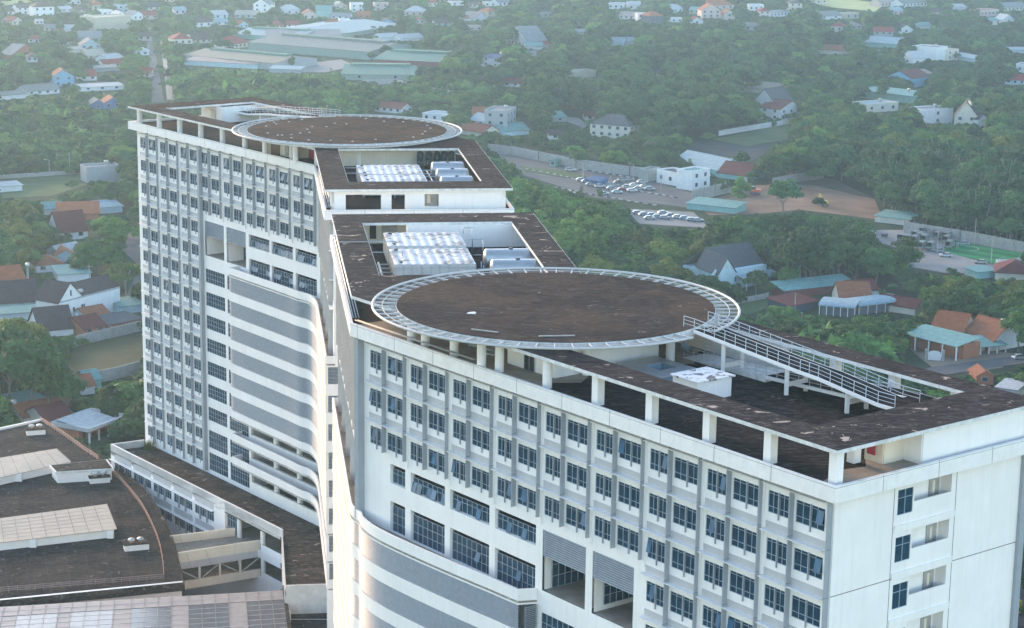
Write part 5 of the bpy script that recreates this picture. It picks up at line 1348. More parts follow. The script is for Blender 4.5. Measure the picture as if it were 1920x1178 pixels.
H(1066, 147, 1117, 145, 12, 10, 'flat', 'C', 'C', 'beige flat block standing over the plantation', 0)
H(1222, 142, 1240, 144, 8, 3, 'gable', 'N', 'W', 'small dark roof peeping over the plantation', 0)
H(943, 162, 974, 164, 10, 7, 'gable', 'D', 'W', 'house with dull red roof in the thicket')
H(792, 226, 838, 230, 12, 12, 'flat', 'L', 'W', 'white flat house behind the far helipad', 3)
H(908, 252, 950, 254, 18, 42, 'flat', 'Q', 'Q', 'tall bare grey house with a balcony front', 2, True)
H(880, 236, 908, 240, 12, 12, 'gable', 'L', 'W', 'pale blue roofed house behind the tall bare grey house')
H(888, 220, 912, 220, 10, 7, 'gable', 'O', 'C', 'orange brown roof behind the tall bare grey house', 0)
H(945, 256, 992, 252, 12, 6, 'gable', 'T', 'L', 'turquoise tin roofs before the tall bare grey house', 0)
H(856, 250, 904, 258, 12, 6, 'gable', 'D', 'C', 'brown tin roofed sheds left of the tall bare grey house', 0)
H(1106, 256, 1180, 262, 16, 24, 'hip', 'S', 'C', 'cream villa with slate hip roof and arched windows', 5, cat='villa')
H(690, 208, 752, 214, 10, 10, 'gable', 'D', 'W', 'long white house with dark red roof behind the far helipad', 5)
H(1038, 230, 1062, 228, 10, 9, 'gable', 'T', 'Q', 'small grey house with turquoise roof by the side road')
H(1030, 262, 1052, 262, 8, 6, 'gable', 'B', 'W', 'tiny white house left of the cream villa')
H(1096, 226, 1116, 226, 8, 5, 'gable', 'D', 'C', 'small cream house above the cream villa', 1)
# office and car park
ofc = H(1231, 342, 1300, 356, 9, 22, 'flat', 'S', 'W', 'long white office block with a corner tower by the car park', 4, cat='office')
H(1297, 358, 1330, 352, 8, 33, 'flat', 'T', 'W', 'white two storey corner tower of the car park office', 2, cat='office')
H(1197, 340, 1215, 342, 10, 20, 'flat', 'G', 'G', 'grey container stack beside the white office', 0, cat='container', name='container')
H(1262, 314, 1345, 332, 16, 13, 'gable', 'L', 'T', 'turquoise warehouse with a pale blue roof behind the office', 0, cat='warehouse', rise=4)
H(1345, 333, 1400, 340, 14, 9, 'gable', 'D', 'T', 'rust patched end roof of the warehouse behind the office', 0, cat='warehouse', rise=4)
H(1097, 346, 1122, 350, 6, 8, 'shed', 'U', 'U', 'blue guard kiosk in the car park', 1, cat='kiosk', name='kiosk')
H(1030, 312, 1042, 313, 5, 8, 'hip', 'E', 'E', 'green kiosk by the car park wall', 1, cat='kiosk', name='kiosk')
H(1288, 392, 1378, 402, 10, 6, 'shed', 'T', 'T', 'long turquoise shed roof below the excavation', 0, cat='shed')
H(1424, 222, 1462, 228, 16, 22, 'gable', 'D', 'W', 'white house with dull brown roof beside the slate barn', 2)
H(1463, 224, 1497, 218, 20, 14, 'gable', 'S', 'Q', 'barn with a big steep slate roof', 0, rise=11, cat='barn')
H(1390, 172, 1470, 178, 14, 6, 'gable', 'Y', 'Y', 'row of beige folded shed roofs', 0, cat='shed')
H(1612, 183, 1718, 196, 14, 14, 'shed', 'T', 'E', 'long turquoise shed with a water tank on top', 0, True, cat='shed')
H(1624, 212, 1684, 208, 12, 14, 'flat', 'L', 'C', 'cream flat roofed house with open terrace', 3, True)
H(1708, 166, 1742, 160, 16, 18, 'gable', 'D', 'K', 'blue walled hall with rusty roof edge', 0, cat='hall')
H(1729, 236, 1786, 232, 12, 27, 'flat', 'Q', 'W', 'white house with a tall blank side wall and arched door', 1, True)
vil = H(1788, 243, 1832, 245, 16, 26, 'gablef', 'B', 'C', 'gabled villa with solar panels on its brown roof', 2, cat='villa', rise=7)
H(1833, 246, 1850, 244, 10, 22, 'gablef', 'B', 'W', 'white gabled side wing of the solar villa', 1, cat='villa')
H(1706, 146, 1742, 148, 10, 8, 'hip', 'P', 'W', 'low house with a pale pink hip roof above the blue hall')
H(1709, 112, 1756, 116, 14, 24, 'flat', 'Q', 'W', 'tall white blank walled block at upper right', 0, True)
H(1757, 112, 1775, 114, 12, 18, 'flat', 'C', 'C', 'cream block attached right of the white blank walled one', 1)
H(1776, 108, 1828, 118, 10, 6, 'shed', 'L', 'L', 'pale blue long roof right of the cream block', 0, cat='shed')
H(1622, 88, 1686, 92, 16, 9, 'gable', 'L', 'T', 'long pale roofed hall above the big tree', 0, cat='hall')
H(1690, 120, 1712, 124, 12, 14, 'gablef', 'W', 'W', 'small white gabled house left of the white blank walled block', 1)
H(1638, 74, 1674, 75, 12, 15, 'gable', 'R', 'Q', 'grey house with a red roof at upper right')
H(1686, 64, 1712, 64, 12, 9, 'gablef', 'B', 'W', 'white gabled house right of the red roofed grey house', 1)
H(1556, 60, 1580, 61, 12, 11, 'hip', 'R', 'C', 'cream house with red hip roof at upper right')
H(1530, 100, 1590, 104, 12, 8, 'gable', 'X', 'C', 'long rusty roof behind the big tree', 0, cat='shed')
H(1884, 158, 1935, 162, 12, 10, 'gable', 'R', 'L', 'red roofed house at the right edge')
H(1904, 136, 1935, 138, 12, 14, 'flat', 'Q', 'W', 'white block at the right edge above the red roof')
H(1896, 100, 1930, 100, 10, 6, 'shed', 'L', 'L', 'small pale blue roof at the right edge', 0)
H(1717, 54, 1745, 54, 10, 4, 'gable', 'T', 'W', 'small turquoise roof right of the white gable, upper right', 0)
# top right
H(1315, 42, 1351, 42, 14, 22, 'gablef', 'O', 'P', 'tall pink house with twin gables, top right')
H(1357, 42, 1378, 42, 12, 16, 'gablef', 'O', 'C', 'narrow cream and blue gabled house, top right', 1)
H(1326, 20, 1376, 18, 16, 9, 'hip', 'O', 'P', 'large salmon roofed mansion at the top edge', 4)
H(1424, 34, 1444, 34, 12, 12, 'hip', 'R', 'C', 'small cream pavilion with red hip roof, top right', 2)
H(1444, 33, 1482, 30, 10, 8, 'shed', 'Q', 'W', 'long white walled house beside the red pavilion')
H(1404, 21, 1432, 21, 12, 10, 'flat', 'W', 'W', 'white house at the top edge left of the red pavilion')
H(1480, 20, 1504, 20, 12, 13, 'hip', 'S', 'C', 'cream house with dark hip roof at the top edge')
H(1217, 48, 1243, 47, 12, 17, 'hip', 'O', 'N', 'navy walled house with orange hip roof')
H(1196, 42, 1216, 42, 12, 14, 'flat', 'W', 'W', 'white block left of the navy walled house')
H(1262, 25, 1280, 24, 10, 8, 'gablef', 'W', 'L', 'small pale blue gabled house at the top')
H(1258, 42, 1280, 42, 10, 6, 'flat', 'W', 'W', 'low white house right of the navy walled house')
H(1296, 46, 1318, 46, 10, 7, 'gablef', 'R', 'W', 'white low house left of the tall pink house', 1)
H(1534, 38, 1578, 36, 14, 7, 'gable', 'G', 'W', 'pale grey roofed hall, top right', 2)
H(1652, 14, 1690, 12, 14, 8, 'gable', 'P', 'P', 'pinkish gabled house at the top edge, right')
H(1692, 15, 1738, 12, 14, 8, 'gable', 'G', 'W', 'wide pale house beside the pinkish one at the top edge')
H(1838, 32, 1872, 30, 12, 11, 'flat', 'O', 'P', 'orange pink flat house, top right')
H(1882, 22, 1925, 20, 14, 8, 'gable', 'Q', 'C', 'long beige house at the top right corner')
H(1880, 43, 1902, 42, 10, 6, 'gablef', 'W', 'W', 'small white gabled house below the orange pink one', 1)
H(1785, 20, 1812, 19, 10, 6, 'gable', 'W', 'W', 'white tin roof in the trees, top right', 0)
# left of the far wing
H(163, 344, 226, 340, 9, 27, 'flat', 'Q', 'Q', 'grey concrete two storey house with open terrace, left of far wing', 0, True)
H(-8, 362, 42, 358, 7, 5, 'shed', 'W', 'W', 'low white wall topped shed at the left edge', 0, cat='shed')
H(108, 414, 186, 412, 9, 8, 'shed', 'O', 'X', 'long orange tin roofed shed at left', 0, cat='shed', rise=3)
H(112, 452, 165, 447, 12, 17, 'gable', 'D', 'W', 'white house with a dark red roof below the orange shed', rise=6)
H(178, 402, 230, 398, 10, 6, 'shed', 'L', 'L', 'pale blue roofed shed right of the orange shed', 0, cat='shed')
H(82, 404, 118, 402, 8, 3, 'gable', 'T', 'W', 'small turquoise gable roof left of the orange shed', 0)
H(106, 492, 140, 490, 10, 13, 'gablef', 'O', 'L', 'small pale blue gabled house with orange roof', 0)
H(110, 530, 170, 526, 10, 15, 'shed', 'T', 'W', 'white house with a pale green tin roof', 0)
H(68, 512, 120, 508, 10, 5, 'hip', 'X', 'W', 'brown hip roofed house left of the pale green one', 2)
H(88, 482, 112, 486, 10, 10, 'gablef', 'W', 'W', 'white gable roof left of the small pale blue house', 0)
H(-10, 548, 50, 542, 14, 6, 'gable', 'O', 'C', 'worn red tile roof at the left edge', 0, rise=4)
H(-20, 584, 74, 577, 14, 12, 'gable', 'B', 'L', 'house with a long brown roof at the left edge', 0, rise=5)
H(-20, 606, 78, 598, 6, 6, 'shed', 'T', 'L', 'low pale green roof before the long brown one', 0, cat='shed')
H(75, 634, 138, 628, 12, 7, 'gable', 'B', 'W', 'brown tile roof in front of the big white house', 0, rise=5)
H(158, 632, 198, 624, 10, 10, 'gable', 'D', 'X', 'orange brick house with a dark red tin roof', 2, rise=2.5)
H(166, 612, 208, 604, 9, 7, 'gable', 'X', 'L', 'low house with a tan roof beside the big white house', 0)
H(205, 624, 266, 612, 8, 7, 'shed', 'S', 'D', 'dark netting canopy at the foot of the far wing', 0, cat='canopy')
H(226, 590, 270, 584, 8, 8, 'shed', 'T', 'L', 'turquoise tin roof behind the netting canopy', 0, cat='shed')
H(40, 776, 90, 766, 8, 8, 'shed', 'T', 'T', 'turquoise tin shed behind the annex roof', 0, cat='shed')
H(45, 800, 95, 790, 9, 7, 'gable', 'X', 'W', 'old brick tile roof behind the annex', 0)
H(92, 812, 140, 802, 12, 9, 'gable', 'D', 'C', 'dark red tin roof left of the veranda house', 0)
H(100, 786, 142, 776, 8, 8, 'gable', 'X', 'C', 'brown tile roof behind the dark red tin one', 0)
H(148, 742, 178, 738, 8, 9, 'gable', 'X', 'W', 'small white house with tile roof in the shrubs', 0)
H(164, 730, 190, 726, 7, 5, 'gable', 'T', 'T', 'turquoise roof behind the small tile roofed house', 0)
# right of the near wing
H(1300, 525, 1338, 522, 10, 7, 'shed', 'L', 'L', 'pale blue lean-to left of the slate roofed house', 0)
H(1470, 560, 1602, 545, 7, 15, 'shed', 'T', 'D', 'long narrow pale green roof with dark side wall', 0, cat='shed', rise=1.5)
H(1600, 560, 1648, 556, 10, 10, 'gable', 'D', 'W', 'white house under a dark red roof behind the arched hall', 1)
H(1480, 588, 1532, 578, 9, 12, 'shed', 'D', 'N', 'dark red lean-to left of the arched hall', 0, cat='shed')
H(1575, 577, 1634, 577, 12, 14, 'gable', 'X', 'C', 'orange tile roof between the two arched roofs', 0, rise=4.5)
H(1640, 580, 1715, 592, 8, 8, 'gable', 'D', 'C', 'long dull red roof right of the orange tile roof', 0)
H(1865, 524, 1935, 528, 14, 8, 'hip', 'D', 'C', 'dark red hip roof at the right edge by the pitch', 0)
H(1832, 524, 1866, 520, 6, 5, 'shed', 'T', 'T', 'pale turquoise roof left of the dark red hip roof', 0)
H(1742, 640, 1800, 648, 14, 18, 'gable', 'O', 'C', 'bright orange tile roofed house behind the green canopy', 0, rise=5)
H(1802, 645, 1858, 660, 14, 17, 'gable', 'X', 'W', 'old brown tile roofed house right of the orange one', 0, True, rise=5)
H(1830, 722, 1862, 722, 7, 18, 'gablef', 'X', 'X', 'small ruined orange brick hut with broken roof', 1)
H(1868, 742, 1905, 748, 7, 5, 'shed', 'W', 'W', 'small white sheet roof right of the ruined hut', 0)
H(1640, 416, 1705, 424, 10, 11, 'shed', 'T', 'C', 'turquoise roofed carport at the back of the concrete yard', 0, cat='carport')
# solar panels on the right slope of the gabled villa
vw = max(v.co.x for v in [o for o in vil.children if o.name.startswith('roof')][0].data.vertices) - .5; vz = max(v.co.z for v in [o for o in vil.children if o.name.startswith('roof')][0].data.vertices)
sol = flat('solar_cell_blue', (.02, .05, .13), .15, .2, .8)
for y in (2, 8):
    f = lambda x: vz - x * 7.0 / vw + .12
    for x0 in (.5, 2.2): MB().hexa([(x0, y, f(x0)), (x0 + 1.5, y, f(x0 + 1.5)), (x0 + 1.5, y + 4.5, f(x0 + 1.5)), (x0, y + 4.5, f(x0)), (x0, y, f(x0) + .06), (x0 + 1.5, y, f(x0 + 1.5) + .06), (x0 + 1.5, y + 4.5, f(x0 + 1.5) + .06), (x0, y + 4.5, f(x0) + .06)]).build('solar_panel', [sol], vil, world=False)
# slate roofed house with crossed gables
def cross_house(x1, y1, x2, y2, label):
    a, b = G(x1, y1), G(x2, y2); w_ = math.dist(a, b); rz = math.atan2(b[1] - a[1], b[0] - a[0]); cx, cy = (a[0] + b[0]) / 2, (a[1] + b[1]) / 2
    t = thing('slate_house', label, 'house', (cx, cy, 0), rz); h = 6.2; d = 15
    MB().box(-w_ / 2, w_ / 2, 0, d, 0, h).add([(w_ / 2, 2.5, h), (w_ / 2, d, h), (w_ / 2, d / 2 + 1.2, h + 6)], ((0, 1, 2),)).build('wall', [pal('L')], t, world=False)
    mb = MB(); mb.box(-w_ / 2, -w_ / 2 + 7, -1.5, 0, 0, h); mb.add([(-w_ / 2, -1.5, h), (-w_ / 2 + 7, -1.5, h), (-w_ / 2 + 3.5, -1.5, h + 4.5)], ((0, 1, 2),)); mb.add([(-w_ / 2 - 3, -.5, h - 1), (-w_ / 2 + 1.5, -.5, h - 1), (-w_ / 2 - .5, -.5, h + 1.5)], ((0, 1, 2),)); mb.build('front_gable', [pal('L')], t, world=False)
    rm = pal('S', True); th = Vector((0, 0, .16)); mb = MB()
    def sl(*p): p = [Vector(q) for q in p]; mb.hexa([q - th for q in p] + p) if len(p) == 4 else mb.add(p, (tuple(range(len(p))),))
    ym = d / 2 + 1.2; r_ = h + 6.2
    sl((-w_ / 2 + 1, -.6 + 2, h - .4), (w_ / 2 + .6, 1.6, h - .4), (w_ / 2 + .6, ym, r_), (-w_ / 2 + 3.5, ym, r_)); sl((-w_ / 2 + 3.5, ym, r_), (w_ / 2 + .6, ym, r_), (w_ / 2 + .6, d + .8, h - .4), (-w_ / 2 - .6, d + .8, h - .4))
    xm = -w_ / 2 + 3.5; rr = h + 4.9
    sl((xm - 4.1, -2, h - .5), (xm, -2, rr), (xm, ym, r_), (xm - 4.1, ym, h + .5)); sl((xm, -2, rr), (xm + 4.1, -2, h - .5), (xm + 6, ym - 2, h + 3), (xm, ym, r_))
    mb.build('roof', [rm], t, world=False)
    mb = MB(); mb.hexa([(-2, -4.5, 3.3), (w_ / 2 + 2.5, -4.5, 3.3), (w_ / 2 + 2.5, .5, 4.3), (-2, .5, 4.3), (-2, -4.5, 3.45), (w_ / 2 + 2.5, -4.5, 3.45), (w_ / 2 + 2.5, .5, 4.45), (-2, .5, 4.45)]); mb.build('veranda_roof', [pal('L', True)], t, world=False)
    for x in (-1.5, w_ / 4, w_ / 2 + 2): MB().box(x - .12, x + .12, -4.3, -4.06, 0, 3.3).build('veranda_post', [M['white']], t, world=False)
    MB().tube((w_ / 2 + .02, ym, h + 2.6), (w_ / 2 + .12, ym, h + 2.6), .75, 16).build('round_window', [M['rim']], t, world=False)
    MB().tube((xm, -1.52, h + 1.7), (xm, -1.62, h + 1.7), .6, 16).build('round_window', [M['rim']], t, world=False)
    wins_on(t, w_, d, h, 1, 4); RECT.append((x1 - 6, y1 - 88, x2 + 8, y1 - 26, y1)); FOOT.append((cx - math.sin(rz) * 6, cy + math.cos(rz) * 6, 13, w_, d, rz))
cross_house(1340, 548, 1436, 532, 'pale blue house with crossed slate gables right of the near helipad')
def white_house():
    a, b = G(112, 612), G(226, 582); w_ = math.dist(a, b); rz = math.atan2(b[1] - a[1], b[0] - a[0]); cx, cy = (a[0] + b[0]) / 2, (a[1] + b[1]) / 2
    t = thing('white_house', 'big white house with brown gable and long blank wall, left', 'house', (cx, cy, 0), rz); h = 7.2; d = 9; gx = -w_ / 2 + 9.5
    mb = MB(); mb.box(-w_ / 2, w_ / 2, 0, d, 0, h); mb.add([(-w_ / 2, 0, h), (gx, 0, h), (-w_ / 2 + 4.75, 0, h + 4.6)], ((0, 1, 2),)); mb.build('wall', [pal('W')], t, world=False)
    MB().box(-w_ / 2, w_ / 2, -.04, -.005, h - .5, h - .1).build('string_course', [M['fin']], t, world=False)
    rm = pal('B', True); th = Vector((0, 0, .15)); mb = MB()
    def sl(*p): p = [Vector(q) for q in p]; mb.hexa([q - th for q in p] + p)
    m_ = -w_ / 2 + 4.75
    sl((-w_ / 2 - .5, -.3, h - .5), (m_, -.3, h + 4.8), (m_, d + .5, h + 4.8), (-w_ / 2 - .5, d + .5, h - .5)); sl((m_, -.3, h + 4.8), (gx + .1, -.3, h), (gx + .1, d + .5, h), (m_, d + .5, h + 4.8))
    sl((gx - 2, 0, h), (w_ / 2 + .4, 0, h), (w_ / 2 + .4, d * .55, h + 3.2), (gx - 3.5, d * .55, h + 3.2)); sl((gx - 3.5, d * .55, h + 3.2), (w_ / 2 + .4, d * .55, h + 3.2), (w_ / 2 + .4, d + .4, h), (gx - 2, d + .4, h))
    mb.build('roof', [rm], t, world=False); MB().box(gx - .3, gx + 1.6, 1.1, 2.0, h + .8, h + 1.6).build('skylight', [M['rim']], t, world=False)
    for x, ww, wh, z in ((gx - 3.6, .7, .9, 3.6), (gx - .2, .6, 1.5, 3.2), (gx + .6, .6, 1.5, 3.2), (-w_ / 2 + 4.9, .5, 1.6, h + .9)):
        MB().box(x - ww / 2 - .08, x + ww / 2 + .08, -.05, .02, z - .08, z + wh + .08, 1).box(x - ww / 2, x + ww / 2, -.08, -.051, z, z + wh, 0).build('window', [M['glass'], M['frame']], t, world=False)
    RECT.append((86, 528, 226, 604, 612)); FOOT.append((cx - math.sin(rz) * 4, cy + math.cos(rz) * 4, 12, w_, d, rz))
white_house()
def veranda(x1, y1, x2, y2, hpx, dep, label, roofc, wallc, wpost=M['white'], kind='flat'):
    a, b = G(x1, y1), G(x2, y2); w_ = math.dist(a, b); rz = math.atan2(b[1] - a[1], b[0] - a[0]); cx, cy = (a[0] + b[0]) / 2, (a[1] + b[1]) / 2
    h = hpx * PX((cx, cy, 0))[2] / FPX; t = thing('veranda_house', label, 'house', (cx, cy, 0), rz)
    MB().box(-w_ / 2, w_ / 2, 3, dep, 0, h - .1).build('wall', [pal(wallc)], t, world=False)
    if kind == 'flat':
        MB().prism([(-w_ / 2 - .4, -.4), (w_ / 2 + .4, -.4), (w_ / 2 + .4, dep), (-w_ / 2 - .4, dep)], h, h + 1.0, 0, [[(-w_ / 2 + .1, .2), (w_ / 2, .2), (w_ / 2, dep - .3), (-w_ / 2 + .1, dep - .3)]]).build('roof_parapet', [M['mould']], t, world=False)
        MB().box(-w_ / 2 + .11, w_ / 2 - .01, .21, dep - .31, h, h + .1).build('roof_slab', [M['concrete']], t, world=False)
        MB().hexa([(-w_ / 2 - .3, 1.2, h + .5), (w_ / 2 - 2.5, 1.2, h + .5), (w_ / 2 - 2.5, dep - 1.5, h + 1.6), (-w_ / 2 - .3, dep - 1.5, h + 1.6), (-w_ / 2 - .3, 1.2, h + .6), (w_ / 2 - 2.5, 1.2, h + .6), (w_ / 2 - 2.5, dep - 1.5, h + 1.7), (-w_ / 2 - .3, dep - 1.5, h + 1.7)]).build('tin_sheet', [pal('W', True)], t, world=False)
        MB().box(-w_ / 2 - .42, w_ / 2 + .42, -.42, -.401, h - .05, h + .22).build('fascia', [pal('O')], t, world=False)
    else:
        MB().hexa([(-w_ / 2 - .4, -.6, h - .3), (w_ / 2 + .4, -.6, h - .3), (w_ / 2 + .4, dep, h + .9), (-w_ / 2 - .4, dep, h + .9), (-w_ / 2 - .4, -.6, h - .2), (w_ / 2 + .4, -.6, h - .2), (w_ / 2 + .4, dep, h + 1), (-w_ / 2 - .4, dep, h + 1)]).build('roof', [pal(roofc, True)], t, world=False)
    for i in range(5):
        x = -w_ / 2 + w_ * i / 4; MB().box(x - .16, x + .16, -.16, .16, 0, h - .31).build('post', [wpost], t, world=False)
    for i in range(4):
        x = -w_ / 2 + w_ * (i + .5) / 4; MB().box(x - .6, x + .6, 2.93, 2.999, .2, 2.4).build('door', [pal('D')], t, world=False)
    RECT.append((min(x1, x2), min(y1, y2) - hpx - 10, max(x1, x2), max(y1, y2) - 4, max(y1, y2))); FOOT.append((cx - math.sin(rz) * dep / 2, cy + math.cos(rz) * dep / 2, 8, w_, dep, rz))
veranda(168, 832, 238, 806, 22, 11, 'white flat roofed veranda house between annex and far wing', 'W', 'X')
veranda(1690, 652, 1792, 678, 30, 10, 'house with a broad pale green canopy roof on thin posts', 'T', 'X', kind='shed')
veranda(1822, 668, 1885, 662, 18, 8, 'lean-to with a grey green tin roof at far right', 'T', 'Y', kind='shed')
def barrel_hall(x1, y1, x2, y2, L, label, rise=2.6):
    a, b = G(x1, y1), G(x2, y2); w_ = math.dist(a, b); rz = math.atan2(b[1] - a[1], b[0] - a[0]); cx, cy = (a[0] + b[0]) / 2, (a[1] + b[1]) / 2; h = 3.4
    t = thing('arched_hall', label, 'hall', (cx, cy, 0), rz)
    o = roof_part(t, w_, L, h, 'barrel', pal('L', True), rise, .3)
    for x in (-w_ / 2, 0, w_ / 2):
        for y in (.1, L / 3, 2 * L / 3, L - .1):
            if x == 0 and y > .2: continue
            MB().box(x - .12, x + .12, y - .12, y + .12, 0, h - .2 + (rise if x == 0 else 0)).build('post', [M['ledge']], t, world=False)
    MB().box(-w_ / 2 + .3, w_ / 2 - .3, L * .3, L - .3, 0, h - .3).build('wall', [pal('E')], t, world=False)
    RECT.append((min(x1, x2) - 5, min(y1, y2) - 40, max(x1, x2) + 60, max(y1, y2) - 6, max(y1, y2))); FOOT.append((cx - math.sin(rz) * L / 2, cy + math.cos(rz) * L / 2, L * .55, w_, L, rz))
barrel_hall(1600, 592, 1632, 598, 26, 'pale blue arched roof hall running away to the left', 3.2) if False else None
def arch_along(x1, y1, x2, y2, wd, label, rise=1.2):
    """barrel roof whose length runs along the given base line"""
    a, b = G(x1, y1), G(x2, y2); L = math.dist(a, b); rz = math.atan2(b[1] - a[1], b[0] - a[0]); cx, cy = (a[0] + b[0]) / 2, (a[1] + b[1]) / 2; h = 2.9
    t = thing('arched_hall', label, 'hall', (cx, cy, 0), rz); mb = MB(); n = 12; th = .12
    for i in range(n):
        f = lambda q: (wd / 2 - math.cos(math.pi * q / n) * (wd / 2 + .3), h + math.sin(math.pi * q / n) * rise)
        (ya, za), (yb, zb) = f(i), f(i + 1)
        mb.hexa([(-L / 2 - .3, ya, za - th), (L / 2 + .3, ya, za - th), (L / 2 + .3, yb, zb - th), (-L / 2 - .3, yb, zb - th), (-L / 2 - .3, ya, za), (L / 2 + .3, ya, za), (L / 2 + .3, yb, zb), (-L / 2 - .3, yb, zb)])
    mb.build('roof', [pal('L', True)], t, world=False)
    for i in range(6):
        x = -L / 2 + L * i / 5; MB().box(x - .11, x + .11, -.11, .11, 0, h - .1).build('post', [M['ledge']], t, world=False)
    MB().box(-L / 2 + .4, L / 2 - .4, .6, wd - .3, 0, h - .1).build('wall', [pal('S')], t, world=False)
    RECT.append((min(x1, x2), min(y1, y2) - 40, max(x1, x2), max(y1, y2) - 8, max(y1, y2))); FOOT.append((cx - math.sin(rz) * wd / 2, cy + math.cos(rz) * wd / 2, L * .5, L, wd, rz))
arch_along(1536, 590, 1602, 596, 10, 'left pale blue arched roof of the restaurant, above a green screen')
arch_along(1610, 592, 1692, 582, 9, 'right pale blue arched roof of the restaurant with open posts', 1.1)

# small houses of the hazy town along the top of the view
hr = random.Random(21)
for lab, grp, x0, x1, y0, y1, num in (('small distant house in the hazy town at the top left', 'hazy town houses, top left', 0, 330, 4, 150, 14), ('small distant house in the hazy town at the top centre', 'hazy town houses, top centre', 330, 960, 4, 58, 12), ('small distant house in the hazy town at the top right', 'hazy town houses, top right', 1240, 1915, 6, 60, 8)):
    k = 0; tries = 0
    while k < num and tries < 900:
        tries += 1; x, y = hr.uniform(x0, x1), hr.uniform(y0, y1) if y1 > 100 and hr.random() < .5 else hr.uniform(y0, min(y1, 62)); wd = hr.uniform(14, 26); hh = hr.uniform(5, 10)
        if any(x + wd > r[0] - 3 and x < r[2] + 3 and y > r[1] - 4 and y - hh < r[4] + 5 for r in RECT): continue
        if 262 < x < 335 and y > 30: continue
        H(x, y, x + wd, y + hr.uniform(-1.5, 1), hr.uniform(8, 12), hh, hr.choice(('gable', 'gable', 'gablef', 'flat', 'hip')), hr.choice('RRODBGWQTPL'), hr.choice('WWWCPLY'), lab, 2)
        bpy.data.objects[-1] if False else None
        LAST[0]['group'] = grp; k += 1
# ------------------------------------------------------------------ poles, vehicles, people
def pole(x, y, hpx, label, lamp=False, cat=None, mat=None, arms=0):
    g = G(x, y); h = hpx * PX((g[0], g[1], 0))[2] / FPX / .975
    cat = cat or ('street lamp' if lamp else 'pole'); t = thing('street_lamp' if lamp else 'utility_pole', label, cat, (g[0], g[1], 0))
    MB().tube((0, 0, 0), (0, 0, h), .17, 8, 0, .11).build('shaft', [mat or M['oldwall']], t, world=False)
    if lamp:
        MB().bar((0, 0, h - .05), (-1.5, 0, h + .25), .09, .09).build('arm', [M['pipe']], t, world=False); MB().box(-2.1, -1.4, -.16, .16, h + .18, h + .34).build('lamp_head', [M['rim']], t, world=False)
    for k in range(arms): MB().box(-.9, .9, -.06, .06, h - .6 - .7 * k, h - .48 - .7 * k).build('crossarm', [M['pipe']], t, world=False)
for a in ((93, 330, 29, 'left street lamp by the low wall in the weedy field', True), (108, 325, 38, 'bare pole right of the street lamp in the weedy field', False), (131, 328, 40, 'tall thin bare pole in the weedy field, nearest the concrete house', False), (136, 324, 19, 'short pole beside the tall thin one in the weedy field', False),
          (201, 309, 16, 'lamp standing behind the grey concrete house', True), (168, 533, 36, 'concrete pole beside the big white house', False, None, None, 1), (1757, 477, 52, 'pole between trucks and cars in the concrete yard', False, None, None, 1), (1827, 462, 52, 'pole at the far side of the football pitch', False), (1858, 496, 53, 'pole at the near side of the football pitch', False),
          (1093, 337, 30, 'leftmost tall pole in the car park', False), (1144, 362, 32, 'tall pole before the parked cars in the car park', False), (1135, 318, 18, 'pole by the plantation wall behind the car park', False), (1187, 342, 33, 'car park pole beside the container stack', True), (1239, 355, 30, 'pole in front of the white office', False),
          (1490, 586, 36, 'garden pole among short lamps right of the near helipad', False), (945, 284, 20, 'pole against the stained wall, left one', False), (958, 286, 18, 'pole against the stained wall, right one', False), (1830, 252, 23, 'street lamp before the solar villa', True), (1912, 248, 30, 'pole at the right edge by the dark wood', False, None, None, 1),
          (1760, 58, 16, 'white pole in the trees at upper right', False), (1538, 178, 20, 'pole in the clearing below the big tree', False), (1168, 505, 26, 'thin pole in the grove right of the middle block', False), (246, 858, 22, 'white lamp post by the veranda house', True), (742, 40, 32, 'tall mast at the top above the works', False), (1626, 745, 14, 'thin pole by the pale gate', False)):
    pole(*a)
for i, (x, y) in enumerate(((1464, 582), (1477, 588), (1481, 580), (1499, 580), (1517, 578), (1490, 598), (1503, 600))):
    g = G(x, y); t = thing('garden_lamp', 'short white capped lamp in the garden path left of the arched hall', 'garden lamp', (g[0], g[1], 0), 0, 'short garden lamps by the arched hall')
    MB().tube((0, 0, 0), (0, 0, 1.9), .09, 6).build('post', [M['pipe']], t, world=False); MB().box(-.22, .22, -.22, .22, 1.9, 2.25).build('head', [M['rim']], t, world=False)
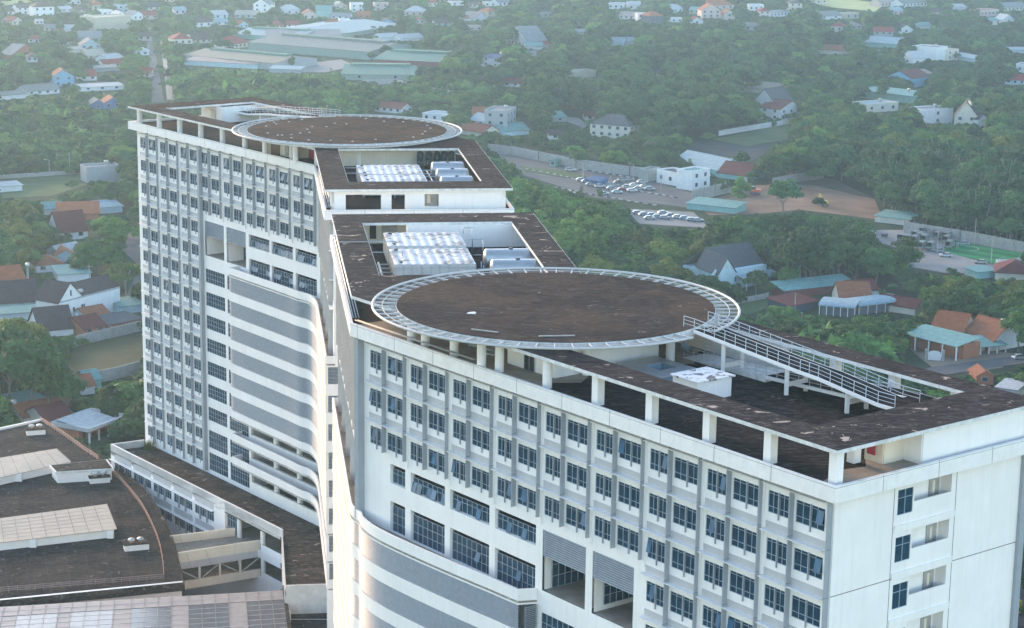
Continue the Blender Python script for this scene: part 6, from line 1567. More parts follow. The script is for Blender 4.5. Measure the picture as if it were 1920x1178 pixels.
def car(x, y, rz, col, label, group=None, van=False):
    g = G(x, y); t = thing('parked_car', label, 'car', (g[0], g[1], .06), rz, group); cm = flat('car_paint_' + label[:12].replace(' ', '_'), col, .25, .1, .6)
    prof = [(-2.2, .35), (-2.25, .75), (-2.1, .95), (-1.3, 1.0), (1.15, .95), (2.1, .82), (2.25, .6), (2.2, .35)]; W_ = .88
    mb = MB(); n = len(prof)
    mb.add([(a, -W_, b) for a, b in prof] + [(a, W_, b) for a, b in prof], [tuple(range(n)), tuple(range(2 * n - 1, n - 1, -1))] + [(i, n + i, n + (i + 1) % n, (i + 1) % n) for i in range(n)])
    cab = [(-1.95, .93), (-1.35, 1.42), (.35, 1.45), (1.15, .93)]
    mb.build('body', [cm], t, world=False)
    mb = MB(); mb.add([(a, -.78 + .12 * (b > 1), b) for a, b in cab] + [(a, .78 - .12 * (b > 1), b) for a, b in cab], [(0, 1, 2, 3), (7, 6, 5, 4), (0, 4, 5, 1), (2, 6, 7, 3)]); mb.build('windows', [M['nicheglass']], t, world=False)
    MB().box(-1.36, .36, -.68, .68, 1.43, 1.48).build('roof', [cm], t, world=False)
    for a in (-1.35, 1.4):
        for b in (-.86, .86): MB().tube((a, b - .1, .32), (a, b + .1, .32), .32, 12).build('wheel', [M['blackpipe']], t, True, world=False)
    for b in (-.6, .6): MB().box(2.2, 2.27, b - .18, b + .18, .58, .72).build('headlight', [M['steel']], t, world=False)
WH, SV, RD_, BL, DK = (.62, .62, .62), (.34, .36, .38), (.24, .04, .04), (.10, .20, .33), (.06, .065, .07)
for a in ((1773, 482, R(172), WH, 'white sedan at the edge of the football pitch'), (1838, 495, R(168), (.42, .39, .36), 'silver sedan nearest the pitch fence'), (1757, 473, R(160), SV, 'silver blue sedan beside the trucks in the yard'), (1806, 460, R(170), (.28, .33, .38), 'grey blue car behind the small goal'), (1630, 441, R(170), WH, 'white van roofed car under the tree left of the yard'),
          (1069, 365, R(10), (.33, .35, .40), 'silver car driving on the car park road'), (1069, 321, R(5), WH, 'white car by the red and white blocks'), (1125, 352, R(8), WH, 'white car left of the parked row'), (1133, 345, R(8), SV, 'grey car behind the left end of the parked row'), (1147, 356, R(8), SV, 'silver car in the parked row left of the red one'), (1168, 358, R(8), RD_, 'dark red car in the parked row'),
          (1185, 360, R(8), WH, 'white car right of the dark red one'), (1190, 350, R(8), WH, 'white car behind the parked row, right'), (1204, 344, R(12), WH, 'white car by the container stack'), (1132, 366, R(8), (.3, .45, .45), 'pale teal car at the front of the car park'), (1157, 363, R(8), (.30, .50, .55), 'light teal car before the dark red one'), (1160, 345, R(8), DK, 'dark car at the back of the parked row'),
          (1223, 406, R(8), (.18, .3, .45), 'blue car leftmost in the lower car park'), (1259, 407, R(8), BL, 'blue car in the middle of the lower car park'), (1271, 410, R(8), WH, 'white car in the lower car park'), (1284, 412, R(8), (.2, .36, .5), 'light blue car rightmost in the lower car park'), (1912, 674, R(20), (.38, .45, .52), 'pale blue car on the lane at the right edge'), (279, 92, R(80), WH, 'white car on the avenue')):
    car(*a)
kr = random.Random(8); kcar = [o for o in bpy.data.objects if o.name.startswith('parked_car') and o.get('label') == 'silver car in the parked row left of the red one'][0]
for i, (x, y) in enumerate([(1108, 349), (1116, 345), (1141, 350), (1152, 350), (1176, 353), (1198, 356), (1210, 352), (1218, 357), (1100, 343), (1090, 340), (1168, 340), (1180, 339), (1196, 402), (1208, 405), (1234, 409), (1246, 411), (1297, 415), (1218, 412), (1308, 416), (1244, 402)]):
    c = copy_tree(kcar); g = G(x, y); c.location = (g[0], g[1], .06); c.rotation_euler = (0, 0, R(8) + kr.uniform(-.1, .1)); c['label'] = 'pale silver car in the tightly parked groups of the car park'; c['group'] = 'silver cars packed in the car park'
truck = None; cv = painted('canvas_grey_green', (.16, .19, .19), .2, .8); cb = painted('canvas_pale', (.28, .30, .29), .2, .8)
for i, (X, Y) in enumerate(((765, 412), (868, 416), (1078, 402), (690, 345), (800, 335), (1050, 345), (1045, 305), (700, 290), (752, 312), (790, 250), (945, 300), (545, 325), (605, 335), (950, 268))):
    g = G(1600 + X / 6, 400 + Y / 6)
    if truck is None:
        truck = thing('canvas_truck', 'grey truck with a canvas covered bed in the packed rows of the concrete yard', 'truck', (0, 0, 0), 0, 'canvas topped trucks parked in the yard')
        mb = MB(); W_ = 1.2; pr = [(-W_, 1.2), (-W_, 2.5), (-W_ * .8, 2.8), (0, 2.9), (W_ * .8, 2.8), (W_, 2.5), (W_, 1.2)]; n = len(pr)
        mb.add([(-2.6, a, b) for a, b in pr] + [(1.9, a, b) for a, b in pr], [(i_, i_ + 1, n + i_ + 1, n + i_) for i_ in range(n - 1)] + [tuple(range(2 * n - 1, n - 1, -1))]); mb.build('canvas_cover', [cv], truck, world=False)
        MB().box(-2.6, 1.9, -1.2, 1.2, .8, 1.2).build('bed', [cb], truck, world=False)
        MB().hexa([(2.0, -1.1, .6), (3.4, -1.1, .6), (3.4, 1.1, .6), (2.0, 1.1, .6), (2.0, -1.1, 2.1), (2.9, -1.0, 2.1), (2.9, 1.0, 2.1), (2.0, 1.1, 2.1)]).build('cab', [cb], truck, world=False)
        for y in (-1.18, 1.06): MB().box(-2.65, -2.58, y, y + .12, 1.2, 2.6).build('tail_frame', [M['rim']], truck, world=False)
        for a in (-1.7, 2.6):
            for b in (-1.05, 1.05): MB().tube((a, b - .15, .45), (a, b + .15, .45), .45, 10).build('wheel', [M['blackpipe']], truck, True, world=False)
        c = truck
    else: c = copy_tree(truck)
    c.location = (g[0], g[1], .28); c.rotation_euler = (0, 0, R(62))
def excavator(x, y, rz, col, label):
    g = G(x, y); t = thing('excavator', label, 'excavator', (g[0], g[1], .5), rz); cm = flat('machine_' + label[:6], col, .45)
    for b in (-1.1, 1.1): MB().hexa([(-1.9, b - .3, 0), (1.9, b - .3, 0), (1.9, b + .3, 0), (-1.9, b + .3, 0), (-2.2, b - .3, .8), (2.2, b - .3, .8), (2.2, b + .3, .8), (-2.2, b + .3, .8)]).build('track', [M['blackpipe']], t, world=False)
    MB().hexa([(-2.3, -1.3, .9), (1.4, -1.3, .9), (1.4, 1.3, .9), (-2.3, 1.3, .9), (-2.2, -1.3, 2.0), (1.2, -1.3, 2.0), (1.2, 1.3, 2.0), (-2.2, 1.3, 2.0)]).build('body', [cm], t, world=False)
    MB().hexa([(-.2, .1, 2.0), (1.5, .1, 1.3), (1.5, 1.2, 1.3), (-.2, 1.2, 2.0), (0, .15, 3.1), (1.2, .15, 3.1), (1.2, 1.15, 3.1), (0, 1.15, 3.1)]).build('cab', [M['nicheglass']], t, world=False)
    a = MB(); a.bar((1.2, -.4, 1.6), (3.6, -.4, 4.0), .4, .55); a.build('boom', [cm], t, world=False); MB().bar((3.6, -.4, 4.0), (5.0, -.4, 1.4), .35, .4).build('stick', [cm], t, world=False)
    MB().hexa([(4.4, -.9, .2), (5.2, -.9, .2), (5.2, .1, .2), (4.4, .1, .2), (4.6, -.9, 1.3), (5.4, -.9, 1.3), (5.4, .1, 1.3), (4.6, .1, 1.3)]).build('bucket', [M['pipe']], t, world=False)
excavator(1416, 366, R(165), (.55, .13, .06), 'orange red excavator digging in the red earth'); excavator(1491, 367, R(150), (.62, .36, .03), 'yellow excavator in the middle of the red earth'); excavator(1543, 388, R(110), (.55, .36, .05), 'yellow machine half hidden at the right of the red earth')
tag(MB().lathe((*G(1908, 1150), 0), [(.7, 0), (.7, 2.2), (.6, 2.5), (0, 2.6)], 14).build('yellow_drum', [flat('yellow_drum_paint', (.60, .34, .03), .5)], None, True), 'yellow drum on the roadside at the lower right corner', 'drum')
q = G(105, 766); bt = thing('blue_tank', 'bright blue plastic water tank on a stand behind the annex roof', 'water tank', (q[0], q[1], 0))
MB().lathe((0, 0, 4.2), [(0, 0), (1.05, 0), (1.05, 1.9), (.8, 2.2), (0, 2.25)], 18).build('tank', [flat('blue_plastic', (.02, .26, .52), .4)], bt, True, world=False)
for a in (-.8, .8): MB().box(a - .15, a + .15, -.5, .5, 0, 4.19).build('stand_leg', [M['oldwall']], bt, world=False)
for i, (x, y, h, lab) in enumerate(((53, 538, 6, 'steel tank on a pole tower left of the brown gable'), (52, 494, 4, 'small blue barrel on a stand in the left trees'), (143, 617, 3, 'steel tank by the orange brick house'), (28, 792, 4, 'steel tank beside the turquoise shed'))):
    g = G(x, y); t = thing('tank_tower', lab, 'water tank', (g[0], g[1], 0)); MB().tube((0, 0, h), (0, 0, h + 1.5), .6, 12).build('tank', [M['steel'] if i != 1 else pal('K')], t, True, world=False); MB().box(-.3, .3, -.3, .3, 0, h - .01).build('tower', [M['pipe']], t, world=False)
# goal, gate, long brown pipes by the avenue
g = G(1795, 470); gt = thing('football_goal', 'small white goal at the left end of the pitch', 'goal', (g[0], g[1], .4), R(68))
for a in (-1.6, 1.6): MB().tube((a, 0, 0), (a, 0, 2), .06, 6).build('goal_post', [M['rim']], gt, world=False)
MB().tube((-1.6, 0, 2), (1.6, 0, 2), .06, 6).build('crossbar', [M['rim']], gt, world=False)
g = G(1752, 677); ga = thing('garden_gate', 'pale arched metal gate between two pillars, far right', 'gate', (g[0], g[1], 0), R(-12))
MB().add([(1.8 * math.cos(math.pi * k / 10), 0, 2.0 + .9 * math.sin(math.pi * k / 10)) for k in range(11)] + [(-1.8, 0, .1), (1.8, 0, .1)], (tuple(range(13)),)).build('leaf', [M['ledge']], ga, world=False)
for a in (-2.3, 2.3): MB().box(a - .35, a + .35, -.35, .35, 0, 3.2).build('pillar', [M['concrete']], ga, world=False)
for i, (o0, o1) in enumerate(((0, 0), (4, 2), (8, 3))):
    a, b = G(316 + o0, 190), G(300 + o1, 62); tag(MB().bar(V3(a, .5), V3(b, .5), .9, .9).build('brown_pipe', [M['bark']]), ['left', 'middle', 'right'][i] + ' of the three long brown pipes laid beside the avenue', 'pipe', 'long brown pipes beside the avenue')
def person(x, y, top, legs, label, rz=0):
    g = G(x, y); P_ = {'pel': (0, 0, .92), 'ch': (0, 0, 1.3), 'nk': (0, 0, 1.48), 'hd': (0, .02, 1.62), 'hdt': (0, .02, 1.72)}
    vs = [P_['pel'], P_['ch'], P_['nk'], P_['hd'], P_['hdt'], (.18, 0, 1.42), (.25, .03, 1.15), (.24, .14, .92), (-.18, 0, 1.42), (-.25, .03, 1.15), (-.24, .10, .90), (.1, 0, .88), (.12, .06, .48), (.12, -.02, .08), (.12, .12, .03), (-.1, 0, .88), (-.12, -.04, .48), (-.12, -.12, .08), (-.12, .02, .03)]
    ed = [(0, 1), (1, 2), (2, 3), (3, 4), (1, 5), (5, 6), (6, 7), (1, 8), (8, 9), (9, 10), (0, 11), (11, 12), (12, 13), (13, 14), (0, 15), (15, 16), (16, 17), (17, 18)]
    rd = [.15, .17, .065, .10, .09, .07, .05, .04, .07, .05, .04, .09, .065, .05, .045, .09, .065, .05, .045]
    me = bpy.data.meshes.new('person'); me.from_pydata(vs, ed, []); o = link('person', me, None, (g[0], g[1], .3), rz)
    md = o.modifiers.new('skin', 'SKIN'); 
    for v, r_ in zip(me.skin_vertices[0].data, rd): v.radius = (r_, r_ * .8)
    me.skin_vertices[0].data[0].use_root = True
    o.modifiers.new('sub', 'SUBSURF').levels = 1
    mt, n, b = newmat('clothing'); tc = n.nodes.new('ShaderNodeTexCoord'); sp = n.nodes.new('ShaderNodeSeparateXYZ'); n.links.new(tc.outputs['Object'], sp.inputs[0]); mp = n.nodes.new('ShaderNodeMath'); mp.operation = 'DIVIDE'; mp.inputs[1].default_value = 1.8; n.links.new(sp.outputs[2], mp.inputs[0])
    c = ramp(n, mp.outputs[0], [(.50, legs), (.51, top), (.82, top), (.83, (.35, .2, .14)), (.92, (.35, .2, .14)), (.93, (.02, .02, .02))]); n.links.new(c, b.inputs['Base Color']); me.materials.append(mt)
    tag(o, label, 'person')
person(1653, 445, (.12, .2, .42), (.05, .06, .1), 'person in a blue shirt standing in the concrete yard', R(200)); person(1647, 452, (.5, .52, .55), (.08, .1, .2), 'person in a pale top standing nearest in the yard', R(160)); person(1771, 657, (.5, .45, .42), (.25, .06, .05), 'person standing under the pale green canopy edge', R(180))
g = G(1660, 447); mt_ = thing('motor_tricycle', 'dark loaded motor tricycle beside the standing people', 'tricycle', (g[0], g[1], .3), R(60))
MB().hexa([(-1.5, -.7, .6), (.6, -.7, .6), (.6, .7, .6), (-1.5, .7, .6), (-1.6, -.8, 1.5), (.6, -.8, 1.5), (.6, .8, 1.5), (-1.6, .8, 1.5)]).build('cargo_box', [M['blackpipe']], mt_, world=False)
MB().box(.6, 2.0, -.25, .25, .5, 1.1).build('front_frame', [M['rednet']], mt_, world=False)
for a, b in ((-1, -.8), (-1, .8), (1.9, 0)): MB().tube((a, b - .1, .33), (a, b + .1, .33), .33, 10).build('wheel', [M['blackpipe']], mt_, world=False)

# ------------------------------------------------------------------ trees
def crown_mesh(name, seed, shape, mat, nclump=22, per=80, leaf=.36, H=10.0):
    r = np.random.RandomState(seed); V, F, T = [], [], []
    cl = []
    for i in range(nclump):
        if shape == 'round':
            u = r.normal(size=3); u /= np.linalg.norm(u); u[2] = abs(u[2]) * 1.1 - .35; rr = r.uniform(.55, 1.0)
            c = np.array([u[0] * 3.3 * rr, u[1] * 3.3 * rr, 6.0 + u[2] * 3.0 * rr]); s = r.uniform(1.0, 1.75)
        elif shape == 'tall':
            z = r.uniform(3.0, 9.0); R_ = 2.4 * math.sin(math.pi * min(1, (z - 1.2) / 8.8)) ** .7; a = r.uniform(0, 6.28); rr = r.uniform(.4, 1); c = np.array([R_ * rr * math.cos(a), R_ * rr * math.sin(a), z]); s = r.uniform(.8, 1.4)
        elif shape == 'cone':
            z = r.uniform(1.6, 9.4); R_ = 2.5 * (1 - (z - 1.2) / 9.4) ** .8; a = r.uniform(0, 6.28); rr = r.uniform(.5, 1); c = np.array([R_ * rr * math.cos(a), R_ * rr * math.sin(a), z]); s = r.uniform(.6, 1.15) * (1.15 - .05 * z)
        elif shape == 'flat':
            a = r.uniform(0, 6.28); rr = r.uniform(.15, 1) ** .6; c = np.array([4.3 * rr * math.cos(a), 4.3 * rr * math.sin(a), 8.3 - 1.8 * rr * rr + r.uniform(-.4, .4)]); s = r.uniform(.9, 1.5)
        else:   # bush
            a = r.uniform(0, 6.28); rr = r.uniform(0, 1) ** .5; c = np.array([4.2 * rr * math.cos(a), 4.2 * rr * math.sin(a), 1.6 + 5.2 * (1 - rr * rr) * r.uniform(.4, 1)]); s = r.uniform(1.2, 2.0)
        cl.append((c, s, r.uniform(0, 1)))
    flatk = .55 if shape == 'flat' else .8
    for c, s, tone in cl:
        # inner mass: small rough lump so the crown is not see-through
        o = len(V); base = [(0, 0, 1), (0, 0, -1)] + [(math.cos(k * 1.2566 + .4), math.sin(k * 1.2566 + .4), .3 * (-1) ** k) for k in range(5)]
        for b in base: V.append(tuple(c + np.array(b) * s * .62 * np.array([1, 1, flatk]) * r.uniform(.75, 1.1)))
        for k in range(5): F.append((o, o + 2 + k, o + 2 + (k + 1) % 5)); F.append((o + 1, o + 2 + (k + 1) % 5, o + 2 + k))
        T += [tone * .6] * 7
        n = int(per * (s / 1.2) ** 2)
        d = r.normal(size=(n, 3)); d /= np.linalg.norm(d, axis=1)[:, None]
        d[:, 2] = np.where(d[:, 2] < -.35, -d[:, 2], d[:, 2])
        rad = s * r.uniform(.68, 1.12, n)
        P = c + d * rad[:, None] * np.array([1, 1, flatk])
        nr = d + r.normal(scale=.55, size=(n, 3)) + np.array([0, 0, .35]); nr /= np.linalg.norm(nr, axis=1)[:, None]
        t1 = np.cross(nr, r.normal(size=(n, 3))); t1 /= np.linalg.norm(t1, axis=1)[:, None]; t2 = np.cross(nr, t1)
        sz = leaf * r.uniform(.6, 1.3, n)
        for i in range(n):
            o = len(V); a, b = t1[i] * sz[i], t2[i] * sz[i] * .6
            V += [tuple(P[i] - a), tuple(P[i] - b), tuple(P[i] + a), tuple(P[i] + b)]; F.append((o, o + 1, o + 2, o + 3))
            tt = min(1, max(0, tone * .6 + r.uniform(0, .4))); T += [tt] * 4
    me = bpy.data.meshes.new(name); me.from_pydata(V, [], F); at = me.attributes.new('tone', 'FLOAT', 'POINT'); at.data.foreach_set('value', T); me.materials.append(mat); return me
def trunk_mesh(seed, h, lean=.4, fork=True, r0=.22):
    r = random.Random(seed); mb = MB(); p = Vector((0, 0, 0)); q = Vector((r.uniform(-lean, lean), r.uniform(-lean, lean), h * .55)); mb.tube(p, q, r0, 7, 0, r0 * .7)
    for k in range(4 if fork else 1):
        a = k * 1.57 + r.uniform(-.4, .4); e = q + Vector((math.cos(a) * (1.6 if fork else .1), math.sin(a) * (1.6 if fork else .1), h * .35)); mb.tube(q, e, r0 * .6, 6, 0, r0 * .2)
    return mb.mesh('trunk', [M['bark']])
def palm_mesh(seed, mat, n=18, L=3.4, H=8.0, up=.5):
    r = np.random.RandomState(seed); V, F, T = [], [], []
    for k in range(n):
        a = 6.283 * k / n + r.uniform(-.2, .2); el = r.uniform(-.1, 1.15) * up + .15; prev = np.array([0, 0, H]); d = np.array([math.cos(a) * math.cos(el), math.sin(a) * math.cos(el), math.sin(el)]); side = np.array([-math.sin(a), math.cos(a), 0]); seg = 7; tone = r.uniform(.2, .9)
        for s in range(seg):
            nx = prev + d * L / seg; d = d + np.array([0, 0, -.22]); d /= np.linalg.norm(d)
            w0, w1 = (.62 * math.sin(math.pi * (s + .4) / (seg + .6)), .62 * math.sin(math.pi * (s + 1.4) / (seg + .6)))
            for sg in (-1, 1):
                o = len(V); V += [tuple(prev), tuple(nx), tuple(nx + side * sg * w1 - np.array([0, 0, .28 * w1])), tuple(prev + side * sg * w0 - np.array([0, 0, .28 * w0]))]; F.append((o, o + 1, o + 2, o + 3)); T += [tone] * 4
            prev = nx
    me = bpy.data.meshes.new('crown'); me.from_pydata(V, [], F); at = me.attributes.new('tone', 'FLOAT', 'POINT'); at.data.foreach_set('value', T); me.materials.append(mat); return me
SPEC = {
 'round_a': (crown_mesh('crown', 1, 'round', M['leaf']), trunk_mesh(1, 6)), 'round_b': (crown_mesh('crown', 2, 'round', M['leaf'], 26), trunk_mesh(2, 6)),
 'round_c': (crown_mesh('crown', 3, 'round', M['leafy'], 20), trunk_mesh(3, 6)), 'tall': (crown_mesh('crown', 4, 'tall', M['leaf'], 24), trunk_mesh(4, 8, .2)),
 'tall_b': (crown_mesh('crown', 11, 'tall', M['leafy'], 20), trunk_mesh(4, 8, .2)),
 'cone': (crown_mesh('crown', 5, 'cone', M['leafy'], 30, 70, .30), trunk_mesh(5, 8, .1, False, .15)), 'flat': (crown_mesh('crown', 6, 'flat', M['leafy'], 26, 75, .32), trunk_mesh(6, 9)),
 'yellow': (crown_mesh('crown', 7, 'round', M['leafyel'], 22), trunk_mesh(7, 6)), 'bush': (crown_mesh('crown', 8, 'bush', M['leaf'], 16, 70, .5), trunk_mesh(8, 2)), 'bush_b': (crown_mesh('crown', 9, 'bush', M['leafy'], 16, 70, .5), trunk_mesh(9, 2)),
 'palm': (palm_mesh(1, M['palm']), MB().tube((0, 0, 0), (.3, .1, 4), .2, 7, 0, .16).tube((.3, .1, 4), (0, 0, 8), .16, 7, 0, .13).mesh('trunk', [M['bark']])),
 'banana': (palm_mesh(2, M['leafy'], 11, 3.0, 3.2, 1.3), MB().tube((0, 0, 0), (0, 0, 3.3), .22, 7, 0, .14).mesh('trunk', [M['palm']])),
 'rubber': (crown_mesh('crown', 10, 'tall', M['leaf'], 18, 70), trunk_mesh(12, 11, .5, True, .16)),
}
RND = ('round_a', 'round_b', 'round_a', 'round_b', 'tall', 'round_c')
# (x0, y0, x1, y1), species, height range m, spacing m, label, group
ZONES = [
 ((0, 640, 160, 800), ('round_a', 'round_b', 'tall'), (11, 15), 5.0, 'tall dark broadleaf tree in the grove above the curved roof annex', 'grove above the annex'),
 ((0, 585, 110, 640), ('yellow', 'yellow', 'round_c'), (10, 13), 5.5, 'big tree with yellow green crown at the left edge', 'yellow green trees at the left edge'),
 ((165, 700, 290, 840), ('round_c', 'round_a', 'bush', 'bush_b'), (6, 9), 4.6, 'leafy tree in the thicket between the veranda house and the far wing', 'thicket by the veranda house'),
 ((0, 395, 60, 480), ('yellow', 'bush_b', 'yellow'), (7, 10), 5, 'feathery yellowish tree at the left edge beyond the tile roofs', 'yellowish trees at the left edge'),
 ((40, 470, 110, 520), ('round_c', 'yellow'), (8, 11), 5.5, 'soft green tree left of the small pale blue gabled house', 'trees left of the pale blue gable'),
 ((60, 405, 120, 470), RND, (8, 11), 5.5, 'dark tree left of the dark red roofed house', 'trees left of the dark red roof'),
 ((0, 330, 275, 410), RND, (8, 11), 5.5, 'dark green tree in the belt below the grey concrete house', 'tree belt below the grey concrete house'),
 ((0, 520, 240, 640), ('bush', 'bush_b', 'round_c'), (4, 6), 9, 'small garden tree among the left tile roofs', 'garden trees among the left roofs'),
 ((0, 190, 275, 330), ('round_a', 'round_b', 'bush', 'bush_b', 'banana', 'tall', 'round_c'), (6, 10), 5.6, 'hazy tree in the wide thicket left of the far wing', 'wide thicket left of the far wing'),
 ((228, 60, 282, 200), ('flat', 'flat', 'round_c'), (9, 12), 8, 'spreading tree in the row on the left side of the avenue', 'avenue trees, left row'),
 ((296, 40, 332, 185), ('round_c', 'bush_b'), (6, 8), 8, 'tree on the right side of the avenue', 'avenue trees, right row'),
 ((335, 135, 640, 170), ('banana', 'banana', 'banana', 'bush_b'), (5, 7), 4.2, 'banana plant in the plot below the green warehouses', 'banana plot'),
 ((335, 165, 700, 230), ('round_c', 'round_a', 'cone', 'bush_b', 'banana'), (7, 11), 6, 'tree in the strip just behind the far roof', 'trees behind the far roof'),
 ((660, 155, 880, 225), ('round_c', 'cone', 'bush_b'), (5, 8), 8, 'young tree by the old wall behind the far helipad', 'young trees by the old wall'),
 ((930, 300, 985, 340), ('round_c', 'round_a'), (10, 13), 7, 'rounded green tree beside the car park entrance', 'trees beside the car park entrance'),
 ((955, 350, 1130, 520), ('cone', 'cone', 'tall_b', 'round_c'), (11, 15), 4.6, 'bright green pointed tree in the grove right of the middle blocks', 'bright grove right of the middle blocks'),
 ((980, 335, 1300, 395), ('tall_b', 'round_c', 'cone'), (5, 8), 12, 'young tree planted along the car park', 'young car park trees'),
 ((1100, 385, 1300, 480), ('tall_b', 'round_c', 'cone', 'tall', 'round_a'), (10, 13), 5.2, 'tree in the green belt between car park and helipad', 'green belt below the car park'),
 ((1100, 470, 1340, 580), ('round_c', 'bush_b', 'round_a', 'yellow'), (7, 10), 5.2, 'tree left of the slate roofed crossed gable house', 'trees left of the crossed gable house'),
 ((1300, 395, 1640, 540), ('round_a', 'round_b', 'tall', 'round_a'), (12, 16), 5.4, 'large dark tree in the wood between the crossed gable house and the concrete yard', 'dark wood left of the concrete yard'),
 ((1640, 340, 1925, 470), ('rubber', 'tall', 'round_b', 'rubber', 'round_a'), (12, 16), 4.8, 'slender dark rubber tree with pale stem behind the yard wall', 'rubber plantation behind the yard wall'),
 ((1370, 225, 1925, 345), ('round_a', 'round_b', 'round_c', 'round_c', 'tall_b', 'tall', 'yellow'), (10, 15), 5.6, 'green tree in the big wood above the excavation', 'big wood above the excavation'),
 ((1640, 480, 1760, 600), ('palm', 'palm', 'round_c', 'round_a', 'banana'), (8, 11), 5.5, 'palm or leafy tree between the concrete yard and the orange roofs', 'palms between yard and orange roofs'),
 ((1760, 505, 1925, 680), ('yellow', 'round_c', 'yellow', 'round_a', 'tall'), (10, 14), 5.4, 'olive green tree in the clump at the right edge behind the tile houses', 'olive clump at the right edge'),
 ((1380, 590, 1480, 680), ('bush_b', 'banana', 'bush_b', 'palm'), (4, 6.5), 4.6, 'lush garden plant or small tree just beyond the near helipad ramp', 'garden plants beyond the ramp'),
 ((1450, 590, 1925, 800), ('round_a', 'yellow', 'bush', 'round_c', 'tall', 'bush_b', 'banana'), (5.5, 9.5), 5.2, 'garden tree among the tile roofed houses beyond the near roof', 'garden trees beyond the near roof'),
 ((1870, 940, 1935, 1200), ('round_a', 'tall', 'bush'), (7, 10), 5, 'tree at the lower right corner beside the near end wall', 'trees at the lower right corner'),
 ((1000, 130, 1420, 262), ('round_a', 'tall', 'round_b', 'rubber', 'tall'), (12, 15), 5.6, 'dark plantation tree right of the cream villa', 'dark plantation'),
 ((1100, 45, 1700, 150), ('round_a', 'round_b', 'tall', 'round_c'), (12, 17), 7, 'tall hazy tree in the upper right wood', 'upper right wood'),
 ((760, 20, 1130, 160), ('round_a', 'round_b', 'tall', 'round_c'), (11, 15), 6.5, 'hazy tree in the woods right of the green warehouses', 'woods right of the warehouses'),
 ((1300, 255, 1480, 310), ('banana', 'bush_b'), (3, 5), 7, 'banana plant in the field by the black netting', 'field plants by the netting'),
]
DEF = (RND * 3 + ('bush', 'palm', 'bush'), (7, 11), 8.5, 'hazy tree standing among the distant houses', 'trees among the distant houses')
def inpoly(x, y, pl):
    c = False; j = len(pl) - 1
    for i in range(len(pl)):
        if (pl[i][1] > y) != (pl[j][1] > y) and x < (pl[j][0] - pl[i][0]) * (y - pl[i][1]) / (pl[j][1] - pl[i][1]) + pl[i][0]: c = not c
        j = i
    return c
BMASK = [(243, 203), (470, 182), (640, 214), (760, 216), (868, 242), (960, 352), (1000, 399), (1085, 505), (1388, 590), (1925, 735), (1925, 900), (1905, 900), (1885, 1185), (-5, 1185), (-5, 800), (75, 788), (200, 872), (212, 838), (278, 826), (258, 240)]
annex_poly = poly
def blocked(X, Y):
    a, b = toAB((X, Y)); c, d = toCD((X, Y))
    if -4 < a < 66 and -4 < b < 27: return True
    if 128 < a < 199 and 37 < b < 75: return True
    if 38 < c < 168 and -38 < d < -3: return True
    if inpoly(X, Y, scale_poly(annex_poly, 1.03)): return True
    return False
CLB = [(pl, min(p[0] for p in pl), max(p[0] for p in pl), min(p[1] for p in pl), max(p[1] for p in pl)) for pl in list(CL.values()) + [[(466, 78), (692, 96), (692, 112), (466, 93)], [(345, 106), (518, 119), (518, 132), (345, 118)], [(700, 110), (832, 116), (832, 125), (700, 119)], [(640, 140), (775, 141), (775, 151), (640, 149)]]]
tr = random.Random(11); cand = []
cell = 4.4; Y = 285.0
while Y < 2000:
    st = cell if Y < 1250 else cell * 1.7
    xw = Y * .30 + 14; X = -xw
    while X < xw:
        x, y = X + tr.uniform(-.45, .45) * st, Y + tr.uniform(-.45, .45) * st; X += st
        px, py, dd = PX((x, y, 0))
        if px < -230 or px > 2150 or py > 1320: continue
        z = DEF
        for zz in ZONES:
            q = zz[0]
            if q[0] <= px < q[2] and q[1] <= py < q[3]: z = zz[1:]; break
        if tr.random() > (st / z[2]) ** 2: continue
        if blocked(x, y): continue
        sp = tr.choice(z[0]); h = tr.uniform(*z[1]) * tr.choice((.75, .9, 1, 1, 1.1, 1.25)); k = FPX / dd
        bad = False
        for pl, x0, x1, y0, y1 in CLB:
            if x0 < px < x1 and y0 < py < y1 and inpoly(px, py, pl): bad = True; break
        if bad: continue
        for fx, fy, fr, fw, fd, frz in FOOT:
            if abs(x - fx) < fr + 3 and abs(y - fy) < fr + 3:
                lx, ly = (x - fx) * math.cos(frz) + (y - fy) * math.sin(frz), -(x - fx) * math.sin(frz) + (y - fy) * math.cos(frz)
                if abs(lx) < fw / 2 + 1.6 and abs(ly) < fd / 2 + 1.6: bad = True; break
        if bad: continue
        for _ in range(4):
            hp = h * k * .97; rp = .36 * h * k; hit = False
            for rx0, rt, rx1, rb, base in RECT:
                if py > base - 3 and px + rp * .8 > rx0 and px - rp * .8 < rx1 and py - hp < rb and py - hp * .2 > rt: hit = True; break
            if not hit:
                for pl, x0, x1, y0, y1 in CLB:
                    if x0 - rp < px < x1 + rp and py > y0 and py - hp < y1 and any(inpoly(px + e * rp, py - f * hp, pl) for e in (-.8, 0, .8) for f in (.35, .65, .95)) and tr.random() < .985: hit = True; break
            if not hit: break
            h *= .62
            if h < 2.6: break
        if hit: continue
        if h < 4.2 and sp not in ('banana',): sp = tr.choice(('bush', 'bush_b')); 
        vis = 0 <= px <= 1920 and py - h * k > 0 and not inpoly(px, py - h * k * .75, BMASK)
        cand.append((h * k if vis else -1, x, y, h, sp, z))
    Y += st
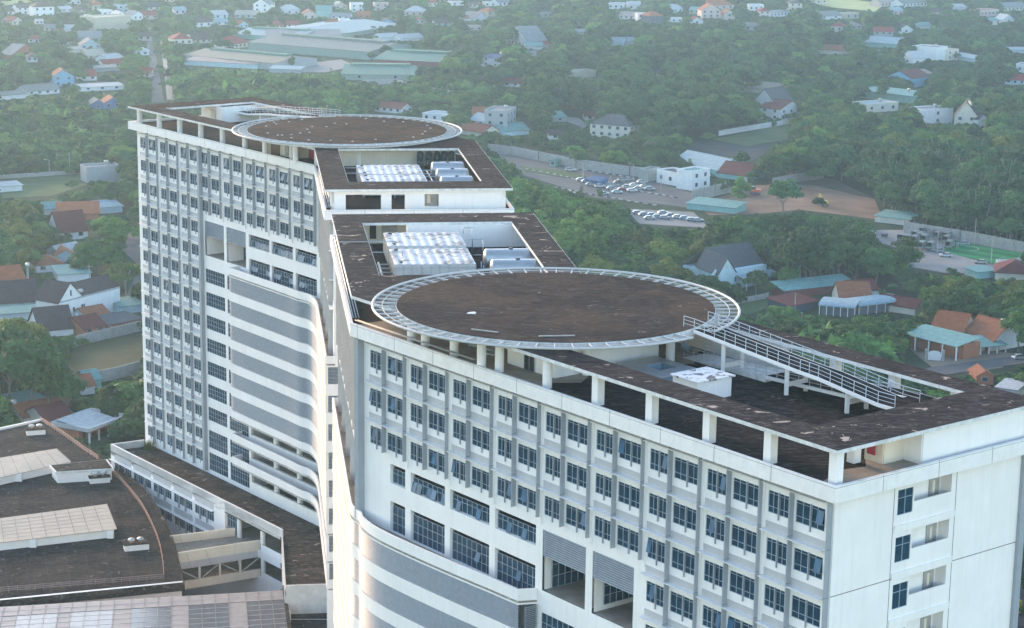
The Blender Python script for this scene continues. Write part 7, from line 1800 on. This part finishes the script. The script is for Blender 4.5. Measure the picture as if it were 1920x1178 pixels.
for (px, py, hp, sp, lab, grp) in (
  [(x, y, h, s_, 'tall dark broadleaf tree in the grove above the curved roof annex', 'grove above the annex') for x, y, h, s_ in ((15, 770, 150, 'round_a'), (55, 782, 165, 'round_b'), (95, 784, 128, 'round_a'), (128, 786, 92, 'round_b'), (-10, 730, 130, 'round_b'), (70, 742, 110, 'round_a'), (105, 752, 85, 'round_b'))] +
  [(x, y, h, 'yellow', 'big tree with yellow green crown at the left edge', 'yellow green trees at the left edge') for x, y, h in ((12, 705, 118), (48, 700, 112), (78, 705, 92))] +
  [(x, y, h, 'flat', 'flat topped spreading tree along the street left of the far wing', 'flat topped street trees') for x, y, h in ((228, 494, 82), (186, 515, 72), (236, 572, 84), (205, 462, 62))] +
  [(x, y, h, 'flat', 'spreading tree in the row on the left side of the avenue', 'avenue trees, left row') for x, y, h in ((262, 205, 40), (263, 184, 38), (259, 164, 36), (258, 146, 34), (254, 130, 32), (252, 114, 30), (250, 99, 28), (250, 86, 26), (254, 74, 25), (258, 63, 24))] +
  [(955, 350, 50, 'round_c', 'single rounded tree at the car park entrance right of the far tank court', None), (862, 254, 48, 'round_c', 'single rounded tree at the right rim of the far helipad', None), (1390, 390, 62, 'tall_b', 'lone tree on a bare stem before the red excavation', None), (1293, 325, 28, 'cone', 'small dark conical tree behind the white office', None),
   (1697, 524, 72, 'round_a', 'round tree standing at the near edge of the concrete yard', None), (1640, 540, 84, 'round_b', 'broad tree at the left corner of the concrete yard', None), (1325, 574, 66, 'round_b', 'dense dark tree in front of the crossed gable house, left', None), (1418, 556, 56, 'round_a', 'tree in front of the crossed gable house, right', None), (1826, 256, 28, 'round_a', 'dark tree before the solar villa', None), (1226, 270, 48, 'round_c', 'lighter round tree right of the cream villa', None)]):
    g = G(px, py); dd = PX((g[0], g[1], 0))[2]; cand.append((400 + hp, g[0], g[1], hp * dd / FPX / .975, sp, (None, None, None, lab, grp)))
cand.sort(key=lambda t: -t[0])
HREF = {'bush': 7.0, 'bush_b': 7.0, 'banana': 6.0, 'palm': 11.0}
proto = {}
CATN = {'palm': ('palm_tree', 'palm'), 'banana': ('banana_plant', 'banana plant'), 'bush': ('shrub', 'shrub'), 'bush_b': ('shrub', 'shrub')}
def place_tree(rec):
    hp, x, y, h, sp, z = rec; nm, ct = CATN.get(sp, ('broadleaf_tree', 'tree'))
    t = thing(nm, z[3], ct, (x, y, 0), tr.uniform(0, 6.28), z[4]); s = h / HREF.get(sp, 10.0); t.scale = (s * tr.uniform(.9, 1.15), s * tr.uniform(.9, 1.15), s)
    c = link('crown', SPEC[sp][0], t); link('trunk', SPEC[sp][1], t); proto.setdefault(sp, c)
first = cand[:300]
have = {c[4] for c in first}
for sp in SPEC:
    if sp not in have:
        i = next((i for i, c in enumerate(cand) if c[4] == sp and c[0] > 0 and i >= 300), None)
        if i is not None: first[-1 - len(have) % 5] = cand[i]; have.add(sp)
fs = set(map(id, first))
for c in first: place_tree(c)
rest = [c for c in cand if id(c) not in fs]
print('trees', len(first), 'woodland', len(rest), 'smallest individual px', first[-1][0])
def woodland(recs):
    names = sorted({c[4] for c in recs if c[4] in proto})
    recs = [c for c in recs if c[4] in proto]
    me = bpy.data.meshes.new('woodland'); me.from_pydata([(c[1], c[2], 0) for c in recs], [], [])
    me.attributes.new('turn', 'FLOAT_VECTOR', 'POINT'); me.attributes.new('size', 'FLOAT_VECTOR', 'POINT'); me.attributes.new('pick', 'INT', 'POINT'); rt, sc, pk = (me.attributes[k] for k in ('turn', 'size', 'pick'))
    rot = []; siz = []
    for c in recs:
        s = c[3] / HREF.get(c[4], 10.0); rot += [0, 0, tr.uniform(0, 6.28)]; siz += [s * tr.uniform(.95, 1.3), s * tr.uniform(.95, 1.3), s]
    rt.data.foreach_set('vector', rot); sc.data.foreach_set('vector', siz); pk.data.foreach_set('value', [names.index(c[4]) for c in recs])
    o = link('woodland', me); tag(o, 'continuous woodland and scattered far trees filling the plain between the houses', 'woodland', None, 'stuff')
    ng = bpy.data.node_groups.new('planting', 'GeometryNodeTree'); ng.interface.new_socket('Geometry', in_out='INPUT', socket_type='NodeSocketGeometry'); ng.interface.new_socket('Geometry', in_out='OUTPUT', socket_type='NodeSocketGeometry')
    N, L = ng.nodes, ng.links; gi = N.new('NodeGroupInput'); go = N.new('NodeGroupOutput'); jn = N.new('GeometryNodeJoinGeometry')
    def attr(nm, ty):
        a = N.new('GeometryNodeInputNamedAttribute'); a.data_type = ty; a.inputs['Name'].default_value = nm
        return [s for s in a.outputs if s.enabled and s.name == 'Attribute'][0]
    p_, r_, s_ = attr('pick', 'INT'), attr('turn', 'FLOAT_VECTOR'), attr('size', 'FLOAT_VECTOR')
    for i, nm in enumerate(names):
        oi = N.new('GeometryNodeObjectInfo'); oi.transform_space = 'ORIGINAL'; oi.inputs['Object'].default_value = proto[nm]; oi.inputs['As Instance'].default_value = True
        cp_ = N.new('FunctionNodeCompare'); cp_.data_type = 'INT'; cp_.operation = 'EQUAL'
        ia = [s for s in cp_.inputs if s.enabled]; L.new(p_, ia[0]); ia[1].default_value = i
        ip = N.new('GeometryNodeInstanceOnPoints'); L.new(gi.outputs[0], ip.inputs['Points']); L.new(cp_.outputs[0], ip.inputs['Selection']); L.new(oi.outputs['Geometry'], ip.inputs['Instance']); L.new(r_, ip.inputs['Rotation']); L.new(s_, ip.inputs['Scale']); L.new(ip.outputs[0], jn.inputs[0])
    L.new(jn.outputs[0], go.inputs[0]); md = o.modifiers.new('planting', 'NODES'); md.node_group = ng
woodland(rest)

# ------------------------------------------------------------------ haze
hz = MB().box(-2600, 2600, -200, 5400, -5, HC + 25).build('haze', [])
hm = bpy.data.materials.new('haze_air'); hm.use_nodes = True; n = hm.node_tree; n.nodes.remove(n.nodes['Principled BSDF'])
pv = n.nodes.new('ShaderNodeVolumePrincipled'); pv.inputs['Color'].default_value = HAZE_COLOR; pv.inputs['Density'].default_value = HAZE_DENSITY; pv.inputs['Anisotropy'].default_value = HAZE_G
n.links.new(pv.outputs[0], n.nodes['Material Output'].inputs['Volume']); hz.data.materials.append(hm); tag(hz, kind='stuff')
for o in list(bpy.data.meshes):
    if o.users == 0: bpy.data.meshes.remove(o)
